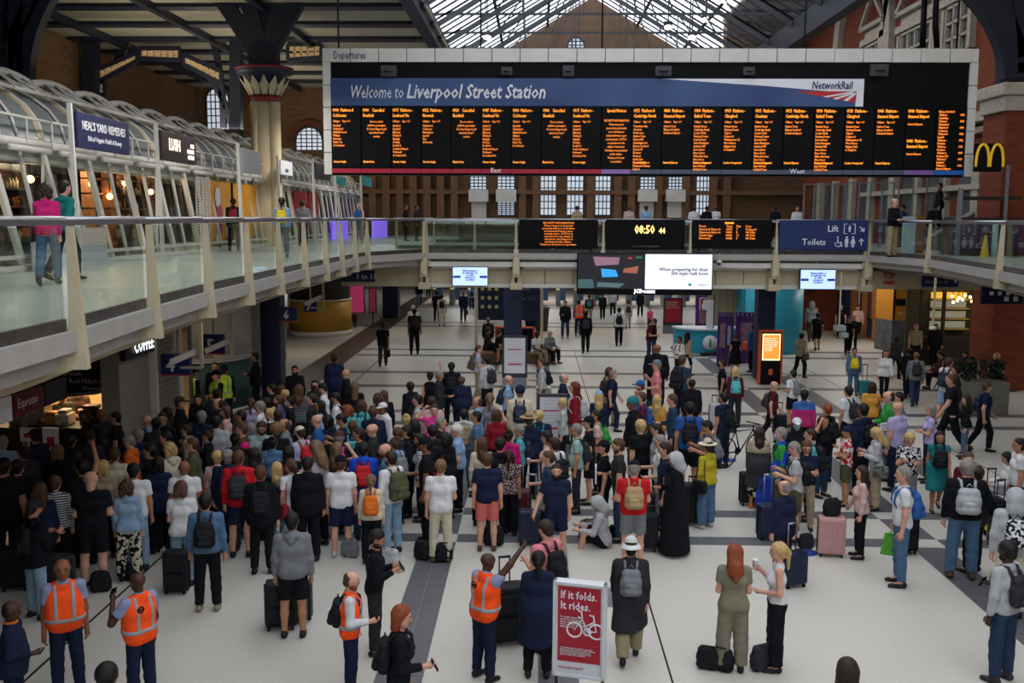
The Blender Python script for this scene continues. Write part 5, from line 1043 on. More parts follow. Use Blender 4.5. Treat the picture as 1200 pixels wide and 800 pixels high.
# upper displays above the shops at far left passage
# bicycle on the concourse
q = fl(868, 545); bk = empty('bicycle', (q.x, q.y, 0), R(35), label='black road bicycle standing among people near the grey coat', cat='bicycle')
for s in (-.5, .5):
    w = MB(); w.tube([(s+.34*math.cos(R(t)), 0, .35+.34*math.sin(R(t))) for t in range(0, 360, 15)], .016, 6, closed=True)
    for t in range(0, 360, 30): w.tube([(s, 0, .35), (s+.33*math.cos(R(t)), 0, .35+.33*math.sin(R(t)))], .003, 4)
    w.build('wheel', M_black, bk)
f = MB(); f.tube([(-.5, 0, .35), (-.05, 0, .33), (.38, 0, .8), (-.2, 0, .82), (-.05, 0, .33)], .018, 6); f.tube([(-.5, 0, .35), (-.22, 0, .8)], .014, 6); f.tube([(.5, 0, .35), (.36, 0, .9)], .016, 6); f.build('frame', M_black, bk)
MB().tube([(.36, -.2, .95), (.36, .2, .95)], .015, 6).build('handlebar', M_black, bk); MB().bbox((-.36, -.07, .92), (-.12, .07, .97), .02).tube([(-.2, 0, .8), (-.23, 0, .93)], .014, 6).build('saddle', M_black, bk); MB().tube([(-.05, .06, .33), (-.05, .07, .33)], .09, 12).bar((-.05, .1, .33), (.1, .1, .28), .02).build('crank', M_iron, bk)
# floor discs
for px, py, lab in ((853, 539, 'round blue floor sticker beside the bicycle'), (944, 647, 'round blue floor sticker beside the blue suitcase')):
    q = fl(px, py); o = MB().lathe([(.2, 0), (.2, .006)], (0, 0, 0), 24).build('floor_sticker', mat('sticker_blue', '24418C', .5), None, loc=(q.x, q.y, .001)); tag(o, lab, 'sticker', 'blue floor stickers')
# lamps under the nave roof
for px, py in ((559, 2), (569, 24), (571, 44), (850, 1), (828, 23), (811, 44), (783, 32)):
    q = at(px, py, 52 if py > 20 else 47); o = empty('roof_floodlight', q, label='bright floodlight on the roof truss %s' % {559: 'at the top edge before the glazing', 569: 'upper of the pair beside the glazing', 571: 'lowest beside the glazing edge', 850: 'at the top over the board', 828: 'upper one on the far slope', 811: 'lower one on the far slope', 783: 'small one near the gable'}[px], cat='floodlight', group='roof floodlights')
    MB().sphere((0, 0, 0), (.2, .2, .12), 10).build('lens', emis('flood', 'FFF2DC', 7), o); MB().bbox((-.22, -.1, .1), (.22, .22, .3), .04).build('housing', M_iron, o); MB().bar((0, 0, .3), (0, 0, 2.2), .06).build('hanger', M_iron, o)
# ceiling lights in the undercroft
for (x, y, e) in ((-9.5, 24, 30), (-9.5, 31, 30), (-9.5, 40, 50), (-7, 48, 50), (13, 34, 30), (14, 44, 50), (3, 33, 40), (-2, 33, 40), (2, 49, 60), (7, 49, 60), (-6, 20, 16)):
    area_light('soffit_light', (x, y, 3.95), .8, e, (1, .9, .78), (0, 0, 0), .8)

# uplighters on top of the shop arcade and added fill above the walkway
for y in (30, 38, 46, 54): area_light('aisle_uplighter', (-14.0, y, 9.6), 2.5, 130, (1, .88, .7), (math.pi, 0, 0), 1.5)
for y in (12, 20, 28, 38, 50): area_light('walkway_fill', (-7.6, y, 9.4), 1.0, 150, (1, .95, .88), (0, 0, 0), 3)  # added fill, no fitting, brightens the walkway floor

# added fill brightening the tracery and the brick behind it
for x, y, z in ((-17, 41, 11), (-11.5, 41, 11.2), (-15, 55, 9.5), (-9.5, 55, 9.5)): area_light('tracery_fill', (x, y, z), 1.2, 80, (1, .88, .70), (R(100), 0, 0), .6)

# ticket gates in a row at the far end of the hall, and the trains' screen wall beyond
for k in range(16):
    x = -6.5+k*1.15; o = empty('ticket_gate', (x, 64, 0), label='grey ticket gate at the far end, %s from the passage side' % ORD[k], cat='gate', group='ticket gates')
    MB().bbox((-.14, -.9, 0), (.14, .9, 1.05), .04).build('cabinet', mat('gate_grey', '6E7478', .35, metal=.5), o); MB().bbox((.16, -.05, .3), (.5, .0, 1.2), .02).build('paddle', mat('gate_paddle', '8A2A30' if k % 2 else '4A6A8A', .4), o); MB().sphere((0, -.7, 1.08), (.09, .09, .03), 8).build('reader', emis('reader_yellow', 'E8C23A', .6), o)
for x in (-5, 1, 7, 12): area_light('gate_light', (x, 68, 3.9), 1.0, 130, (1, .95, .9), (0, 0, 0), 1.0)
for x in (10, 13.5): area_light('booth_fill', (x, 42, 3.9), .8, 60, (1, .95, .9), (0, 0, 0), .8)  # added fill to brighten the information booth and teal drum
# ================================================================ figure modelling: one continuous surface from blended tapered limbs
V3 = lambda *a: np.array(a, float)
class Field:
    def __init__(s, lo, hi, h):
        s.h = h; s.lo = np.array(lo, float); n = np.ceil((np.array(hi)-s.lo)/h).astype(int)+1
        s.ax = [s.lo[i]+h*np.arange(n[i]) for i in range(3)]; s.F = np.full(n, .5, np.float32)
    def sub(s, lo, hi):
        sl = []
        for i in range(3):
            a = int(max(0, math.floor((lo[i]-s.lo[i])/s.h))); b = int(min(len(s.ax[i]), math.ceil((hi[i]-s.lo[i])/s.h)+1)); sl.append(slice(a, max(a, b)))
        sl = tuple(sl); X, Y, Z = np.meshgrid(s.ax[0][sl[0]], s.ax[1][sl[1]], s.ax[2][sl[2]], indexing='ij', sparse=True)
        return sl, X, Y, Z
    def cap(s, a, b, ra, rb, k=.03, clip=(), sc=None, cut=False, e=0):
        a = np.array(a, float); b = np.array(b, float); ra += e; rb += e; r = max(ra, rb)+.07
        sl, X, Y, Z = s.sub(np.minimum(a, b)-r, np.maximum(a, b)+r); f = s.F[sl]
        if f.size == 0: return
        d = b-a; L = float(d@d) or 1e-9
        t = np.clip(((X-a[0])*d[0]+(Y-a[1])*d[1]+(Z-a[2])*d[2])/L, 0, 1)
        dx, dy, dz = X-a[0]-t*d[0], Y-a[1]-t*d[1], Z-a[2]-t*d[2]
        if sc is not None: dx = dx/sc[0]; dy = dy/sc[1]; dz = dz/sc[2]
        D = np.sqrt(dx*dx+dy*dy+dz*dz)-(ra+(rb-ra)*t)
        for (p, n) in clip: D = np.maximum(D, (X-p[0])*n[0]+(Y-p[1])*n[1]+(Z-p[2])*n[2])
        if cut: s.F[sl] = np.maximum(f, -D); return
        hh = np.clip(.5+.5*(f-D)/k, 0, 1); s.F[sl] = f+(D-f)*hh-k*hh*(1-hh)
    def plane(s, p, n):
        X, Y, Z = np.meshgrid(*s.ax, indexing='ij', sparse=True); s.F = np.maximum(s.F, (X-p[0])*n[0]+(Y-p[1])*n[1]+(Z-p[2])*n[2]).astype(np.float32)
    def folds(s, amp, fx=38, fz=22):
        X, Y, Z = np.meshgrid(*s.ax, indexing='ij', sparse=True); s.F = s.F+(amp*np.sin(X*fx+3*np.sin(Z*9)+Y*11)*np.sin(Z*fz+X*9+2*np.sin(Y*14))).astype(np.float32)
    def net(s):
        F = s.F; ins = F < 0; nx, ny, nz = F.shape
        cnt = np.zeros((nx-1, ny-1, nz-1), np.int8)
        C = [(i, j, k) for i in (0, 1) for j in (0, 1) for k in (0, 1)]
        for (i, j, k) in C: cnt += ins[i:nx-1+i, j:ny-1+j, k:nz-1+k]
        act = (cnt > 0) & (cnt < 8); idx = np.argwhere(act)
        if len(idx) == 0: return np.zeros((0, 3)), np.zeros((0, 4), int)
        P = np.zeros((len(idx), 3)); W_ = np.zeros(len(idx))
        vals = {c: F[idx[:, 0]+c[0], idx[:, 1]+c[1], idx[:, 2]+c[2]] for c in C}
        for a in C:
            for ax in range(3):
                if a[ax] == 0:
                    b = list(a); b[ax] = 1; b = tuple(b); va, vb = vals[a], vals[b]; m = (va < 0) != (vb < 0)
                    t = np.where(m, va/(va-vb+1e-12), 0); q = np.array(a, float)[None, :].repeat(len(idx), 0); q[:, ax] = t
                    P[m] += q[m]; W_ += m
        P = (idx+P/W_[:, None])*s.h+s.lo
        vid = -np.ones(act.shape, int); vid[act] = np.arange(len(idx)); quads = []
        for ax in range(3):
            sl0 = [slice(None)]*3; sl1 = [slice(None)]*3; sl0[ax] = slice(0, -1); sl1[ax] = slice(1, None)
            A, B = ins[tuple(sl0)], ins[tuple(sl1)]; e = np.argwhere(A != B); u, v = [(1, 2), (2, 0), (0, 1)][ax]
            ok = (e[:, u] > 0) & (e[:, v] > 0) & (e[:, u] < F.shape[u]-1) & (e[:, v] < F.shape[v]-1); e = e[ok]
            fl_ = A[e[:, 0], e[:, 1], e[:, 2]]; o = []
            for du, dv in ((-1, -1), (0, -1), (0, 0), (-1, 0)):
                c = e.copy(); c[:, u] += du; c[:, v] += dv; o.append(vid[c[:, 0], c[:, 1], c[:, 2]])
            q = np.stack(o, 1); q[~fl_] = q[~fl_][:, ::-1]; quads.append(q)
        return P, np.concatenate(quads)
def np_mesh(name, P, Q, extra=None):
    me = bpy.data.meshes.new(name); v = P.tolist(); f = Q.tolist()
    if extra: n = len(v); v += [tuple(p) for p in extra.v]; f += [[n+i for i in q] for q in extra.f]
    me.from_pydata(v, [], f); me.polygons.foreach_set('use_smooth', [True]*len(me.polygons)); me.materials.append(None); me.update(); return me
def unit(v): v = np.array(v, float); return v/np.linalg.norm(v)
def rotx(p, c, a):
    p = np.array(p, float)-c; ca, sa = math.cos(a), math.sin(a); return np.array((p[0], p[1]*ca-p[2]*sa, p[1]*sa+p[2]*ca))+c
# ---------------------------------------------------------------- poses. The figure faces -Y, its left hand is at +X
# arm: (upper arm direction, forearm direction) for -X side (right hand) and +X side (left hand); leg: (thigh, shin)
DN = (0, .0, -1)
POSES = {
 'st': dict(r=((-.16, .04, -1), (-.05, -.16, -1)), l=((.16, .04, -1), (.05, -.16, -1)), rl=((-.05, -.01, -1), (-.02, .04, -1)), ll=((.07, -.02, -1), (.03, .05, -1)), hp=0, lean=.02),
 'lo': dict(r=((-.16, .02, -1), (.05, -.45, -1)), l=((.16, .04, -1), (.0, -.16, -1)), rl=((-.07, -.01, -1), (-.03, .05, -1)), ll=((.04, -.03, -1), (.03, .05, -1)), hp=-.2, lean=-.02),
 'ph': dict(r=((-.14, -.1, -1), (.22, -.8, .42)), l=((.14, -.05, -1), (-.28, -.75, .25)), rl=((-.05, -.01, -1), (-.02, .04, -1)), ll=((.07, -.02, -1), (.03, .05, -1)), hp=.42, lean=.05),
 'fo': dict(r=((-.2, -.25, -1), (.85, -.42, .12)), l=((.2, -.25, -1), (-.85, -.42, .05)), rl=((-.05, -.01, -1), (-.02, .04, -1)), ll=((.07, -.02, -1), (.03, .05, -1)), hp=0, lean=0),
 'fr': dict(r=((-.14, -.02, -1), (.25, -.85, .0)), l=((.16, .04, -1), (.05, -.16, -1)), rl=((-.05, -.01, -1), (-.02, .04, -1)), ll=((.08, -.02, -1), (.03, .05, -1)), hp=.15, lean=.03),
 'wk': dict(r=((-.12, .32, -1), (-.03, -.1, -1)), l=((.12, -.35, -1), (0, -.6, -1)), rl=((-.03, -.38, -1), (0, .05, -1)), ll=((.03, .22, -1), (0, .62, -1)), hp=.02, lean=.06),
 'wl': dict(r=((-.12, -.3, -1), (.05, -.75, -.9)), l=((.12, .3, -1), (.02, -.05, -1)), rl=((-.03, .2, -1), (0, .55, -1)), ll=((.03, -.34, -1), (0, .08, -1)), hp=.05, lean=.06),
 'hh': dict(r=((-.75, .25, -1), (.75, -.25, -.5)), l=((.75, .25, -1), (-.75, -.25, -.5)), rl=((-.08, -.01, -1), (-.03, .04, -1)), ll=((.09, -.02, -1), (.03, .05, -1)), hp=-.08, lean=0),
 'up': dict(r=((-.55, -.3, .85), (.1, -.15, 1)), l=((.14, 0, -1), (.05, -.2, -1)), rl=((-.05, -.01, -1), (-.02, .04, -1)), ll=((.07, -.02, -1), (.03, .05, -1)), hp=-.12, lean=0),
 'hd': dict(r=((-.85, -.45, .35), (.75, .1, .75)), l=((.14, 0, -1), (-.3, -.6, .1)), rl=((-.05, -.01, -1), (-.02, .04, -1)), ll=((.07, -.02, -1), (.03, .05, -1)), hp=0, lean=0),
 'bk': dict(r=((-.3, .3, -1), (.75, .3, -.55)), l=((.3, .3, -1), (-.75, .3, -.55)), rl=((-.07, -.01, -1), (-.02, .04, -1)), ll=((.09, -.02, -1), (.03, .05, -1)), hp=-.05, lean=0),
 'pt': dict(r=((-.3, -.6, .75), (-.1, -.8, .75)), l=((.14, -.05, -1), (.05, -.16, -1)), rl=((-.07, -.01, -1), (-.02, .04, -1)), ll=((.09, -.06, -1), (.03, .08, -1)), hp=0, lean=.1),
 'sd': dict(r=((-.45, -.1, -1), (-.35, -.45, -1)), l=((.16, .04, -1), (.05, -.16, -1)), rl=((-.05, -.01, -1), (-.02, .04, -1)), ll=((.09, -.02, -1), (.03, .05, -1)), hp=.05, lean=.02),
 'ea': dict(r=((-.5, -.35, -.8), (.35, -.35, 1)), l=((.14, 0, -1), (.05, -.2, -1)), rl=((-.05, -.01, -1), (-.02, .04, -1)), ll=((.07, -.02, -1), (.03, .05, -1)), hp=.08, lean=0),
 'eb': dict(l=((.5, -.35, -.8), (-.35, -.35, 1)), r=((-.14, 0, -1), (-.05, -.2, -1)), rl=((-.05, -.01, -1), (-.02, .04, -1)), ll=((.07, -.02, -1), (.03, .05, -1)), hp=.08, lean=0),
 'co': dict(r=((-.2, -.1, -1), (.2, -.7, .75)), l=((.2, .05, -1), (-.5, -.75, -.1)), rl=((-.05, -.01, -1), (-.02, .04, -1)), ll=((.09, -.02, -1), (.03, .05, -1)), hp=.05, lean=0),
 'si': dict(r=((-.16, -.25, -1), (.15, -.85, -.25)), l=((.16, -.25, -1), (-.15, -.85, -.25)), rl=((-.12, -1, .06), (0, .04, -1)), ll=((.12, -1, .06), (0, -.05, -1)), hp=.25, lean=.15),
 'be': dict(r=((-.16, -.5, -1), (.1, -.5, -.9)), l=((.16, -.5, -1), (-.1, -.7, -.7)), rl=((-.05, -.01, -1), (-.02, .04, -1)), ll=((.07, -.02, -1), (.03, .05, -1)), hp=.4, lean=.6),
 'fl': dict(r=((-.16, -.45, -1), (.2, -.8, .1)), l=((.16, -.45, -1), (-.2, -.8, .1)), rl=((-.25, -1, .55), (.05, -.12, -1)), ll=((.22, -1, .5), (0, -.2, -1)), hp=.3, lean=.2),
}
class Skel:
    def __init__(s, pose, sex):
        q = POSES[pose]; s.pose = pose; f = sex == 'f'; s.f = f
        hip = V3(0, 0, .95); s.lean = q['lean']
        T = lambda *p: rotx(V3(*p), hip, s.lean); s.T = T
        sw = .158 if f else .18
        s.sh = [T(-sw, .0, 1.405), T(sw, 0, 1.405)]; s.el = []; s.wr = []; s.hdv = []
        for i, k in enumerate('rl'):
            u, w = q[k]; e = s.sh[i]+unit(u)*.29; wv = unit(w); s.el.append(e); s.wr.append(e+wv*.25); s.hdv.append(wv)
        s.hip = [V3(-.088, 0, .93), V3(.088, 0, .93)]; s.kn = []; s.an = []
        for i, k in enumerate(('rl', 'll')):
            u, w = q[k]; kk = s.hip[i]+unit(u)*.43; s.kn.append(kk); s.an.append(kk+unit(w)*.42)
        s.drop = min(a[2] for a in s.an)-.075
        if pose == 'fl': s.drop = .83
        if pose == 'si': s.drop = .44
        s.hc = T(0, -.005, 1.635); s.hp = q['hp']+s.lean
        s.headM = Matrix.Translation(Vector(s.hc-V3(0, 0, s.drop))) @ Matrix.Rotation(s.hp, 4, 'X')
        s.back = T(0, .13, 1.22)
    def H(s, x, y, z):   # head space to body space
        p = rotx(V3(x, y, z), V3(0, 0, 0), s.hp); return s.hc+p
def torso(F, S, e=0, clip=(), k=.06, belly=0):
    T = S.T
    if S.f:
        F.cap(T(-.08, .015, .94), T(.08, .015, .94), .112, .112, k, clip, e=e); F.cap(T(-.05, 0, 1.08), T(.05, 0, 1.08), .09+belly, .09+belly, k, clip, e=e)
        F.cap(T(-.065, 0, 1.27), T(.065, 0, 1.27), .10, .10, k, clip, e=e); [F.cap(T(0, .01, 1.43), T(q*.14, .005, 1.39), .055, .05, .04, clip, e=e*.8) for q in (-1, 1)]
        F.cap(T(-.07, -.075, 1.27), T(-.07, -.085, 1.25), .055, .055, .03, clip, e=e); F.cap(T(.07, -.075, 1.27), T(.07, -.085, 1.25), .055, .055, .03, clip, e=e)
    else:
        F.cap(T(-.075, .01, .95), T(.075, .01, .95), .105, .105, k, clip, e=e); F.cap(T(-.07, -.01-belly*.6, 1.09), T(.07, -.01-belly*.6, 1.09), .098+belly, .098+belly, k, clip, e=e)
        F.cap(T(-.085, 0, 1.27), T(.085, 0, 1.27), .11, .11, k, clip, e=e); [F.cap(T(0, .01, 1.435), T(q*.155, .005, 1.385), .06, .056, .04, clip, e=e*.8) for q in (-1, 1)]
def arm(F, S, i, e=0, clip=(), k=.03, full=True):
    w = .9 if S.f else 1.0
    F.cap(S.sh[i], S.el[i], .056*w, .044*w, k, clip, e=e)
    if full: F.cap(S.el[i], S.wr[i], .044*w, .029*w, k, clip, e=e)
def legs(F, S, e=0, clip=(), k=.03, e2=None, full=True):
    e2 = e if e2 is None else e2
    for i in (0, 1):
        F.cap(S.hip[i], S.kn[i], .088+e, .058+e2, .04, clip)
        if full:
            m = S.kn[i]+(S.an[i]-S.kn[i])*.35+V3(0, .012, 0); F.cap(S.kn[i], m, .057+e2, .056+e2, k, clip); F.cap(m, S.an[i], .056+e2, .038+e2*1.0, k, clip)
def bounds(S): 
    P = np.array([S.hc+V3(0, 0, .16), S.hc-V3(.13, .15, 0), S.hc+V3(.13, .15, 0)]+S.sh+S.el+S.wr+[w+d*.2 for w, d in zip(S.wr, S.hdv)]+S.kn+S.an+[a+V3(0, -.2, -.09) for a in S.an]+[V3(-.2, -.16, .95), V3(.2, .2, .95)])
    return P.min(0)-.09, P.max(0)+.09
def finger_tubes(S, near):
    m = MB()
    for i in (0, 1):
        d = Vector(S.hdv[i]).normalized(); side = Vector((1, 0, 0)) if i == 0 else Vector((-1, 0, 0))
        fwd = Vector((0, -1, 0)); lat = (fwd-d*fwd.dot(d))
        if lat.length < .3: lat = Vector((side.x, 0, 0))-d*(side.x*d.x)
        lat.normalize(); pal = d.cross(lat).normalized()
        if pal.dot(side) < 0: pal = -pal
        w = Vector(S.wr[i]); sc = .92 if S.f else 1
        for j, (off, L) in enumerate(((.030, .070), (.010, .080), (-.010, .074), (-.029, .058))):
            b = w+d*.085*sc+lat*off*sc; L *= sc
            pts = [b-d*.02, b+d*L*.3+pal*.004, b+(d*.62+pal*.25)*L, b+(d*.82+pal*.58)*L]
            m.tube(pts, [.0095, .009, .0082, .006], 6)
        b = w+d*.03+lat*.025; m.tube([b, b+(lat*.75+d*.65)*.035+pal*.006, b+(lat*.6+d*.95)*.062+pal*.016, b+(lat*.45+d*1.1)*.078+pal*.024], [.013, .0115, .0095, .007], 6)
    return m
_cache = {}
def skel(pose, sex):
    if ('S', pose, sex) not in _cache: _cache[('S', pose, sex)] = Skel(pose, sex)
    return _cache[('S', pose, sex)]
def fin(F, S, name, extra=None):
    P, Q = F.net(); P = P-np.array((0, 0, S.drop))
    if extra: extra.v = [(a, b, c-S.drop) for a, b, c in extra.v]
    return np_mesh(name, P, Q, extra)
def body_mesh(pose, sex, h):
    key = ('body', pose, sex, h)
    if key in _cache: return _cache[key]
    S = skel(pose, sex); lo, hi = bounds(S); F = Field(lo, hi, h)
    torso(F, S)
    for i in (0, 1):
        arm(F, S, i)
        d = S.hdv[i]; F.cap(S.wr[i], S.wr[i]+d*.085, .027, .034, .02, sc=None)
    legs(F, S)
    for i in (0, 1): F.cap(S.an[i], S.an[i]+V3(0, -.13, -.045), .036, .026, .03)
    H = S.H; F.cap(S.T(0, .015, 1.42), H(0, .02, -.06), .054 if not S.f else .046, .05 if not S.f else .043, .03)
    F.cap(H(0, .02, .03), H(0, -.01, .025), .088, .086, .02); F.cap(H(0, -.018, .0), H(0, -.04, -.075), .074, .05, .035)
    F.cap(H(-.03, -.02, -.06), H(.03, -.02, -.06), .045, .045, .02)
    if h < .016:
        F.cap(H(-.036, -.11, .012), H(-.036, -.11, .012), .016, .016, cut=True); F.cap(H(.036, -.11, .012), H(.036, -.11, .012), .016, .016, cut=True)
    F.cap(H(0, -.088, .012), H(0, -.11, -.02), .011, .017, .012); F.cap(H(-.02, -.083, -.055), H(.02, -.083, -.055), .012, .012, .012)
    for s in (-1, 1): F.cap(H(s*.088, .01, .015), H(s*.086, .012, -.02), .017, .013, .01)
    me = fin(F, S, 'body', finger_tubes(S, h < .016)); _cache[key] = me; return me
def sleeve_clip(S, i, frac, lower=False):
    if lower: p = S.el[i]+(S.wr[i]-S.el[i])*frac; n = unit(S.wr[i]-S.el[i])
    else: p = S.sh[i]+(S.el[i]-S.sh[i])*frac; n = unit(S.el[i]-S.sh[i])
    return [(p, n)]
TOPS = {'t': dict(e=.018, sl=.62, hem=.88), 's': dict(e=.018, sl=1.9, hem=.90), 'n': dict(e=.012, sl=0, hem=.97), 'h': dict(e=.028, sl=1.9, hem=.86, hood=1), 'j': dict(e=.026, sl=1.9, hem=.84), 'c': dict(e=.032, sl=1.9, hem=.5, flare=.03), 'v': dict(e=.030, sl=0, hem=.86), 'd': dict(e=.016, sl=.35, hem=.52, flare=.04), 'a': dict(e=.05, sl=1.9, hem=.09, flare=.09), 'p': dict(e=.02, sl=.62, hem=.9)}
def top_mesh(st, pose, sex, h, belly=0):
    key = (st, pose, sex, h, belly)
    if key in _cache: return _cache[key]
    S = skel(pose, sex); q = TOPS[st]; lo, hi = bounds(S); lo = lo.copy(); lo[2] = max(lo[2], q['hem']-.05) if S.lean < .3 else .7; F = Field(lo-.03, hi+.03, h); e = q['e']; T = S.T
    hemc = [(T(0, 0, q['hem']), V3(0, -math.sin(S.lean), -math.cos(S.lean)) if q['hem'] > .8 else V3(0, 0, -1))]
    torso(F, S, e, hemc, k=.1, belly=belly)
    if q['hem'] < .86 and pose not in ('si', 'fl'):
        fl_ = q.get('flare', 0); z = q['hem']
        for i, sx in ((0, -1), (1, 1)):
            b = S.hip[i]+(S.kn[i]-S.hip[i])*min(1, (.93-z)/.43) if z > .45 else V3(sx*.11, S.kn[i][1]*.5+.0, z)
            F.cap(S.hip[i]+V3(0, 0, .05), b, .10+e, .10+e+fl_, .12, hemc)
        F.cap(V3(0, 0, .95), V3(0, (S.kn[0][1]+S.kn[1][1])*.25, z), .11+e, .10+e+fl_, .12, hemc)
    if q['sl'] > 0:
        for i in (0, 1):
            if q['sl'] <= 1: arm(F, S, i, min(e, .03)*.7+.008, sleeve_clip(S, i, q['sl']), .025, False)
            else:
                ea = .006+e*.42; arm(F, S, i, ea, (), .025, False); F.cap(S.el[i], S.wr[i], .044, .030, .025, sleeve_clip(S, i, .96, True), e=ea)
    if q.get('hood'): F.cap(T(-.06, .085, 1.455), T(.06, .085, 1.455), .045, .045, .03); F.cap(T(0, .11, 1.40), T(0, .10, 1.47), .05, .05, .03)
    if st in 'jchap' or st == 's': F.cap(T(0, .02, 1.45), T(0, .01, 1.50), .068, .060, .02)
    n_ = V3(0, -math.sin(S.lean+.35), math.cos(S.lean+.35)); F.plane(T(0, 0, 1.515 if st in 'jchap' else 1.492), n_)
    if h < .016: F.folds(.0028, 24, 15)
    me = fin(F, S, 'top'); _cache[key] = me; return me
BOTS = {'j': dict(e=.014, e2=.021, hem=.06), 'w': dict(e=.022, e2=.042, hem=.06), 'k': dict(skirt=.5), 's': dict(e=.024, e2=.036, knee=.86), 'S': dict(e=.02, e2=.026, knee=.5), 'l': dict(e=.004, e2=.005, hem=.07), 'm': dict(skirt=.3)}
def bot_mesh(st, pose, sex, h):
    key = ('b'+st, pose, sex, h)
    if key in _cache: return _cache[key]
    S = skel(pose, sex); q = BOTS[st]; lo, hi = bounds(S); hi = hi.copy(); hi[2] = 1.15; F = Field(lo-.05, hi+.03, h); T = S.T
    wc = [(V3(0, 0, 1.03), V3(0, 0, 1))]
    if S.f: F.cap(V3(-.08, .015, .94), V3(.08, .015, .94), .118, .118, .06, wc); F.cap(V3(-.05, 0, 1.05), V3(.05, 0, 1.05), .098, .098, .06, wc)
    else: F.cap(V3(-.075, .01, .95), V3(.075, .01, .95), .113, .113, .06, wc); F.cap(V3(-.07, 0, 1.05), V3(.07, 0, 1.05), .105, .105, .05, wc)
    if 'skirt' in q:
        for i, sx in ((0, -1), (1, 1)): F.cap(S.hip[i], V3(sx*.10, S.kn[i][1]*.6, q['skirt']), .11, .13, .1, [(V3(0, 0, q['skirt']), V3(0, 0, -1))])
        F.cap(V3(0, 0, .95), V3(0, (S.kn[0][1]+S.kn[1][1])*.3, q['skirt']), .11, .13, .1, [(V3(0, 0, q['skirt']), V3(0, 0, -1))])
    else:
        for i in (0, 1):
            u = unit(S.kn[i]-S.hip[i]); v = unit(S.an[i]-S.kn[i]); e, e2 = q['e'], q['e2']
            if 'knee' in q: F.cap(S.hip[i], S.kn[i], .088+e, .058+e2, .03, [(S.hip[i]+(S.kn[i]-S.hip[i])*q['knee'], u)])
            else:
                F.cap(S.hip[i], S.kn[i], .088+e, .056+e2, .03); m = S.kn[i]+(S.an[i]-S.kn[i])*.35; cl = [(S.an[i]+v*(-q['hem']+.03), v)]
                F.cap(S.kn[i], m, .057+e2*.9, .055+e2, .03, cl); F.cap(m, S.an[i], .055+e2, .042+e2, .02, cl)
    if h < .016: F.folds(.004, 26, 24)
    me = fin(F, S, 'trousers'); _cache[key] = me; return me
def shoe_mesh(pose, sex, h):
    key = ('shoe', pose, sex, h)
    if key in _cache: return _cache[key]
    S = skel(pose, sex); P = np.array(S.an); F = Field(P.min(0)-V3(.1, .26, .16), P.max(0)+V3(.1, .13, .08), .014)
    q = POSES[pose]
    for i, k in enumerate(('rl', 'll')):
        v = unit(q[k][1]); a = math.atan2(v[1], -v[2]) if abs(v[1]) > .3 else 0; a *= .8; an = S.an[i]; o = -.06 if i == 0 else .06
        f = lambda x, y, z: rotx(V3(x+o*(-y)*.6, y, z), V3(0, 0, 0), a)+an
        sole = [(f(0, 0, -.072), rotx(V3(0, 0, -1), V3(0, 0, 0), a))]
        F.cap(f(0, .035, -.03), f(0, -.05, -.038), .044, .04, .02, sole); F.cap(f(0, -.05, -.04), f(0, -.155, -.052), .042, .034, .02, sole); F.cap(f(0, 0, -.01), f(0, .01, .012), .044, .042, .02)
    me = fin(F, S, 'shoes'); _cache[key] = me; return me
def band_mesh(pose, sex, h, belly=0):   # reflective tape following the vest
    key = ('band', pose, sex, belly)
    if key in _cache: return _cache[key]
    S = skel(pose, sex); lo, hi = bounds(S); F = Field(lo, hi, .012); torso(F, S, .040, k=.1, belly=belly)
    X, Y, Z = np.meshgrid(*F.ax, indexing='ij', sparse=True); T = S.T
    a = np.abs(Z-1.04)-.024; b = np.maximum(np.abs(np.abs(X)-.10)-.022, np.maximum(1.04-Z, Z-1.5)); F.F = np.maximum(F.F, np.minimum(a, b)).astype(np.float32); F.plane(T(0, 0, 1.47), V3(0, 0, 1))
    me = fin(F, S, 'reflective_tape'); _cache[key] = me; return me
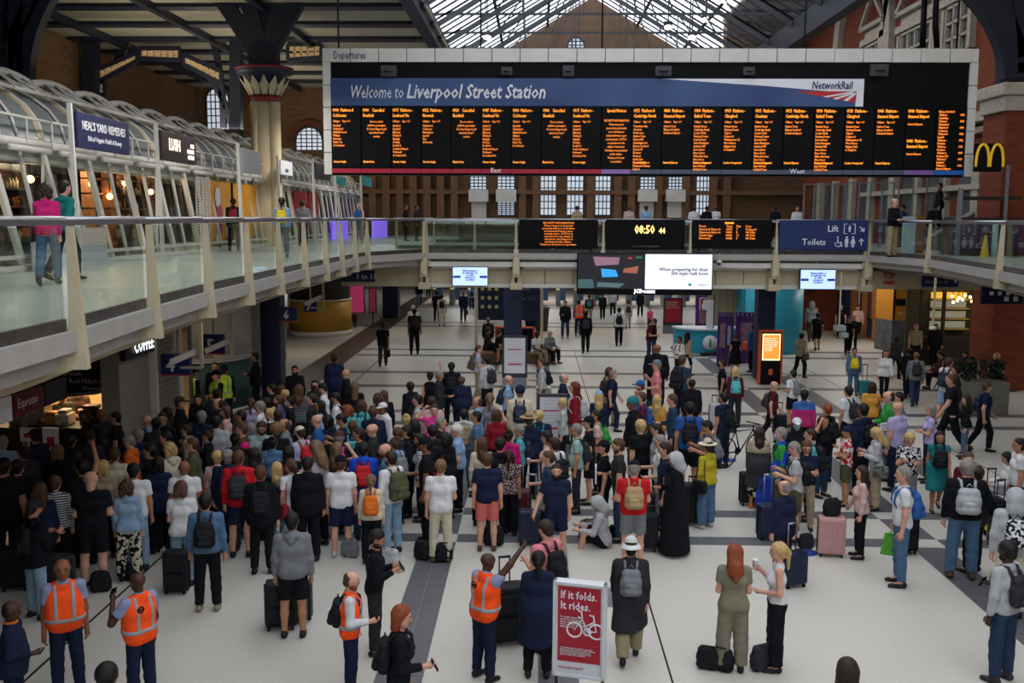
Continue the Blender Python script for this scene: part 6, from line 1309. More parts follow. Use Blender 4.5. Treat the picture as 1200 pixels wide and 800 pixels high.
# ---------------------------------------------------------------- hair and headgear, modelled around the head centre
def head_gear(st):
    key = ('gear', st)
    if key in _cache: return _cache[key]
    F = Field((-.3, -.3, -.62), (.3, .34, .26), .013)
    face = [(V3(0, -.062, .045), unit(V3(0, -1, -.55)))]
    def cap0(r=.097, e=0):
        F.cap((0, .022, .036), (0, .0, .036), r+e, r-.002+e, .02, [(V3(0, -.058, .05), unit(V3(0, -1, -.9)))]); F.cap((0, .035, .0), (0, .045, -.045), .088+e, .066+e, .03, [(V3(0, -.0, .0), V3(0, -1, 0))])
    if st == 's': cap0()
    elif st == 'r': F.cap((0, .03, .02), (0, .045, -.03), .092, .07, .02, [(V3(0, .0, .055), unit(V3(0, -.6, 1))), (V3(0, .005, 0), V3(0, -1, 0))])
    elif st == 'l': cap0(.101); F.cap((-.045, .06, .0), (-.05, .075, -.27), .062, .05, .04, [(V3(0, .0, 0), V3(0, -1, 0))]); F.cap((.045, .06, .0), (.05, .075, -.27), .062, .05, .04, [(V3(0, .0, 0), V3(0, -1, 0))]); F.cap((-.075, .0, -.02), (-.085, .0, -.2), .03, .03, .03); F.cap((.075, .0, -.02), (.085, .0, -.2), .03, .03, .03); F.cap((0, .09, -.2), (0, .09, -.38), .07, .035, .04)
    elif st == 'o': cap0(.103); F.cap((-.05, .05, .0), (-.055, .05, -.11), .062, .055, .03, [(V3(0, -.02, 0), V3(0, -1, 0))]); F.cap((.05, .05, .0), (.055, .05, -.11), .062, .055, .03, [(V3(0, -.02, 0), V3(0, -1, 0))])
    elif st == 'p': cap0(); F.cap((0, .11, .04), (0, .135, -.02), .028, .035, .02); F.cap((0, .135, -.02), (0, .125, -.24), .035, .018, .02)
    elif st == 'u': cap0(); F.cap((0, .085, .11), (0, .09, .115), .045, .045, .015)
    elif st == 'c': cap0(.112); F.cap((-.06, .04, 0), (-.07, .05, -.08), .07, .055, .03, [(V3(0, -.01, 0), V3(0, -1, 0))]); F.cap((.06, .04, 0), (.07, .05, -.08), .07, .055, .03, [(V3(0, -.01, 0), V3(0, -1, 0))]); F.folds(.012, 90, 80)
    elif st == 'z': cap0(.11); F.cap((0, .07, .0), (0, .10, -.3), .10, .075, .03, [(V3(0, .01, 0), V3(0, -1, 0))]); F.folds(.014, 90, 80)
    elif st == 'f': cap0(.122); F.folds(.008, 110, 100)
    elif st == 'B': # beard
        F.cap((-.05, -.03, -.07), (.05, -.03, -.07), .045, .045, .02); F.cap((0, -.05, -.085), (0, -.055, -.1), .045, .04, .03)
        F.cap((-.03, -.1, -.048), (.03, -.1, -.048), .016, .016, cut=True); F.plane((0, 0, -.035), (0, 0, 1)); F.plane((0, .03, 0), (0, 1, 0))
    elif st == 'k': F.cap((0, .02, .05), (0, .0, .05), .102, .10, .02, [(V3(0, 0, .035), V3(0, 0, -1))]); F.cap((0, -.09, .048), (0, -.155, .035), .055, .05, .01, [(V3(0, 0, .052), V3(0, 0, 1)), (V3(0, 0, .030), V3(0, 0, -1))])
    elif st == 'n': F.cap((0, .025, .05), (0, .0, .045), .107, .104, .02, [(V3(0, 0, .02), V3(0, 0, -1))]); F.cap((0, .03, .03), (0, .03, -.01), .098, .09, .02, [(V3(0, 0, -.015), V3(0, 0, -1)), (V3(0, .0, 0), V3(0, -1, 0))])
    elif st == 'w': F.cap((0, .01, .06), (0, .01, .09), .098, .085, .02, [(V3(0, 0, .05), V3(0, 0, -1))]); F.cap((0, .01, .055), (0, .01, .055), .19, .19, .01, [(V3(0, 0, .062), V3(0, 0, 1)), (V3(0, 0, .042), V3(0, 0, -1))])
    elif st == 'b': F.cap((0, .01, .06), (0, .01, .085), .10, .09, .02, [(V3(0, 0, .045), V3(0, 0, -1))]); F.cap((0, .01, .12), (0, .01, .0), .07, .15, .01, [(V3(0, 0, .06), V3(0, 0, 1)), (V3(0, 0, .0), V3(0, 0, -1))]); F.cap((0, .01, .02), (0, .01, -.03), .098, .105, cut=True)
    elif st == 'H': F.cap((0, .03, .03), (0, .0, .03), .12, .115, .03); F.cap((0, .03, -.02), (0, .06, -.13), .115, .12, .04); F.cap((0, -.12, .0), (0, -.12, -.1), .082, .07, cut=True); F.cap((0, .0, .02), (0, .0, -.14), .094, .075, cut=True)
    elif st == 'm': F.cap((0, -.075, -.035), (0, -.075, -.06), .052, .045, .02); F.cap((-.09, -.02, -.03), (0, -.09, -.04), .01, .02, .02); F.cap((.09, -.02, -.03), (0, -.09, -.04), .01, .02, .02)
    nm = {'B': 'beard', 'k': 'cap', 'n': 'beanie', 'w': 'brimmed_hat', 'b': 'bucket_hat', 'H': 'hood', 'm': 'face_mask'}.get(st, 'hair')
    P, Q = F.net(); me = np_mesh(nm, P, Q); _cache[key] = me; return me
M_eye = mat('eye_dark', '1C1512', .3, var=0); M_lip = mat('lip', '7A3E38', .5, var=0)
def _eyes():
    m = MB()
    for s in (-1, 1): m.sphere((s*.034, -.088, .012), (.016, .011, .009), 8); m.tube([(s*.018, -.094, .034), (s*.036, -.093, .040), (s*.054, -.084, .034)], .0045, 5)
    return m.mesh('eyes', [None])
def _lips():
    m = MB(); m.tube([(-.024, -.088, -.056), (0, -.099, -.053), (.024, -.088, -.056)], [.003, .007, .003], 6); return m.mesh('lips', [None])
EYES, LIPS = _eyes(), _lips()
CN = dict(black=('14151A', 'black'), char=('2A2B2F', 'charcoal'), grey=('6E7074', 'grey'), lgrey=('A2A4A6', 'light grey'), white=('C8C8C8', 'white'), cream=('BDB49E', 'cream'), beige=('9C8C74', 'beige'), tan=('A08660', 'tan'),
 navy=('1A2138', 'navy'), blue=('25508C', 'blue'), royal=('1F44B0', 'royal blue'), lblue=('7F9DBC', 'pale blue'), denim=('48637E', 'denim'), ldenim=('7D97AC', 'light denim'), ddenim=('27384F', 'dark denim'), teal=('1E6E6E', 'teal'), turq=('4FA0A6', 'turquoise'), green=('2E8A3E', 'green'), olive=('4A4A34', 'olive'), khaki=('857B60', 'khaki'), stone=('75715F', 'grey khaki'), grblue=('8088A4', 'lilac blue'), mint=('8FA8A4', 'pale green'),
 mustard=('A89A28', 'mustard'), amber=('C08A3A', 'amber'), yellow=('D0B81E', 'yellow'), orange=('C8611C', 'orange'), hivis=('F2521E', 'orange hi-vis'), lime=('B4D232', 'lime hi-vis'), red=('B01C24', 'red'), maroon=('4E1A22', 'maroon'), dred=('7E1A26', 'dark red'), salmon=('C0625C', 'salmon'), pink=('C87880', 'pink'), blush=('C0A09A', 'blush'), hotpink=('C83C88', 'hot pink'), magenta=('A81E64', 'magenta'), lilac=('A89CC4', 'lilac'), purple=('4A3A78', 'purple'), brown=('4A3528', 'brown'), rose=('B08480', 'rose'))
HC = dict(k=('17130F', 'black'), d=('2B1E16', 'dark brown'), b=('4A3222', 'brown'), y=('B09460', 'blond'), g=('77736C', 'grey'), w=('B4B0A8', 'white'), r=('7A3A1E', 'ginger'), t=('6A5238', 'light brown'), R=('5A1A14', 'deep red'))
SKIN = {'1': 'C09078', '2': 'A87858', '3': '7E5238', '4': '44291C'}
def cloth(c): return mat('cloth_'+c, CN[c][0], .88, var=.10, scale=9, bump=.25, bscale=60, spec=.12)
def hairm(c): return mat('hair_'+c, HC[c][0], .55, var=.25, scale=40, bump=.3, bscale=120, spec=.25)
def pattern(c1, c2, scale, kind='noise'):
    key = 'pat_%s_%s_%s_%s' % (c1, c2, scale, kind)
    if key in MATS: return MATS[key]
    m = bpy.data.materials.new(key); m.use_nodes = True; nt = m.node_tree; b = nt.nodes['Principled BSDF']; b.inputs['Roughness'].default_value = .9; b.inputs['Specular IOR Level'].default_value = .1
    tc = nt.nodes.new('ShaderNodeTexCoord')
    if kind == 'stripe': t = nt.nodes.new('ShaderNodeTexWave'); t.bands_direction = 'Z'; t.inputs['Scale'].default_value = scale
    elif kind == 'spot': t = nt.nodes.new('ShaderNodeTexVoronoi'); t.inputs['Scale'].default_value = scale
    else: t = nt.nodes.new('ShaderNodeTexNoise'); t.inputs['Scale'].default_value = scale
    nt.links.new(tc.outputs['Object'], t.inputs['Vector']); r = nt.nodes.new('ShaderNodeValToRGB'); r.color_ramp.interpolation = 'CONSTANT'
    r.color_ramp.elements[0].color = (*rgb(CN[c1][0]), 1); r.color_ramp.elements[1].color = (*rgb(CN[c2][0]), 1); r.color_ramp.elements[1].position = .5 if kind != 'spot' else .4
    o = t.outputs['Distance'] if kind == 'spot' else t.outputs[1 if kind == 'stripe' else 0]; nt.links.new(o, r.inputs[0]); nt.links.new(r.outputs[0], b.inputs['Base Color']); MATS[key] = m; return m
PAT = {'floral': lambda: pattern('black', 'cream', 13), 'redfloral': lambda: pattern('red', 'white', 12), 'stripe': lambda: pattern('grey', 'char', 7, 'stripe'), 'bwstripe': lambda: pattern('char', 'white', 8, 'stripe'), 'plaid': lambda: pattern('dred', 'navy', 14), 'dots': lambda: pattern('blush', 'char', 40, 'spot'), 'bwspot': lambda: pattern('black', 'white', 22), 'camo': lambda: pattern('olive', 'grey', 14), 'irid': lambda: pattern('lilac', 'mint', 6), 'blockmg': lambda: split_mat('blockmg', 'magenta', 'blue', 1.30), 'bluegreen': lambda: pattern('royal', 'green', 4), 'blueteal': lambda: pattern('navy', 'turq', 6), 'greycharc': lambda: split_mat('gcblock', 'char', 'beige', 1.22)}
PATN = dict(floral='floral print', redfloral='red floral', stripe='grey striped', bwstripe='striped', plaid='plaid', dots='blush speckled', bwspot='black and white patterned', camo='camouflage', irid='shiny pastel', blockmg='magenta and blue', bluegreen='blue and green', blueteal='navy and turquoise', greycharc='grey panelled')
def split_mat(key, lo_, hi_, z):
    if key in MATS: return MATS[key]
    m = bpy.data.materials.new(key); m.use_nodes = True; nt = m.node_tree; b = nt.nodes['Principled BSDF']; b.inputs['Roughness'].default_value = .9
    tc = nt.nodes.new('ShaderNodeTexCoord'); s = nt.nodes.new('ShaderNodeSeparateXYZ'); g = nt.nodes.new('ShaderNodeMath'); g.operation = 'GREATER_THAN'; g.inputs[1].default_value = z; mx = nt.nodes.new('ShaderNodeMix'); mx.data_type = 'RGBA'
    nt.links.new(tc.outputs['Object'], s.inputs[0]); nt.links.new(s.outputs[2], g.inputs[0]); nt.links.new(g.outputs[0], mx.inputs[0]); mx.inputs[6].default_value = (*rgb(CN[lo_][0]), 1); mx.inputs[7].default_value = (*rgb(CN[hi_][0]), 1); nt.links.new(mx.outputs[2], b.inputs['Base Color']); MATS[key] = m; return m
def garment(c): return PAT[c]() if c in PAT else cloth(c)
def gname(c): return PATN[c] if c in PAT else CN[c][1]
# ---------------------------------------------------------------- bags, cases and small held things
def pack_mesh(big):
    key = ('pack', big)
    if key in _cache: return _cache[key]
    F = Field((-.3, -.25, -.4), (.3, .3, .4), .014); s = 1.25 if big else 1
    [F.cap((q*.075*s, .035, -.14*s), (q*.062*s, .03, .10*s), .075*s, .068*s, .03) for q in (-1, 0, 1)]; F.cap((-.06*s, .04, -.02), (.06*s, .04, -.02), .09*s, .09*s, .03)
    F.plane((0, -.04, 0), (0, -1, 0)); F.folds(.003, 60, 50)
    P, Q = F.net(); a = np_mesh('pack', P, Q) # body
    F = Field((-.2, -.1, -.35), (.2, .35, .2), .014); F.cap((-.05*s, .115*s, -.13*s), (.05*s, .115*s, -.13*s), .055*s, .055*s, .03); F.cap((-.045*s, .11*s, -.05*s), (.045*s, .11*s, -.05*s), .045*s, .045*s, .03); P, Q = F.net(); b = np_mesh('pocket', P, Q)
    m = MB()
    for sx in (-1, 1): m.tube([(sx*.075, -.01, .13*s), (sx*.085, -.07, .245), (sx*.095, -.16, .245), (sx*.10, -.255, .17), (sx*.115, -.275, .02), (sx*.15, -.19, -.10), (sx*.13, -.05, -.16)], .020, 6)
    m.tube([(-.03, .03, .19*s), (0, .03, .23*s), (.03, .03, .19*s)], .009, 5)
    me = m.mesh('straps', [None]); _cache[key] = (a, b, me); return _cache[key]
def backpack(person, S, col, wearer, pose_scale, big=False, front=False, pocket=None, label=None):
    a, b, c = pack_mesh(big)
    r = bpy.data.objects.new('backpack', None); COL.objects.link(r)
    M = person.matrix_world @ Matrix.Translation(Vector(S.back-V3(0, 0, S.drop))+Vector((0, .015 if not front else -.30, 0))) @ Matrix.Rotation(S.lean+(math.pi if front else 0), 4, 'X' if not front else 'Z')
    r.matrix_world = M; m = garment(col) if col in PAT else mat('bag_'+col, CN[col][0], .7, var=.12, scale=12, bump=.2, bscale=70, spec=.2)
    child('pack', a, r, m); child('pocket', b, r, m if not pocket else mat('bag_'+pocket, CN[pocket][0], .7)); child('strap', c, r, mat('bag_strap_'+(col if col in CN else 'black'), CN.get(col, CN['black'])[0], .8, var=0))
    return tag(r, label or ('%s %sbackpack worn by the %s' % (gname(col), 'large ' if big else '', wearer)), 'backpack', 'backpacks being worn')
def suitcase(px, py, col, label, h=.62, w=.42, d=.26, rz=0, handle=True, hard=True, ext=.42, name='suitcase'):
    p = fl(px, py); r = empty(name, (p.x, p.y, 0), R(rz), label=label, cat='suitcase', group='wheeled suitcases')
    m = mat('case_'+col, CN[col][0], .4 if hard else .75, var=.06, scale=8, spec=.3)
    MB().bbox((-w/2, -d/2, .06), (w/2, d/2, .06+h), .045).build('shell', m, r)
    g = MB()
    if hard:
        for k in range(5): x = -w/2+.06+k*(w-.12)/4; g.bbox((x-.012, -d/2-.008, .12), (x+.012, d/2+.008, h), .006)
        g.build('rib', m, r)
    else: MB().bbox((-w/2+.04, -d/2-.03, .12), (w/2-.04, -d/2+.02, h*.55), .02).bbox((-w/2+.04, -d/2-.03, h*.6), (w/2-.04, -d/2+.02, h*.95), .02).build('pocket', m, r)
    MB().tube([(-w/2-.004, 0, .08), (-w/2-.004, 0, .03+h)], .012, 5).tube([(w/2+.004, 0, .08), (w/2+.004, 0, .03+h)], .012, 5).build('zip', M_black, r)
    for sx in (-1, 1):
        for sy in (-1, 1): MB().tube([(sx*(w/2-.05)-.012, sy*(d/2-.04), .032), (sx*(w/2-.05)+.012, sy*(d/2-.04), .032)], .03, 8).build('wheel', M_black, r)
    if handle: MB().tube([(-.07, d/2-.05, .06+h), (-.07, d/2-.05, .06+h+ext), (.07, d/2-.05, .06+h+ext), (.07, d/2-.05, .06+h)], .011, 6).tube([(-.08, d/2-.05, .06+h+ext), (.08, d/2-.05, .06+h+ext)], .018, 6).build('handle', M_steel if col in ('navy', 'maroon', 'royal') else M_iron, r)
    return r
def floorbag(px, py, col, label, s=1, rz=0, name='bag', squash=.8):
    p = fl(px, py); a, b, c = pack_mesh(False); r = empty(name, (p.x, p.y, .215*s*squash), R(rz), label=label, cat='bag', group='bags on the floor'); r.scale = (s, s, s*squash)
    m = mat('bag_'+col, CN[col][0], .7, var=.12, scale=12, bump=.2, bscale=70, spec=.2); child('pack', a, r, m); child('pocket', b, r, m)
    st = MB(); st.tube([(-.06, .0, .16), (-.05, -.06, .21), (.05, -.06, .21), (.06, .0, .16)], .012, 6); child('strap', st.mesh('strap', [None]), r, m); return r
def shoulderbag(person, S, col, wearer, side=1, low=0, label=None):
    r = bpy.data.objects.new('shoulder_bag', None); COL.objects.link(r); sh = Vector(S.sh[1 if side > 0 else 0])-Vector((0, 0, S.drop))
    r.matrix_world = person.matrix_world @ Matrix.Translation(Vector((side*.27, .05, .88-S.drop+.0-low)))
    m = garment(col) if col in PAT else mat('bag_'+col, CN[col][0], .6, var=.1, scale=10, spec=.3)
    b = MB(); b.bbox((-.06, -.15, -.12), (.06, .15, .13), .035); child('pouch', b.mesh('pouch', [None]), r, m)
    t = Vector((sh.x-side*.27-side*.04, sh.y-.05, sh.z+.085-(.88-S.drop-low)))
    b = MB(); b.tube([(0, -.12, .11), (t.x+side*.03, t.y-.06, t.z-.1), t, (t.x+side*.03, t.y+.06, t.z-.1), (0, .12, .11)], .01, 5); child('strap', b.mesh('strap', [None]), r, m)
    return tag(r, label or '%s shoulder bag carried by the %s' % (gname(col), wearer), 'bag', 'shoulder bags being carried')
_ph = {}
def held(person, S, kind, wearer, side=0):
    w = Vector(S.wr[side]+S.hdv[side]*.13-V3(0, 0, S.drop)); b = MB()
    if kind == 'phone': nm, lab, m = 'phone', 'dark phone held by the ', M_black; b.bbox((-.037, -.006, -.075), (.037, .006, .075), .004)
    elif kind == 'cup': nm, lab, m = 'paper_cup', 'paper cup held by the ', T_white; b.lathe([(.028, -.05), (.038, .05), (.041, .052), (.04, .065)], (0, 0, 0), 12)
    elif kind == 'paper': nm, lab, m = 'papers', 'folded papers held by the ', T_white; b.bbox((-.11, -.012, -.15), (.11, .012, .15), .004)
    elif kind == 'bag': nm, lab, m = 'green_carrier_bag', 'green carrier bag held by the ', mat('carrier_green', '4FA02E', .5); b.prism([(-.02, -.12, -.05), (.02, .12, -.05), (.05, .17, -.38), (-.05, -.17, -.38)], (.05, 0, 0)); b.tube([(0, -.06, -.05), (0, 0, .03), (0, .06, -.05)], .008, 5)
    elif kind == 'case': nm, lab, m = 'briefcase', 'dark bag held by the ', M_black; b.bbox((-.06, -.16, -.34), (.06, .16, -.08), .03); b.tube([(0, -.07, -.1), (0, -.05, 0), (0, .05, 0), (0, .07, -.1)], .01, 5)
    elif kind == 'tote': nm, lab, m = 'brown_bag', 'brown bag held by the ', mat('bag_brown2', '6A3A26', .6); b.bbox((-.06, -.14, -.32), (.06, .14, -.06), .04); b.tube([(0, -.07, -.08), (0, -.05, .02), (0, .05, .02), (0, .07, -.08)], .01, 5)
    elif kind == 'orange': nm, lab, m = 'orange_bag', 'bright orange bag held by the ', mat('bag_or', 'D8481E', .5); b.bbox((-.08, -.16, -.36), (.08, .16, -.05), .05)
    elif kind == 'helmet': nm, lab, m = 'white_hat', 'white cap hanging from the pack of the ', T_white; b.sphere((0, 0, 0), (.11, .09, .12), 12)
    o = bpy.data.objects.new(nm, b.mesh(nm, [m])); COL.objects.link(o); o.matrix_world = person.matrix_world @ Matrix.Translation(w) @ Matrix.Rotation(-.5 if kind == 'phone' else 0, 4, 'X')
    return tag(o, lab+wearer, {'phone': 'phone', 'cup': 'cup', 'paper': 'papers', 'helmet': 'cap'}.get(kind, 'bag'), 'things held in hands')
# ---------------------------------------------------------------- one person from one line
HN = dict(s='short %s hair', r='balding head with %s hair', l='long %s hair', o='shoulder length %s hair', p='%s ponytail', u='%s hair in a bun', c='curly %s hair', z='very long curly %s hair', f='round curly %s hair')
GN = dict(k='%s cap', n='%s beanie', w='%s brimmed hat', b='%s bucket hat', H='%s hood up')
TN = dict(t='t-shirt', s='long sleeved top', n='sleeveless top', h='hoodie', j='jacket', c='long coat', v='vest', d='dress', a='floor length robe', p='polo shirt'); BNm = dict(j='trousers', w='wide trousers', k='skirt', s='shorts', S='short shorts', l='leggings', m='long skirt')
DIRS = dict(A=180, T=0, L=-90, R=90, AL=-135, AR=135, TL=-45, TR=45)
PLACED = []; LABELS = {}
def person(px, py, face, pose, hair, skin, top, bot, ctx='', hgt=None, foot=None, z0=0.0, near=None, shoes='black', pos=None, belly=0, wide=1.0, extra='', rz=None, sex=None):
    """px, py: top of the head in the photograph; foot: y of the feet when they show"""
    if sex is None: sex = 'f' if any(c.isupper() and c == 'F' for c in skin) else 'm'
    skin = skin.strip('Fm'); S = skel(pose, sex)
    hgt = hgt or (1.66 if sex == 'f' else 1.76); sc = hgt/1.765
    ztop = z0+(1.765-S.drop)*sc-(.03 if abs(S.hp) > .3 else 0)-(0.25*sc if pose == 'be' else 0)
    p = fl(px, py, ztop)
    if foot:
        g = fl(px, foot, z0); p = g; d1 = (ray(px, py)); t = math.hypot(p.x, p.y)/math.hypot(d1.x, d1.y); zt = HCAM+d1.z*t; sc = max(.85, min(1.12, (zt-z0)/(1.765-S.drop)))
        if pose in ('ph', 'be'): sc = max(sc, .93)
    if pos: p = Vector(pos)
    if z0 == 0 and not pos:
        if px < 175 and 19.3 < p.y < 24.5: p.y = 19.3
        d = Vector((p.x, p.y, 0)).normalized()
        for _ in range(3):
            for q in PLACED:
                v = p-q[1]; L = math.hypot(v.x, v.y)
                if abs(q[1].z-p.z) < .1 and L < .40: p = p+d*((.42-L)*(1 if v.dot(d) >= 0 else -1))
    h = .0135 if (p.y < 20 if near is None else near) else .02
    o = empty('person', (p.x, p.y, z0)); a = DIRS[face] if isinstance(face, str) else face; a += 0 if rz is None else rz
    o.rotation_euler = (0, 0, R(a+math.degrees(math.atan2(-p.x, p.y))*0.5)); o.scale = (sc*wide, sc*(wide if wide > 1 else 1), sc)
    o['_sk'] = 1
    child('body', body_mesh(pose, sex, h), o, mat('skin_'+skin, SKIN[skin], .55, var=.05, scale=20, spec=.3))
    child('eyes', EYES, o, M_eye, S.headM); 
    if p.y < 22: child('lips', LIPS, o, M_lip, S.headM)
    # hair and headgear
    hs = hair.split('+'); hd = []
    bald = hs[0] == '-'
    if not bald:
        st, c = hs[0][0], hs[0][1]; hd.append(HN[st] % HC[c][1]); mw = S.headM.copy()
        if any(g[0] in 'nH' for g in hs[1:] if g[:2] != 'B:'): mw = None
        if mw is not None: child('hair', head_gear(st), o, hairm(c), mw)
    else: hd.append('bald head')
    for g in hs[1:]:
        k, c = g[0], g[1:]
        if k == 'B': child('beard', head_gear('B'), o, hairm(c), S.headM); hd.append('beard'); continue
        gm = child({'k': 'cap', 'n': 'beanie', 'w': 'brimmed_hat', 'b': 'bucket_hat', 'H': 'hood', 'm': 'face_mask'}[k], head_gear(k), o, garment(c), S.headM)
        hd.append('face mask' if k == 'm' else GN[k] % gname(c))
        if k in 'kwbnH' : hd = [x for x in hd if x.split()[-1] == 'mask' or 'cap' in x or 'beanie' in x or 'hat' in x or 'hood' in x or 'beard' in x]
    # clothes
    tp, tc = top[0], top[1:]
    under = None
    if '/' in tc: tc, under = tc.split('/')
    if under: child('shirt', top_mesh(under[0], pose, sex, h, belly), o, garment(under[1:]))
    child({'t': 't_shirt', 's': 'long_sleeved_top', 'n': 'sleeveless_top', 'h': 'hoodie', 'j': 'jacket', 'c': 'coat', 'v': 'vest', 'd': 'dress', 'a': 'robe', 'p': 'polo_shirt'}[tp], top_mesh(tp, pose, sex, h, belly), o, garment(tc))
    if tc in ('hivis', 'lime') : child('reflective_tape', band_mesh(pose, sex, h, belly), o, mat('reflective', '8E9294', .4, var=0))
    b0, bc = (bot[0], bot[1:]) if bot else (None, None)
    if bot: child({'j': 'trousers', 'w': 'trousers', 'k': 'skirt', 's': 'shorts', 'S': 'shorts', 'l': 'leggings', 'm': 'skirt'}[b0], bot_mesh(b0, pose, sex, h), o, garment(bc))
    child('shoes', shoe_mesh(pose, sex, h), o, mat('shoe_'+shoes, CN[shoes][0], .6, var=.1))
    bpy.context.view_layer.update() if False else None
    o.matrix_world = Matrix.LocRotScale(o.location, o.rotation_euler, o.scale)
    # label
    look = '%s in %s %s' % (' and '.join(hd[:2]), gname(tc), TN[tp]); look = look.replace('shoulder length', 'bob').replace('long sleeved top', 'top'); look2 = ' and %s %s' % (gname(bc), BNm[b0]) if bot else ''
    lab = 'person with '+look
    if len((lab+look2+' '+ctx).split()) <= 16: lab += look2
    if ctx: lab += ' '+ctx
    o['label'] = lab; o['category'] = 'person'; o['group'] = 'people in the hall'
    desc = ('person in %s %s with %s' % (gname(tc), TN[tp], hd[0])).replace('shoulder length ', 'bob ').replace('long sleeved top', 'top')
    PLACED.append([o, p.copy(), px, py, desc, lab, bool(ctx), look2])
    for e in (extra.split() if extra else []):
        k, _, v = e.partition(':')
        if k == 'bp': backpack(o, S, v, desc, sc)
        elif k == 'BP': backpack(o, S, v, desc, sc, big=True)
        elif k == 'fp': backpack(o, S, v, desc, sc, front=True)
        elif k == 'sb': shoulderbag(o, S, v, desc, 1)
        elif k == 'sB': shoulderbag(o, S, v, desc, -1)
        elif k == 'logo':
            m_ = MB(); c_ = Vector(S.T(.075, .150, 1.33))-Vector((0, 0, S.drop)); m_.tube([c_+Vector((.038*math.cos(R(t)), 0, .038*math.sin(R(t)))) for t in range(0, 360, 24)], .009, 6, closed=True); m_.bar(c_-Vector((.05, 0, 0)), c_+Vector((.05, 0, 0)), .014); child('round_emblem', m_.mesh('round_emblem', [None]), o, M_black)
        elif k == 'collar':
            m_ = MB(); c_ = Vector(S.T(0, .01, 1.49))-Vector((0, 0, S.drop)); m_.tube([c_+Vector((.072*math.cos(R(t)), .066*math.sin(R(t)), 0)) for t in range(0, 360, 24)], .022, 6, closed=True); child('collar', m_.mesh('collar', [None]), o, cloth(v))
        elif k == 'r': held(o, S, v, desc, 0)
        elif k == 'l': held(o, S, v, desc, 1)
    return o
# ================================================================ people in the open floor, nearest first
person(345, 600, 'A', 'st', 'sk', '2', 'hgrey', 'sblack', 'beside a black suitcase', foot=746)
person(567, 648, 'AR', 'pt', '-', '4', 'vhivis/pgrblue', 'jnavy', 'pointing upward', foot=796, belly=.02, extra='logo')
person(81, 653, 'T', 'st', '-', '3', 'vhivis/pgrblue', 'jnavy', 'facing the hall beside a colleague', foot=815, belly=.03, rz=15)
person(168, 669, 'AL', 'eb', '-', '4', 'vhivis/pgrblue', 'jnavy', 'raising a radio', foot=826, extra='l:phone logo', belly=.02)
person(20, 702, 'R', 'fr', 'rk', '4', 'jnavy', 'jnavy', 'with an orange collar by the frame edge', foot=860, belly=.03, extra='collar:orange')
person(124, 776, 'A', 'st', 'sk', '2', 'tblack', 'jblack', 'only the head showing between two orange vests', hgt=1.76)
person(994, 771, 'A', 'st', 'ld', '2F', 'sblack', 'jblack', 'only the head showing at the lower edge')
person(412, 669, 'R', 'fr', 'rb+Br', '1', 'vhivis/swhite', 'jnavy', 'wearing a black backpack', foot=815, extra='bp:black r:phone')
person(468, 709, 'R', 'fr', 'or', '1F', 'sblack', 'jblack', 'holding a phone out', hgt=1.66, extra='bp:black r:phone')
person(440, 620, 'R', 'ph', 'sk+Bk', '2', 'sblack', 'jchar', 'standing behind the ginger bearded man', foot=765, extra='r:phone')
person(630, 645, 'A', 'st', 'pk', '2F', 'cnavy', 'jblack', 'behind the red poster frame', foot=793)
person(642, 612, 'AL', 'ph', 'sd', '1', 'tpink', 'jnavy', 'wearing a black backpack', extra='bp:black')
person(737, 632, 'A', 'wk', 'sk+bwhite', '1', 'cchar', 'wkhaki', 'walking away across the open floor', foot=772, extra='bp:grey l:paper')
person(857, 643, 'A', 'ph', 'lr', '1F', 'tstone', 'wstone', 'with two dark bags beside the feet', foot=786)
person(907, 634, 'L', 'co', 'py', '1F', 'nwhite', 'wblack', 'holding a paper cup', foot=783, extra='r:cup')
person(1053, 545, 'L', 'st', 'sg', '1', 'twhite', 'jdenim', 'carrying a green bag', foot=685, extra='bp:blue r:bag')
person(1126, 537, 'A', 'sd', 'sg', '1', 'sblack', 'jdenim', 'large figure walking in brown shoes', foot=677, extra='bp:lgrey', shoes='brown', belly=.03, wide=1.12)
person(1172, 632, 'AL', 'fr', 'sk+Bk', '4', 'slgrey', 'jddenim', 'looking at a phone by the frame edge', foot=798, extra='bp:char r:phone', shoes='char')
person(1181, 571, 'A', 'st', 'sd+Hlgrey', '1', 'hlgrey', 'wcream', 'with zigzag backpack', foot=722, extra='bp:bwspot')
person(1006, 545, 'L', 'sd', 'ld', '1F', 'sblush', 'jblack', 'pushing the pink suitcase', foot=653, extra='')
person(245, 577, 'A', 'st', 'sk', '2', 'sdenim', 'jblack', 'with black backpack in light trainers', foot=715, extra='bp:black', shoes='khaki', hgt=1.6)
person(216, 576, 'A', 'ph', 'ob', '1F', 'twhite', 'jldenim', 'in the near edge of the crowd', foot=686, extra='')
person(112, 552, 'A', 'ph', '-', '1', 'tblack', 'sblack', 'bare legs apart behind the orange vest pair', foot=688, wide=1.08, shoes='black')
person(45, 585, 'AR', 'ph', 'sd+kchar', '2', 'jblack', 'jldenim', 'bent over by a grey case', foot=724, extra='bp:black')
person(153, 562, 'A', 'st', 'cb', '1F', 'sldenim', 'wfloral', 'in floral trousers', foot=680)
person(156, 542, 'A', 'st', 'sk', '2', 'twhite', 'jldenim', 'with thin black strap', extra='sb:black')
person(12, 535, 'A', 'st', 'sk', '2', 'tblack', 'jblack', 'in the dark edge of the crowd', foot=680)
person(517, 538, 'A', 'fr', 'st', '1', 'twhite', 'jcream', 'standing over two black bags', foot=658, shoes='brown')
person(571, 530, 'A', 'st', 'sb', '1', 'tnavy', 'ssalmon', 'in brown loafers', foot=645, shoes='brown')
person(651, 543, 'T', 'sd', 'sd+Bd', '1', 'pnavy', 'snavy', 'looking toward the gallery', foot=656, extra='')
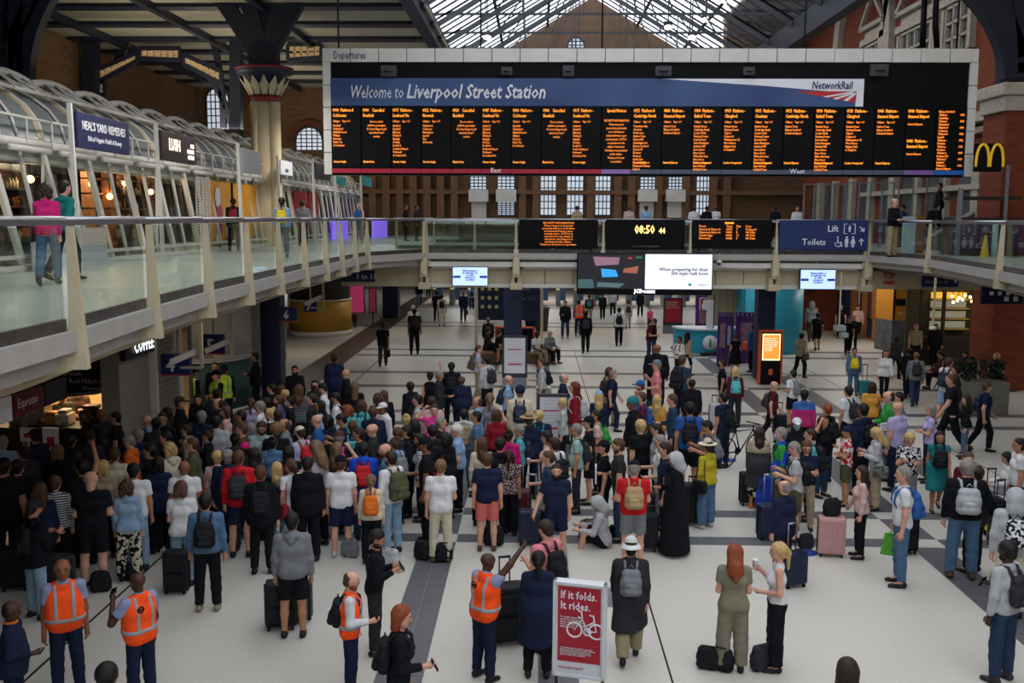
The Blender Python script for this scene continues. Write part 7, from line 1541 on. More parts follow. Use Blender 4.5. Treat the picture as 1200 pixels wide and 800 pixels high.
person(596, 527, 'A', 'st', 'pd', '2F', 'tdots', 'jblack', '', foot=627)
person(741, 541, 'A', 'ph', 'sg+kblack', '1', 'pred', 'sgrey', 'with beige backpack', foot=662, extra='bp:tan', wide=1.06, belly=.02)
person(790, 530, 'L', 'fr', 'sd+Hlgrey', '2F', 'ablack', '', 'in floral veil', foot=648)
person(827, 515, 'AL', 'st', 'sd+wcream', '2F', 'smustard', 'wdenim', 'carrying a black bag', foot=618, extra='sb:black', shoes='lgrey')
person(887, 500, 'A', 'st', 'ld', '2F', 'cgreycharc', 'mfloral', 'in orange trainers', foot=595, shoes='orange')
person(401, 534, 'A', 'st', 'sb+kblack', '1', 'twhite', 'snavy', 'in dark overalls', foot=652, shoes='lgrey')
person(436, 560, 'A', 'st', 'pt', '1F', 'scream', 'jblack', '', foot=660, extra='bp:orange')
person(460, 528, 'AL', 'st', 'sd+Bd', '1', 'swhite', 'jldenim', '', foot=648, extra='BP:olive')
person(283, 527, 'A', 'st', 'sb', '1', 'hred', 'snavy', '', foot=652, extra='bp:char')
person(327, 541, 'A', 'st', 'ly', '1F', 'sblack', 'jldenim', '', foot=642)
person(341, 537, 'AL', 'st', 'pb', '1F', 'twhite', 'jldenim', '', extra='sb:dred')
person(916, 562, 'AL', 'sd', 'rg', '1', 'jnavy', 'jchar', 'in a smart blazer holding a suitcase handle', foot=680, belly=.02)
person(929, 517, 'L', 'ph', 'sg', '1', 'tlgrey', 'solive', '', foot=633, extra='bp:black')
person(941, 515, 'T', 'ph', 'lb', '1F', 'tnavy', 'jbeige', '', foot=620)
person(989, 499, 'L', 'fo', 'sd+nnavy', '2', 'tredfloral', 'solive', 'with beard and glasses', foot=592)
person(1024, 503, 'L', 'ph', 'ly', '1F', 'hlgrey', 'wbeige', 'holding a phone', foot=597, extra='sb:camo r:phone')
person(1066, 508, 'T', 'ph', 'oy', '1F', 'tbwspot', 'jgrey', 'long white sleeves', extra='')
person(1096, 504, 'T', 'wk', 'lk', '2F', 'dteal', '', 'walking with a black bag', foot=598, extra='fp:black')
person(1048, 470, 'AL', 'fr', '-', '1', 'tlilac', 'jnavy', 'in staff vest holding paper', foot=575, extra='r:paper', belly=.02)
person(1086, 473, 'L', 'fo', 'og', '1F', 'tlilac', 'jnavy', 'in staff vest', foot=565)
person(1038, 455, 'L', 'fr', 'rd', '1', 'jgreen', 'jddenim', '', foot=562)
person(1055, 459, 'L', 'fr', 'sk', '1', 'jgrey', 'jnavy', '', )
person(1018, 447, 'A', 'st', 'od', '2F', 'tamber', 'jnavy', '', foot=528, extra='sB:navy')
person(995, 452, 'AL', 'st', 'sk', '2', 'twhite', 'sblack', '', extra='bp:char')
person(1007, 472, 'AL', 'st', 'sk', '3', 'snavy', 'jblack', '', foot=580, extra='bp:black')
person(966, 473, 'AL', 'st', 'sr', '1', 'jblack', 'jddenim', '', foot=565, extra='bp:black')
person(961, 487, 'TR', 'hd', 'ld', '2F', 'sblack', 'jddenim', 'touching the face', foot=582)
person(951, 502, 'L', 'st', 'sd', '1', 'tturq', 'jchar', '', extra='BP:black')
person(934, 490, 'T', 'st', 'lk+kwhite+mlblue', '2F', 'jblack', 'jblack', '', )
person(912, 500, 'L', 'st', 'sg+mlblue', '1', 'jbluegreen', 'jolive', '', foot=610, extra='bp:black')
person(943, 456, 'A', 'st', 'sk', '4', 'sblockmg', 'jblack', '', )
person(927, 433, 'AL', 'co', 'sk', '2', 'twhite', 'sblack', '', foot=500, extra='bp:grey')
person(903, 446, 'R', 'wk', '-', '1', 'tmaroon', 'jblack', 'striding', foot=518, extra='bp:char', belly=.02)
person(860, 430, 'A', 'st', 'oy', '1F', 'smaroon', 'jchar', '', foot=500, extra='bp:turq l:helmet')
person(845, 421, 'L', 'st', 'sk+mblack', '2', 'tblack', 'jblack', '', foot=488)
person(846, 459, 'AL', 'st', 'sk', '2', 'tnavy', 'jnavy', 'beside the bicycle', foot=548, extra='bp:black')
person(831, 494, 'L', 'ph', 'sk', '2', 'tnavy', 'jchar', '', extra='bp:grey')
person(806, 470, 'A', 'st', 'sk', '2', 'tblue', 'sblack', '', foot=580, extra='bp:black')
person(809, 444, 'A', 'st', 'sk', '2', 'jblack', 'jblack', '', foot=520)
person(797, 414, 'AR', 'st', 'sb', '2', 'tddenim', 'jnavy', '', foot=500, extra='BP:black')
person(768, 403, 'A', 'st', '-', '3', 'jblack', 'jblack', 'bulky coat', wide=1.25, foot=478)
person(768, 422, 'L', 'co', 'sg+kgrey', '1', 'tpink', 'jnavy', '', foot=505)
person(751, 446, 'L', 'st', 'sb+kblue+Bb', '1', 'twhite', 'jblack', '')
person(752, 459, 'L', 'hd', 'sb', '1', 'splaid', 'jnavy', 'hand on forehead', extra='bp:blue')
person(740, 465, 'L', 'st', 'sd+nteal', '3', 'jblack', 'jblack', '', foot=570)
person(770, 462, 'A', 'st', 'ly', '1F', 'samber', 'jnavy', '')
person(787, 461, 'L', 'fr', 'sb', '1', 'sddenim', 'jnavy', '', foot=560, extra='r:phone')
person(749, 491, 'AL', 'st', 'sy', '1', 'tblack', 'jblack', '', foot=600)
person(771, 496, 'L', 'fr', 'sk', '1', 'tlgrey', 'jblack', '')
person(775, 509, 'L', 'fr', 'sg', '1', 'twhite', 'jgrey', 'leaning forward')
person(778, 518, 'L', 'fr', 'sd', '1', 'tnavy', 'jnavy', 'holding a yellow handled case', foot=640)
person(724, 513, 'L', 'fr', 'sb+Bb', '1', 'tchar', 'jddenim', 'reading papers', foot=633, extra='r:paper')
person(707, 516, 'L', 'st', 'sk+kblack', '1', 'tblack', 'jblack', '', foot=625)
person(708, 577, 'L', 'fl', 'sd+Hlgrey', '1', 'hlgrey', 'sblack', 'sitting on the floor beside a green rucksack', hgt=1.5, foot=635, shoes='white')
person(716, 433, 'R', 'wk', 'sg', '1', 'pnavy', 'jnavy', 'walking past the crowd', foot=505, extra='bp:black')
person(713, 430, 'AR', 'wk', 'ob', '1F', 'jbeige', 'jbeige', '', extra='bp:char')
person(702, 458, 'A', 'st', 'ly+klblue', '1F', 'snavy', 'jnavy', '')
person(691, 488, 'L', 'st', 'sk+kblack', '1', 'tblack', 'sblack', 'wearing headphones')
person(700, 480, 'L', 'st', 'sk', '2', 'tblush', 'jblack', '', extra='bp:green')
person(675, 496, 'L', 'st', 'sg', '2', 'tmint', 'jchar', 'pale shirt tied round the waist', foot=600, extra='bp:char', belly=.02)
person(673, 447, 'L', 'st', 'lR', '1F', 'sdred', 'jddenim', '', foot=545, extra='bp:lgrey')
person(659, 437, 'R', 'st', 'rg', '1', 'jnavy', 'jnavy', 'in a dark suit', foot=520, extra='')
person(635, 419, 'L', 'fr', 'sb', '1', 'slgrey', 'jolive', '', foot=492, extra='bp:black')
person(595, 439, 'R', 'st', '-', '1', 'plblue', 'jblack', '', foot=520, extra='bp:navy')
person(609, 452, 'A', 'st', 'sk+nnavy', '3', 'ccream', 'jbeige', '', foot=548, extra='bp:navy')
person(620, 484, 'A', 'st', 'sb+wtan', '1', 'jnavy', 'jnavy', '')
person(632, 484, 'A', 'st', 'sy', '1', 'jnavy', 'jnavy', '', extra='bp:teal')
person(660, 466, 'L', 'st', 'sy', '1F', 'slgrey', 'jblack', '')
person(609, 497, 'L', 'st', 'sg', '2', 'tturq', 'jblack', '', foot=590, extra='bp:navy')
person(596, 503, 'A', 'st', 'ud', '2F', 'smagenta', 'jblack', '')
person(586, 512, 'A', 'st', 'sk', '2', 'tblack', 'jblack', '')
person(642, 505, 'L', 'fr', 'ck', '1F', 'tblush', 'jblack', 'holding a paper cup', extra='r:cup')
person(650, 512, 'AL', 'st', 'sd', '2', 'twhite', 'jblack', '', extra='bp:black')
person(643, 528, 'L', 'fr', 'sb', '1', 'tddenim', 'jnavy', 'leaning on a luggage handle', foot=640)
person(574, 460, 'A', 'hh', 'pt', '1F', 'ngrey', 'jdenim', '', foot=555)
person(560, 464, 'L', 'st', 'rb', '2', 'plblue', 'jnavy', '')
person(559, 481, 'L', 'st', 'sk', '2', 'tdenim', 'jddenim', '')
person(544, 479, 'A', 'st', 'sk', '2', 'hlgrey', 'jdenim', '', foot=570, extra='BP:khaki')
person(537, 497, 'L', 'fr', 'sw', '1', 'plblue', 'jblack', 'heavy build with hand forward', foot=598, wide=1.15, belly=.05)
person(565, 512, 'A', 'st', 'lb', '2F', 'scream', 'jblack', '')
person(541, 441, 'A', 'st', 'sb', '1', 'jnavy', 'jnavy', 'large coat', foot=510, wide=1.12)
person(529, 424, 'A', 'st', 'sk', '3', 'jblack', 'jblack', '', extra='bp:black')
person(514, 434, 'R', 'fr', 'sg', '2', 'jchar', 'jblack', 'in leather jacket')
person(504, 435, 'A', 'up', 'ud', '1F', 'nblack', 'jblack', 'waving one arm high')
person(482, 447, 'AL', 'fr', 'sk', '4', 'jblack', 'jblack', 'holding a phone', extra='r:phone', foot=525)
person(490, 462, 'L', 'st', 'sk', '1', 'tlgrey', 'jgrey', '', extra='bp:black')
person(506, 462, 'A', 'st', 'sd', '2', 'sblush', 'jgrey', '')
person(509, 473, 'T', 'hd', 'ud', '1F', 'jhotpink', 'jhotpink', 'shading the eyes')
person(560, 404, 'R', 'fr', 'sb', '1', 'tirid', 'jkhaki', '', foot=468, extra='BP:olive')
person(571, 417, 'AL', 'st', 'sk', '2', 'hlgrey', 'jblack', '', foot=490, extra='bp:char')
person(516, 488, 'R', 'st', 'sg', '1', 'tblack', 'jblack', 'in glasses')
person(507, 497, 'A', 'st', 'sk', '2', 'tchar', 'jblack', '', extra='bp:black')
person(501, 512, 'L', 'fr', 'sk+kblack', '3', 'tblack', 'ablack' and 'wblack', 'in oversized clothes', foot=635)
person(493, 506, 'L', 'st', 'lk', '2F', 'sbwstripe', 'jblack', '')
person(476, 485, 'A', 'st', 'uy', '1F', 'slblue', 'jldenim', '')
person(487, 492, 'A', 'st', 'lk', '2F', 'jblack', 'jblack', '')
person(477, 502, 'L', 'st', 'sk', '2', 'jblack', 'jblack', '')
person(463, 512, 'AL', 'st', 'ub', '1F', 'slblue', 'jblack', '', extra='bp:grey')
person(452, 519, 'L', 'st', '-+Bb', '1', 'tdenim', 'jdenim', '')
person(450, 457, 'A', 'st', 'lb', '1F', 'jblack', 'jblack', '')
person(443, 460, 'A', 'st', 'cb', '1F', 'sbrown', 'jblack', '')
person(450, 472, 'TL', 'st', 'sd+kwhite', '3', 'hwhite', 'jblack', '', foot=560)
person(437, 476, 'A', 'st', 'sb', '1', 'jnavy', 'jblack', '', extra='bp:black')
person(437, 496, 'L', 'st', '-', '1', 'jchar', 'jblack', 'in puffer coat', wide=1.1)
person(426, 518, 'A', 'st', 'sk', '2', 'hroyal', 'jddenim', '', extra='bp:red')
person(416, 447, 'A', 'st', 'zt', '1F', 'jblack', 'jblack', '')
person(424, 469, 'A', 'st', 'cb', '1F', 'sturq', 'jblack', '', extra='bp:blueteal')
person(408, 475, 'AL', 'st', 'cr', '1F', 'jturq', 'jnavy', '')
person(395, 461, 'L', 'ph', 'sk', '2', 'swhite', 'jnavy', '', extra='bp:navy')
person(402, 486, 'L', 'ph', 'sk', '2', 'tnavy', 'jnavy', 'with white shoulders')
person(406, 432, 'L', 'st', '-', '1', 'jblack', 'jblack', '')
person(393, 414, 'A', 'st', 'sd', '1', 'jnavy', 'jnavy', 'with a pale hat slung on the back', foot=490, extra='l:helmet')
person(397, 505, 'A', 'st', 'sg+kbrown', '1', 'jblack', 'jblack', '', extra='bp:hotpink')
person(395, 518, 'AR', 'hd', 'lt', '1F', 'tbrown', 'jblack', '')
person(374, 516, 'AL', 'ph', 'lt', '1F', 'hlgrey', 'jblack', '', foot=640, extra='sb:magenta')
person(380, 450, 'L', 'ph', 'sk', '1', 'swhite', 'jblack', '')
person(376, 469, 'L', 'st', 'lk', '2F', 'slblue', 'jblack', '')
person(372, 485, 'L', 'st', '-', '1', 'sblue', 'jnavy', '')
person(369, 445, 'T', 'st', 'ld+mblack', '1F', 'jchar', 'jblack', '')
person(353, 502, 'AL', 'ph', 'sd+kcream', '1F', 'jirid', 'jblack', '', extra='bp:red')
person(352, 450, 'A', 'st', 'lb', '1F', 'sstripe', 'jblack', '', foot=540)
person(347, 428, 'T', 'st', 'sk+Bk', '2', 'jblack', 'jblack', 'facing the camera', foot=500)
person(340, 464, 'L', 'st', 'uk+mlblue', '1F', 'tblack', 'jblack', '')
person(334, 490, 'L', 'st', 'rb', '2', 'jgrey', 'jgrey', '')
person(338, 522, 'A', 'st', 'lk', '2F', 'jblack', 'jblack', '', extra='bp:maroon')
person(327, 460, 'L', 'st', 'sb+Bb', '1', 'ppurple', 'jnavy', '')
person(319, 449, 'L', 'st', 'sk', '1', 'jblack', 'jblack', '')
person(329, 451, 'A', 'st', 'ob', '1F', 'sbrown', 'jblack', '')
person(334, 454, 'L', 'st', 'sy', '1F', 'jchar', 'jblack', '')
person(317, 478, 'L', 'st', 'uy', '1F', 'jbwstripe', 'jblack', '')
person(326, 479, 'A', 'st', 'sd', '1', 'jblack', 'jblack', '')
person(323, 496, 'A', 'st', 'ft', '2', 'jblack', 'jblack', '')
person(307, 496, 'T', 'ph', 'sd+Bd', '2', 'tmint', 'jblack', '')
person(319, 511, 'A', 'st', 'uk', '1F', 'jdenim', 'jblack', '', extra='sb:turq')
person(301, 413, 'L', 'hd', 'sk', '2', 'jblack', 'jblack', 'in suit on the phone', foot=483)
person(294, 466, 'A', 'st', 'pb', '1F', 'slilac', 'jblack', '', extra='sb:maroon')
person(293, 498, 'A', 'st', 'og', '1F', 'slilac', 'jblack', '')
person(298, 524, 'A', 'st', 'lk', '2F', 'jchar', 'jblack', '')
person(283, 480, 'L', 'st', 'sk', '2', 'jblack', 'jblack', '')
person(284, 490, 'L', 'st', 'sb', '1', 'sbrown', 'jblack', '')
person(287, 521, 'A', 'st', 'sd+kmagenta', '1F', 'jchar', 'jblack', '')
person(266, 526, 'A', 'st', 'sg', '1', 'jnavy', 'jddenim', '', extra='bp:navy')
person(254, 531, 'A', 'st', 'sy', '1F', 'sblush', 'jblack', '', extra='sb:red')
person(265, 475, 'L', 'st', 'ob+mlgrey', '1F', 'sblush', 'jblack', '')
person(256, 466, 'L', 'st', 'rd', '1', 'jblack', 'jblack', '')
person(254, 455, 'A', 'st', 'sk', '2', 'jchar', 'jblack', '')
person(253, 487, 'A', 'st', 'sk', '2', 'slgrey', 'jblack', '', extra='sb:black')
person(236, 481, 'A', 'st', 'sg', '1', 'jnavy', 'jblack', '')
person(232, 462, 'T', 'st', 'lk', '2F', 'jblack', 'jblack', '')
person(210, 465, 'R', 'st', 'sb+kbrown', '1', 'jblack', 'jblack', '')
person(244, 504, 'L', 'st', 'ud', '2F', 'jblack', 'jblack', '')
person(219, 497, 'L', 'st', 'ud', '1F', 'hkhaki', 'jblack', '', extra='bp:black')
person(203, 518, 'AL', 'st', 'cy', '1F', 'hcream', 'jblack', '', foot=628, extra='sb:lgrey')
person(220, 539, 'A', 'st', '-', '3', 'pwhite', 'jchar', '', foot=660)
person(195, 505, 'L', 'st', 'sk', '1', 'jnavy', 'jblack', '')
person(196, 477, 'L', 'st', 'lk', '2F', 'jchar', 'jblack', '')
person(190, 483, 'T', 'st', 'sk', '2', 'jblack', 'jblack', '')
person(183, 489, 'A', 'st', 'sk', '2', 'jchar', 'jblack', '')
person(172, 489, 'AL', 'st', '-', '1', 'plblue', 'jdenim', '', extra='bp:navy')
person(162, 502, 'AL', 'st', 'sg', '1', 'jnavy', 'jblack', '')
person(153, 511, 'L', 'ph', 'sg', '1', 'horange', 'jchar', '')
person(134, 525, 'A', 'st', 'sb', '1F', 'tcream', 'jyellow', '')
person(120, 539, 'A', 'st', 'oy', '1F', 'sbeige', 'jblack', '')
person(136, 482, 'L', 'st', 'sk', '2', 'tblack', 'jblack', 'at the coffee counter')
person(146, 467, 'AL', 'st', '-', '3', 'tchar', 'jblack', '')
person(151, 461, 'AL', 'st', 'sk', '2', 'jblack', 'jblack', '', extra='bp:black')
person(95, 537, 'AL', 'up', 'sk', '2', 'tblack', 'jblack', 'arm raised before the coffee kiosk')
person(67, 521, 'A', 'st', 'ot', '1F', 'sblack', 'jblack', '')
person(41, 503, 'AL', 'st', 'sk+kblack', '1', 'snavy', 'jblack', '')
person(2, 510, 'A', 'st', 'sg', '1', 'slblue', 'jblack', 'cut by the frame edge')
person(20, 538, 'A', 'st', 'sd', '1', 'tblack', 'jblack', 'near the counter')
person(64, 557, 'A', 'st', 'ub', '1F', 'sbwstripe', 'jblack', '')
person(46, 561, 'A', 'st', 'lb', '1F', 'jnavy', 'jblack', '')
person(82, 508, 'A', 'st', 'sk', '2', 'jblack', 'jblack', '', extra='bp:black')
person(103, 503, 'A', 'st', 'sk', '3', 'jchar', 'jblack', '')
person(118, 500, 'AL', 'st', 'lk', '2F', 'jblack', 'jblack', '')
person(88, 528, 'A', 'st', 'lk', '2F', 'jnavy', 'jblack', '')
person(28, 522, 'AL', 'st', 'sd', '1', 'jchar', 'jblack', '')
person(176, 520, 'L', 'st', 'sk', '2', 'jblack', 'jblack', '')
person(185, 535, 'A', 'st', 'ok', '2F', 'jnavy', 'jblack', '')
person(305, 545, 'A', 'st', 'sb', '1', 'jblack', 'jblack', '', extra='bp:black')
person(360, 533, 'A', 'st', 'sk', '2', 'jblack', 'jblack', '')
person(384, 487, 'AL', 'st', 'ck', '3F', 'jnavy', 'jblack', '')
person(421, 498, 'L', 'st', 'sd', '2', 'snavy', 'jblack', '')
person(466, 498, 'A', 'st', 'sb', '1', 'jchar', 'jblack', '')
person(413, 492, 'A', 'st', 'sb', '1', 'jnavy', 'jnavy', '', extra='bp:turq')
person(305, 472, 'L', 'st', 'sg', '1', 'swhite', 'jblack', '')
person(366, 462, 'L', 'st', 'sd', '1', 'jchar', 'jblack', '')
person(275, 507, 'A', 'st', 'uk', '2F', 'jchar', 'jblack', '')
person(226, 512, 'L', 'st', 'sb', '1', 'jolive', 'jblack', '')
person(312, 464, 'L', 'st', 'sk', '2', 'jnavy', 'jblack', '')
person(523, 505, 'AL', 'st', 'ck', '2F', 'jblack', 'jblack', '', extra='sb:dred')
person(582, 480, 'A', 'st', 'cb', '1F', 'sdred', 'jblack', '')
# police officers by the curved kiosk
person(225, 431, 'AR', 'st', 'sk+kblack', '2', 'vlime/sblack', 'jblack', 'police officer nearest the salad poster')
person(253, 434, 'TL', 'fo', 'sb+kblack', '1', 'vlime/sblack', 'jblack', 'police officer in the middle of three')
person(265, 428, 'A', 'st', 'sd+kblack', '1', 'vlime/sblack', 'jblack', 'police officer beside the white kiosk', foot=502)
person(252, 424, 'T', 'st', 'sb', '1', 'jblack', 'jblack', 'between the officers')
# people walking in the open far floor
person(449, 378, 'A', 'wk', 'sk', '3', 'tblack', 'jchar', 'walking alone with a briefcase', foot=429, extra='r:case')
person(486, 361, 'A', 'st', 'sk', '3', 'tblack', 'jblack', 'with a pack in the far floor', foot=415, extra='bp:black')
person(484, 357, 'A', 'st', 'sw', '1', 'swhite', 'jgrey', '')
person(512, 341, 'A', 'wk', 'sk', '2', 'tblack', 'jblack', '', foot=377)
person(518, 345, 'A', 'st', 'sk', '2', 'twhite', 'jcream', '', foot=382, extra='bp:black')
person(543, 341, 'A', 'wk', '-', '3', 'snavy', 'jddenim', 'carrying a brown bag', foot=377, extra='r:tote')
person(553, 338, 'A', 'wk', 'sk', '1', 'slblue', 'jnavy', '', foot=363, extra='bp:navy')
person(566, 338, 'T', 'st', 'sd', '1', 'tdenim', 'jblack', '', foot=370)
person(491, 328, 'A', 'st', 'sk', '2', 'jblack', 'jdenim', '', foot=357)
person(502, 326, 'A', 'wk', 'sk', '2', 'jblack', 'jblack', '', foot=349)
person(513, 324, 'A', 'st', 'sk', '2', 'jteal', 'jblack', '', foot=346)
person(578, 337, 'A', 'st', 'sk', '2', 'sblue', 'jblack', '')
person(572, 372, 'A', 'st', 'rb', '1', 'jblack', 'jcream', '', foot=416, extra='bp:char')
person(577, 359, 'R', 'si', 'sk', '2', 'jchar', 'jblack', 'sitting on the bench', pos=(-1.9, 38.6, 0))
person(585, 368, 'R', 'si', 'sk', '2', 'tblack', 'jblack', 'sitting on the bench', pos=(-1.45, 37.9, 0))
person(593, 380, 'L', 'si', 'sk', '2', 'twhite', 'sblack', 'bending on the bench', pos=(-.95, 37.6, 0))
person(614, 364, 'A', 'si', 'ob', '1F', 'slblue', 'jblack', 'sitting behind the navy column', pos=(-.35, 38.9, 0))
person(621, 381, 'TR', 'si', 'sk', '4', 'twhite', 'jkhaki', 'sitting on the bench edge', pos=(.05, 37.55, 0))
person(635, 373, 'TR', 'si', 'sw', '1', 'sgrey', 'jblack', 'sitting at the bench end', pos=(.55, 38.0, 0))
person(622, 359, 'T', 'ph', 'sk', '4', 'jnavy', 'jnavy', 'standing by the bench')
person(662, 352, 'T', 'fr', 'sk', '1', 'jblack', 'jddenim', 'holding a snack', foot=396)
person(678, 351, 'A', 'st', 'sk', '2', 'vhivis/snavy', 'jnavy', 'far staff member with case', foot=393)
person(686, 364, 'A', 'wk', 'sk', '3', 'jblack', 'jblack', '', foot=413, extra='bp:char')
person(690, 345, 'A', 'st', 'sk', '2', 'smaroon', 'jkhaki', '', foot=378, extra='bp:teal')
person(706, 346, 'A', 'wk', 'sk', '2', 'jblack', 'jblack', '', foot=374)
person(718, 346, 'T', 'st', 'sk', '1', 'slgrey', 'jblack', '', foot=370)
person(725, 360, 'A', 'wk', 'sk', '2', 'swhite', 'jblack', '', foot=405, extra='bp:black')
person(736, 355, 'A', 'wk', 'sk', '3F', 'slgrey', 'jlgrey', '', foot=385, extra='bp:char')
person(750, 346, 'T', 'st', 'sk', '2', 'jblack', 'jblack', '', foot=371)
person(762, 360, 'T', 'st', 'sk', '1F', 'thotpink', 'jblack', 'small child', hgt=1.15)
person(760, 374, 'R', 'fr', 'sd', '1', 'pmaroon', 'jddenim', '', foot=424, extra='r:phone')
person(767, 373, 'L', 'hd', 'sd', '1F', 'sblack', 'jddenim', '')
person(795, 394, 'TL', 'co', 'sk', '3', 'swhite', 'jblack', '', foot=447, extra='bp:navy')
person(804, 389, 'AR', 'wk', 'lk', '1F', 'sbeige', 'lblack', '', foot=440, extra='sb:brown')
person(854, 378, 'L', 'st', 'sd', '1', 'sblack', 'jblack', '', foot=425)
person(861, 391, 'A', 'st', 'ub', '1F', 'dblack', '', '', foot=440)
person(882, 379, 'AL', 'fr', 'sk', '3', 'jblue', 'jblack', 'with bright orange bag', foot=436, extra='r:orange')
person(937, 390, 'AR', 'wk', 'sk', '2', 'tbeige', 'jblack', '', foot=443, extra='sB:brown')
person(950, 353, 'A', 'wk', 'sd+Hgrey', '2', 'hgrey', 'jchar', '', foot=400)
person(957, 366, 'A', 'wk', 'sk', '2', 'tblack', 'sblack', '', foot=410)
person(943, 340, 'A', 'st', 'sk', '2', 'jblack', 'jblack', '', foot=368)
person(984, 356, 'T', 'wk', 'sb', '1', 'tblack', 'jblack', '', foot=396)
person(1004, 357, 'T', 'wk', 'sk', '1', 'sblush', 'jblack', '', foot=398)
person(993, 371, 'T', 'wk', 'sk', '2', 'tblack', 'jblack', '', foot=415)
person(999, 370, 'T', 'st', 'sk', '2', 'jblack', 'jblack', '', foot=410)
person(999, 407, 'T', 'st', 'sk', '2', 'jdenim', 'jdenim', 'with bright yellow bag', foot=463, extra='fp:yellow')
person(1035, 409, 'T', 'wk', 'lb', '2F', 'hwhite', 'lblack', '', foot=470)
person(1048, 393, 'AR', 'wk', 'sk', '4', 'jchar', 'jblack', '', foot=444)
person(1071, 379, 'T', 'st', 'sr', '1', 'tkhaki', 'jblack', '', foot=430, extra='')
person(1094, 379, 'T', 'wk', 'sk+Bk', '2', 'jblack', 'jblack', 'in long coat', foot=430)
person(1063, 407, 'A', 'wk', 'sk', '2', 'jblack', 'jblack', '', foot=466)
person(1071, 412, 'A', 'wk', '-', '3', 'hgrey', 'jddenim', '', foot=475, extra='bp:char')
person(1107, 418, 'AR', 'wk', 'sb', '1', 'twhite', 'slblue', '', foot=497, extra='bp:navy')
person(1112, 432, 'L', 'wk', 'sb', '1', 'tblack', 'jblack', 'striding broad man', foot=530, wide=1.08)
person(1121, 428, 'L', 'st', 'sk', '2', 'jchar', 'jblack', '')
person(1129, 462, 'L', 'fr', 'ld', '1F', 'sblack', 'ldenim', '', foot=537)
person(1150, 447, 'R', 'wk', 'sb', '1', 'pnavy', 'jblack', 'walking in black trainers', foot=528, extra='bp:navy')
person(1164, 413, 'A', 'st', 'uy', '1F', 'dblack', '', '', foot=480)
person(1135, 529, 'T', 'fr', 'pb', '1F', 'tmaroon', 'jblack', '', extra='')
person(1187, 531, 'L', 'si', 'lk', '1F', 'swhite', 'jlgrey', 'sitting with head down', hgt=1.62)
person(1196, 513, 'L', 'st', 'sk', '2', 'twhite', 'jblack', 'at the frame edge')
person(1146, 545, 'AL', 'st', 'sd', '1', 'jchar', 'jblack', '')
person(1154, 400, 'L', 'si', 'sd', '1F', 'sdred', 'jblack', 'seated in the cafe', pos=(14.7, 33.2, 0))
person(1116, 392, 'L', 'si', 'sk', '2', 'smaroon', 'jblack', 'seated at the barrier', pos=(13.6, 32.6, 0))
for x_, y_, l_ in ((14.7, 33.2, 'dark cafe stool by the doorway'), (13.6, 32.6, 'dark cafe stool behind the barrier banner')):
    o = empty('stool', (x_, y_+.08, 0), label=l_, cat='stool'); MB().lathe([(.17, .38), (.18, .43)], (0, 0, 0), 14).build('seat', M_black, o); [MB().bar((sx*.05, sy*.05, .38), (sx*.15, sy*.15, 0), .03).build('leg', M_iron, o) for sx in (-1, 1) for sy in (-1, 1)]

person(1158, 385, 'A', 'st', 'sg', '2', 'jbrown', 'jblack', 'shadowed in the cafe doorway', pos=(15.6, 34.4, 0))
# coffee kiosk staff behind the counter
q = at(75, 466, 21.3); person(75, 466, 'TR', 'ph', 'sk', '2', 'tolive', 'jblack', 'serving behind the coffee counter', pos=(q.x, 21.2, 0), hgt=1.8)
q = at(87, 467, 22.2); person(87, 467, 'T', 'ph', 'sb', '1', 'tbrown', 'jblack', 'second barista behind the counter', pos=(q.x+.1, 22.2, 0))
# people on the walkways
W_ = dict(z0=DK)
person(57, 219, 'A', 'wk', 'cd', '1F', 'smagenta', 'jdenim', 'on the walkway passing the shops', extra='sb:char', z0=DK, pos=(*atx(57, 300, -7.9).xy, DK))
person(69, 215, 'AR', 'wk', 'sk', '1', 'steal', 'jchar', 'on the walkway beside the magenta top', z0=DK, pos=(-8.2, atx(57, 300, -7.9).y+1.2, DK))
person(273, 232, 'A', 'wk', 'sk', '2', 'jblack', 'jblack', 'on the walkway before the yellow hoarding', extra='bp:dred', z0=DK)
person(330, 231, 'A', 'st', 'pk', '2F', 'slblue', 'jgrey', 'on the walkway by the pale column', extra='bp:yellow', z0=DK)
person(354, 235, 'A', 'st', 'sk', '2', 'sgrey', 'jchar', 'on the walkway past the pale column', z0=DK)
person(420, 238, 'T', 'wk', '-', '1', 'nblue', 'jgrey', 'at the far end of the shop walkway', z0=DK)
person(475, 240, 'R', 'st', 'sk', '2', 'jblack', 'jblack', 'on the second bridge near the wall', z0=DK, pos=(*at(475, 260, 48).xy, DK))
person(487, 241, 'R', 'st', 'sk', '2', 'jchar', 'jblack', 'on the second bridge by a companion', z0=DK, pos=(*at(488, 260, 48).xy, DK))
person(676, 245, 'A', 'st', 'sd', '1', 'sbeige', 'jchar', 'far off beneath the middle windows', z0=DK, pos=(*at(676, 260, 50).xy, DK))
for px, hr, sk_, t_, c_ in ((737, 'sb', '1', 'sblush', 'near the second shutter box'), (757, 'sk', '2', 'slblue', 'under a shutter box'), (813, 'sk', '2', 'swhite', 'left of the red picture on the far wall'), (828, 'sk', '2', 'jblack', 'before the red picture'), (838, 'sb', '1', 'twhite', 'next to the red picture'), (908, 'sk', '2', 'jblack', 'by the brown pier')):
    person(px, 243, 'A', 'st', hr, sk_, t_, 'jblack', 'on the second bridge '+c_, z0=DK, pos=(*at(px, 260, 49).xy, DK))
person(934, 238, 'T', 'st', 'sk', '2', 'swhite', 'jblack', 'standing on the second bridge above the lift sign', z0=DK, pos=(*at(934, 260, 47.5).xy, DK))
person(1048, 232, 'TR', 'fr', 'rg', '1', 'sblack', 'jkhaki', 'talking on the walkway behind the curved balustrade', z0=DK)
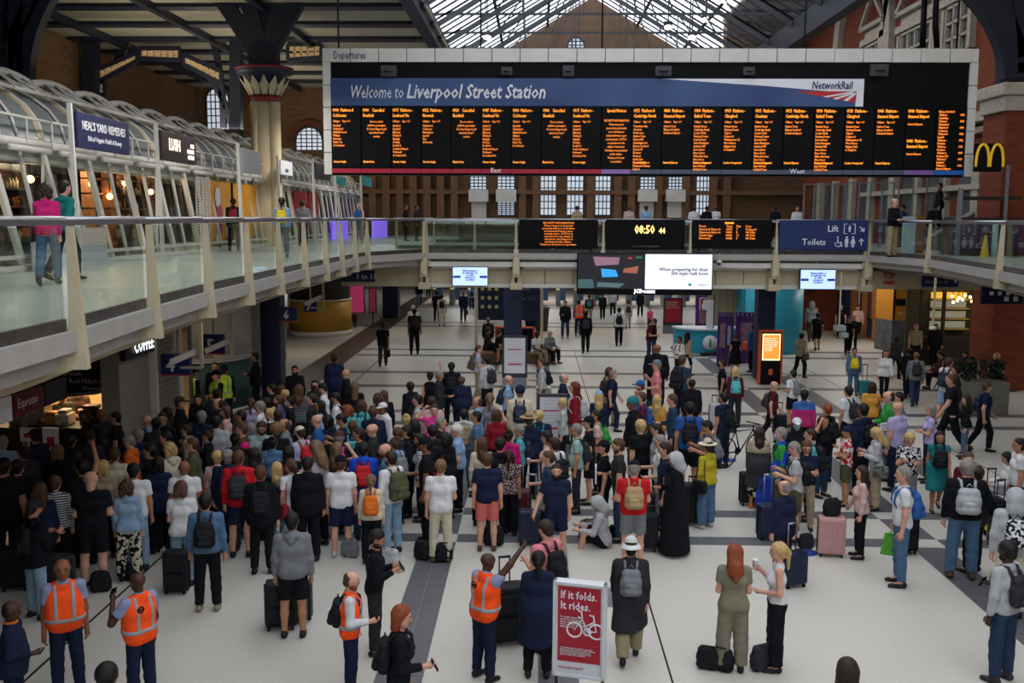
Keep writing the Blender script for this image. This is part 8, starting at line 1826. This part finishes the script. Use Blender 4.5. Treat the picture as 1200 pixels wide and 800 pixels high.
person(1059, 240, 'L', 'ph', 'sk', '2', 'jddenim', 'jddenim', 'talking on the walkway by the white post', z0=DK)
person(1096, 238, 'A', 'st', 'sk', '2', 'jblack', 'jlgrey', 'standing on the walkway by the escalator', z0=DK)
person(1102, 213, 'L', 'st', 'sk', '2', 'jblack', 'jblack', 'riding up the escalator', z0=DK+.75, pos=(at(1102, 213, 37.6).x, 37.6, DK+.75))
o = empty('escalator_steps', (at(1102, 213, 37.6).x-.9, 37.2, DK), label='grey escalator steps under the riding person on the walkway', cat='escalator')
for k in range(5): MB().bbox((k*.35, 0, 0), (k*.35+.35, .9, .25+k*.25), .01).build('step', mat('esc_grey', '565A60'), o)
# ================================================================ luggage standing on the floor
suitcase(593, 752, 'black', 'big black soft suitcase beside the dark ponytail coat', .74, .48, .32, 15, hard=False, ext=.34)
suitcase(330, 735, 'black', 'black suitcase behind the grey hoodie and bare legs', .6, .42, .3, 10, handle=False, hard=False)
suitcase(352, 728, 'char', 'charcoal case tucked behind the grey hoodie', .55, .3, .24, -20, handle=False)
suitcase(929, 687, 'navy', 'dark blue suitcase beside the blond ponytail', .5, .38, .24, 20)
floorbag(929, 668, 'black', 'black holdall strapped on top of the dark blue suitcase', .8, name='holdall')
bpy.data.objects[[o.name for o in COL.objects if o.name.startswith('holdall')][-1]].location.z = .56+.17
bpy.data.objects[[o.name for o in COL.objects if o.name.startswith('holdall')][-1]].location.y = fl(929, 687).y
suitcase(973, 651, 'rose', 'pink hard suitcase below a dark flowered bag', .62, .44, .26, -8, ext=.2)
hb = floorbag(973, 640, 'black', 'dark flowered bag resting on the pink suitcase', 1.0, name='holdall'); hb.location = (fl(973, 651).x, fl(973, 651).y, .68+.17); 
suitcase(900, 631, 'navy', 'navy hard suitcase with steel handle by the blazer', .58, .4, .26, 12, ext=.5)
suitcase(897, 596, 'royal', 'bright blue suitcase beside the grey coat', .62, .42, .26, -5, ext=.5)
suitcase(878, 591, 'black', 'black case behind the grey coat and floral skirt', .6, .4, .26, 5, handle=False)
suitcase(608, 622, 'maroon', 'burgundy suitcase behind a navy one', .72, .42, .28, 0, ext=.4)
suitcase(622, 638, 'navy', 'navy rounded suitcase with long steel handle', .56, .42, .28, -10, ext=.6)
suitcase(812, 614, 'black', 'ribbed black hard suitcase beside the mustard top', .72, .46, .3, 5, ext=.1)
suitcase(760, 645, 'black', 'slim black hard case beside the dark robe', .6, .3, .24, -5, ext=.1)
suitcase(769, 618, 'char', 'charcoal case with bright yellow handle', .6, .4, .26, 5, handle=False)
suitcase(176, 645, 'black', 'black case by the white blouse in the crowd edge', .62, .44, .28, 8, handle=False, hard=False)
suitcase(70, 706, 'char', 'dark grey case behind the orange vest man', .66, .42, .28, -6, handle=False, hard=False)
suitcase(20, 690, 'black', 'black case at the dark frame edge', .6, .4, .28, 10, handle=False, hard=False)
suitcase(86, 662, 'black', 'black case behind the bare legged man', .66, .5, .28, 0, hard=False)
suitcase(208, 694, 'black', 'black case with green corner behind light jeans', .6, .36, .24, 0, handle=False, hard=False)
suitcase(682, 392, 'grey', 'grey cabin case pulled by the far orange vest', .5, .36, .24, 0, ext=.4)
suitcase(1013, 466, 'teal', 'teal case beside the denim jacket', .5, .36, .24, 0, ext=.5)
suitcase(1160, 625, 'black', 'tall black case beside the yellow bag', .62, .36, .26, 0, ext=.5, hard=False)
suitcase(1172, 640, 'char', 'charcoal case before the seated woman', .6, .4, .26, 10, ext=.5, hard=False)
yb = floorbag(1157, 612, 'yellow', 'bright yellow bag lying on the luggage by the seated woman', 1.1, name='holdall'); yb.location = (fl(1160, 625).x-.05, fl(1160, 625).y-.3, .3)
suitcase(913, 510, 'black', 'small black case near the maroon shirt', .5, .34, .22, 0, ext=.3)
suitcase(1062, 648, 'black', 'black case beside the blue backpack man', .7, .3, .26, 15, handle=False, hard=False)
suitcase(837, 500, 'lgrey', 'silver case beside the bicycle', .6, .3, .24, 0, ext=.2)
for x, y, c, l, s in ((409, 653, 'grey', 'grey backpack standing by the dark overalls', 1.05), (456, 668, 'lgrey', 'pale grey backpack behind the black jumper man', 1.15), (493, 656, 'black', 'black holdall left of the white t-shirt man', 1.0), (520, 659, 'black', 'black rucksack between beige trouser legs', 1.05), (578, 640, 'black', 'black rucksack beside the salmon shorts', 1.2), (690, 634, 'olive', 'olive and black rucksack before the child in the hood', 1.25), (829, 785, 'black', 'black bag on the floor beside the ginger hair', 1.0), (845, 787, 'black', 'dark bag behind the khaki trousers', 1.0), (895, 786, 'char', 'charcoal backpack beside the blond ponytail', 1.1), (118, 694, 'black', 'black bag between the bare legs', 1.05), (148, 681, 'black', 'black bag by the floral trousers', 1.0), (720, 634, 'black', 'black bag behind the child in the hood', .9), (574, 372, 'navy', 'navy pack on the far bench side', .8), (760, 484, 'char', 'charcoal rucksack by the pink t-shirt', 1.1), (857, 507, 'char', 'dark saddle bag heap beyond the bicycle', 1.0), (1178, 600, 'black', 'black handbag on the seated woman\'s lap', .7)):
    floorbag(x, y, c, l, s, rz=(x*37) % 60-30, name='backpack')
# ================================================================ labels that single each person out
def _near(i):
    o, p, px, py, *_ = PLACED[i]; c = []
    for j, q in enumerate(PLACED):
        if j != i: c.append((math.hypot(q[2]-px, (q[3]-py)*1.0), j))
    c.sort(); return [j for _, j in c[:6]]
_short = lambda s: s.replace('person in ', '').replace('long sleeved top', 'top').replace('sleeveless top', 'top').split(' with ')[0]
for i, q in enumerate(PLACED):
    if q[6]: continue
    base = q[0]['label']; 
    if q[7] and base.endswith(q[7]) and len(base.split()) > 11: base = base[:-len(q[7])]
    for j in _near(i):
        r = PLACED[j]; dx, dy = r[2]-q[2], r[3]-q[3]; rel = 'in front of' if dy > 12 else 'behind' if dy < -12 else 'beside'
        cand = base+' '+rel+' the '+_short(r[4])
        if len(cand.split()) <= 16 and cand not in LABELS: break
    if len(cand.split()) > 16: cand = ' '.join(cand.split()[:16])
    q[0]['label'] = cand; LABELS[cand] = 1
_seen = {}
for i, q in enumerate(PLACED):
    l = q[0]['label']
    if l in _seen:
        nb = [PLACED[j] for j in _near(i)]
        for r in nb:
            c = q[4]+' near the '+_short(r[4])+' and '+r[4].split(' with ')[1]
            if c not in _seen and len(c.split()) <= 16: l = c; break
        q[0]['label'] = l
    _seen[l] = 1
for o in COL.objects:
    if 'label' in o.keys() and len(o['label'].split()) > 16: o['label'] = ' '.join(o['label'].split()[:16])
for o in list(COL.objects):
    if '_sk' in o.keys(): del o['_sk']
# ================================================================ text curves become plain meshes
bpy.context.view_layer.update()
_dg = bpy.context.evaluated_depsgraph_get()
_fonts = [o for o in list(COL.objects) if o.type == 'FONT']
_new = []
for o in _fonts:
    me = bpy.data.meshes.new_from_object(o.evaluated_get(_dg)); me.name = 'lettering'
    _new.append((o, me))
for o, me in _new:
    n = bpy.data.objects.new('lettering', me); COL.objects.link(n); n.parent = o.parent; n.location = o.location; n.rotation_euler = o.rotation_euler; n.scale = o.scale
for o in _fonts: bpy.data.objects.remove(o, do_unlink=True)
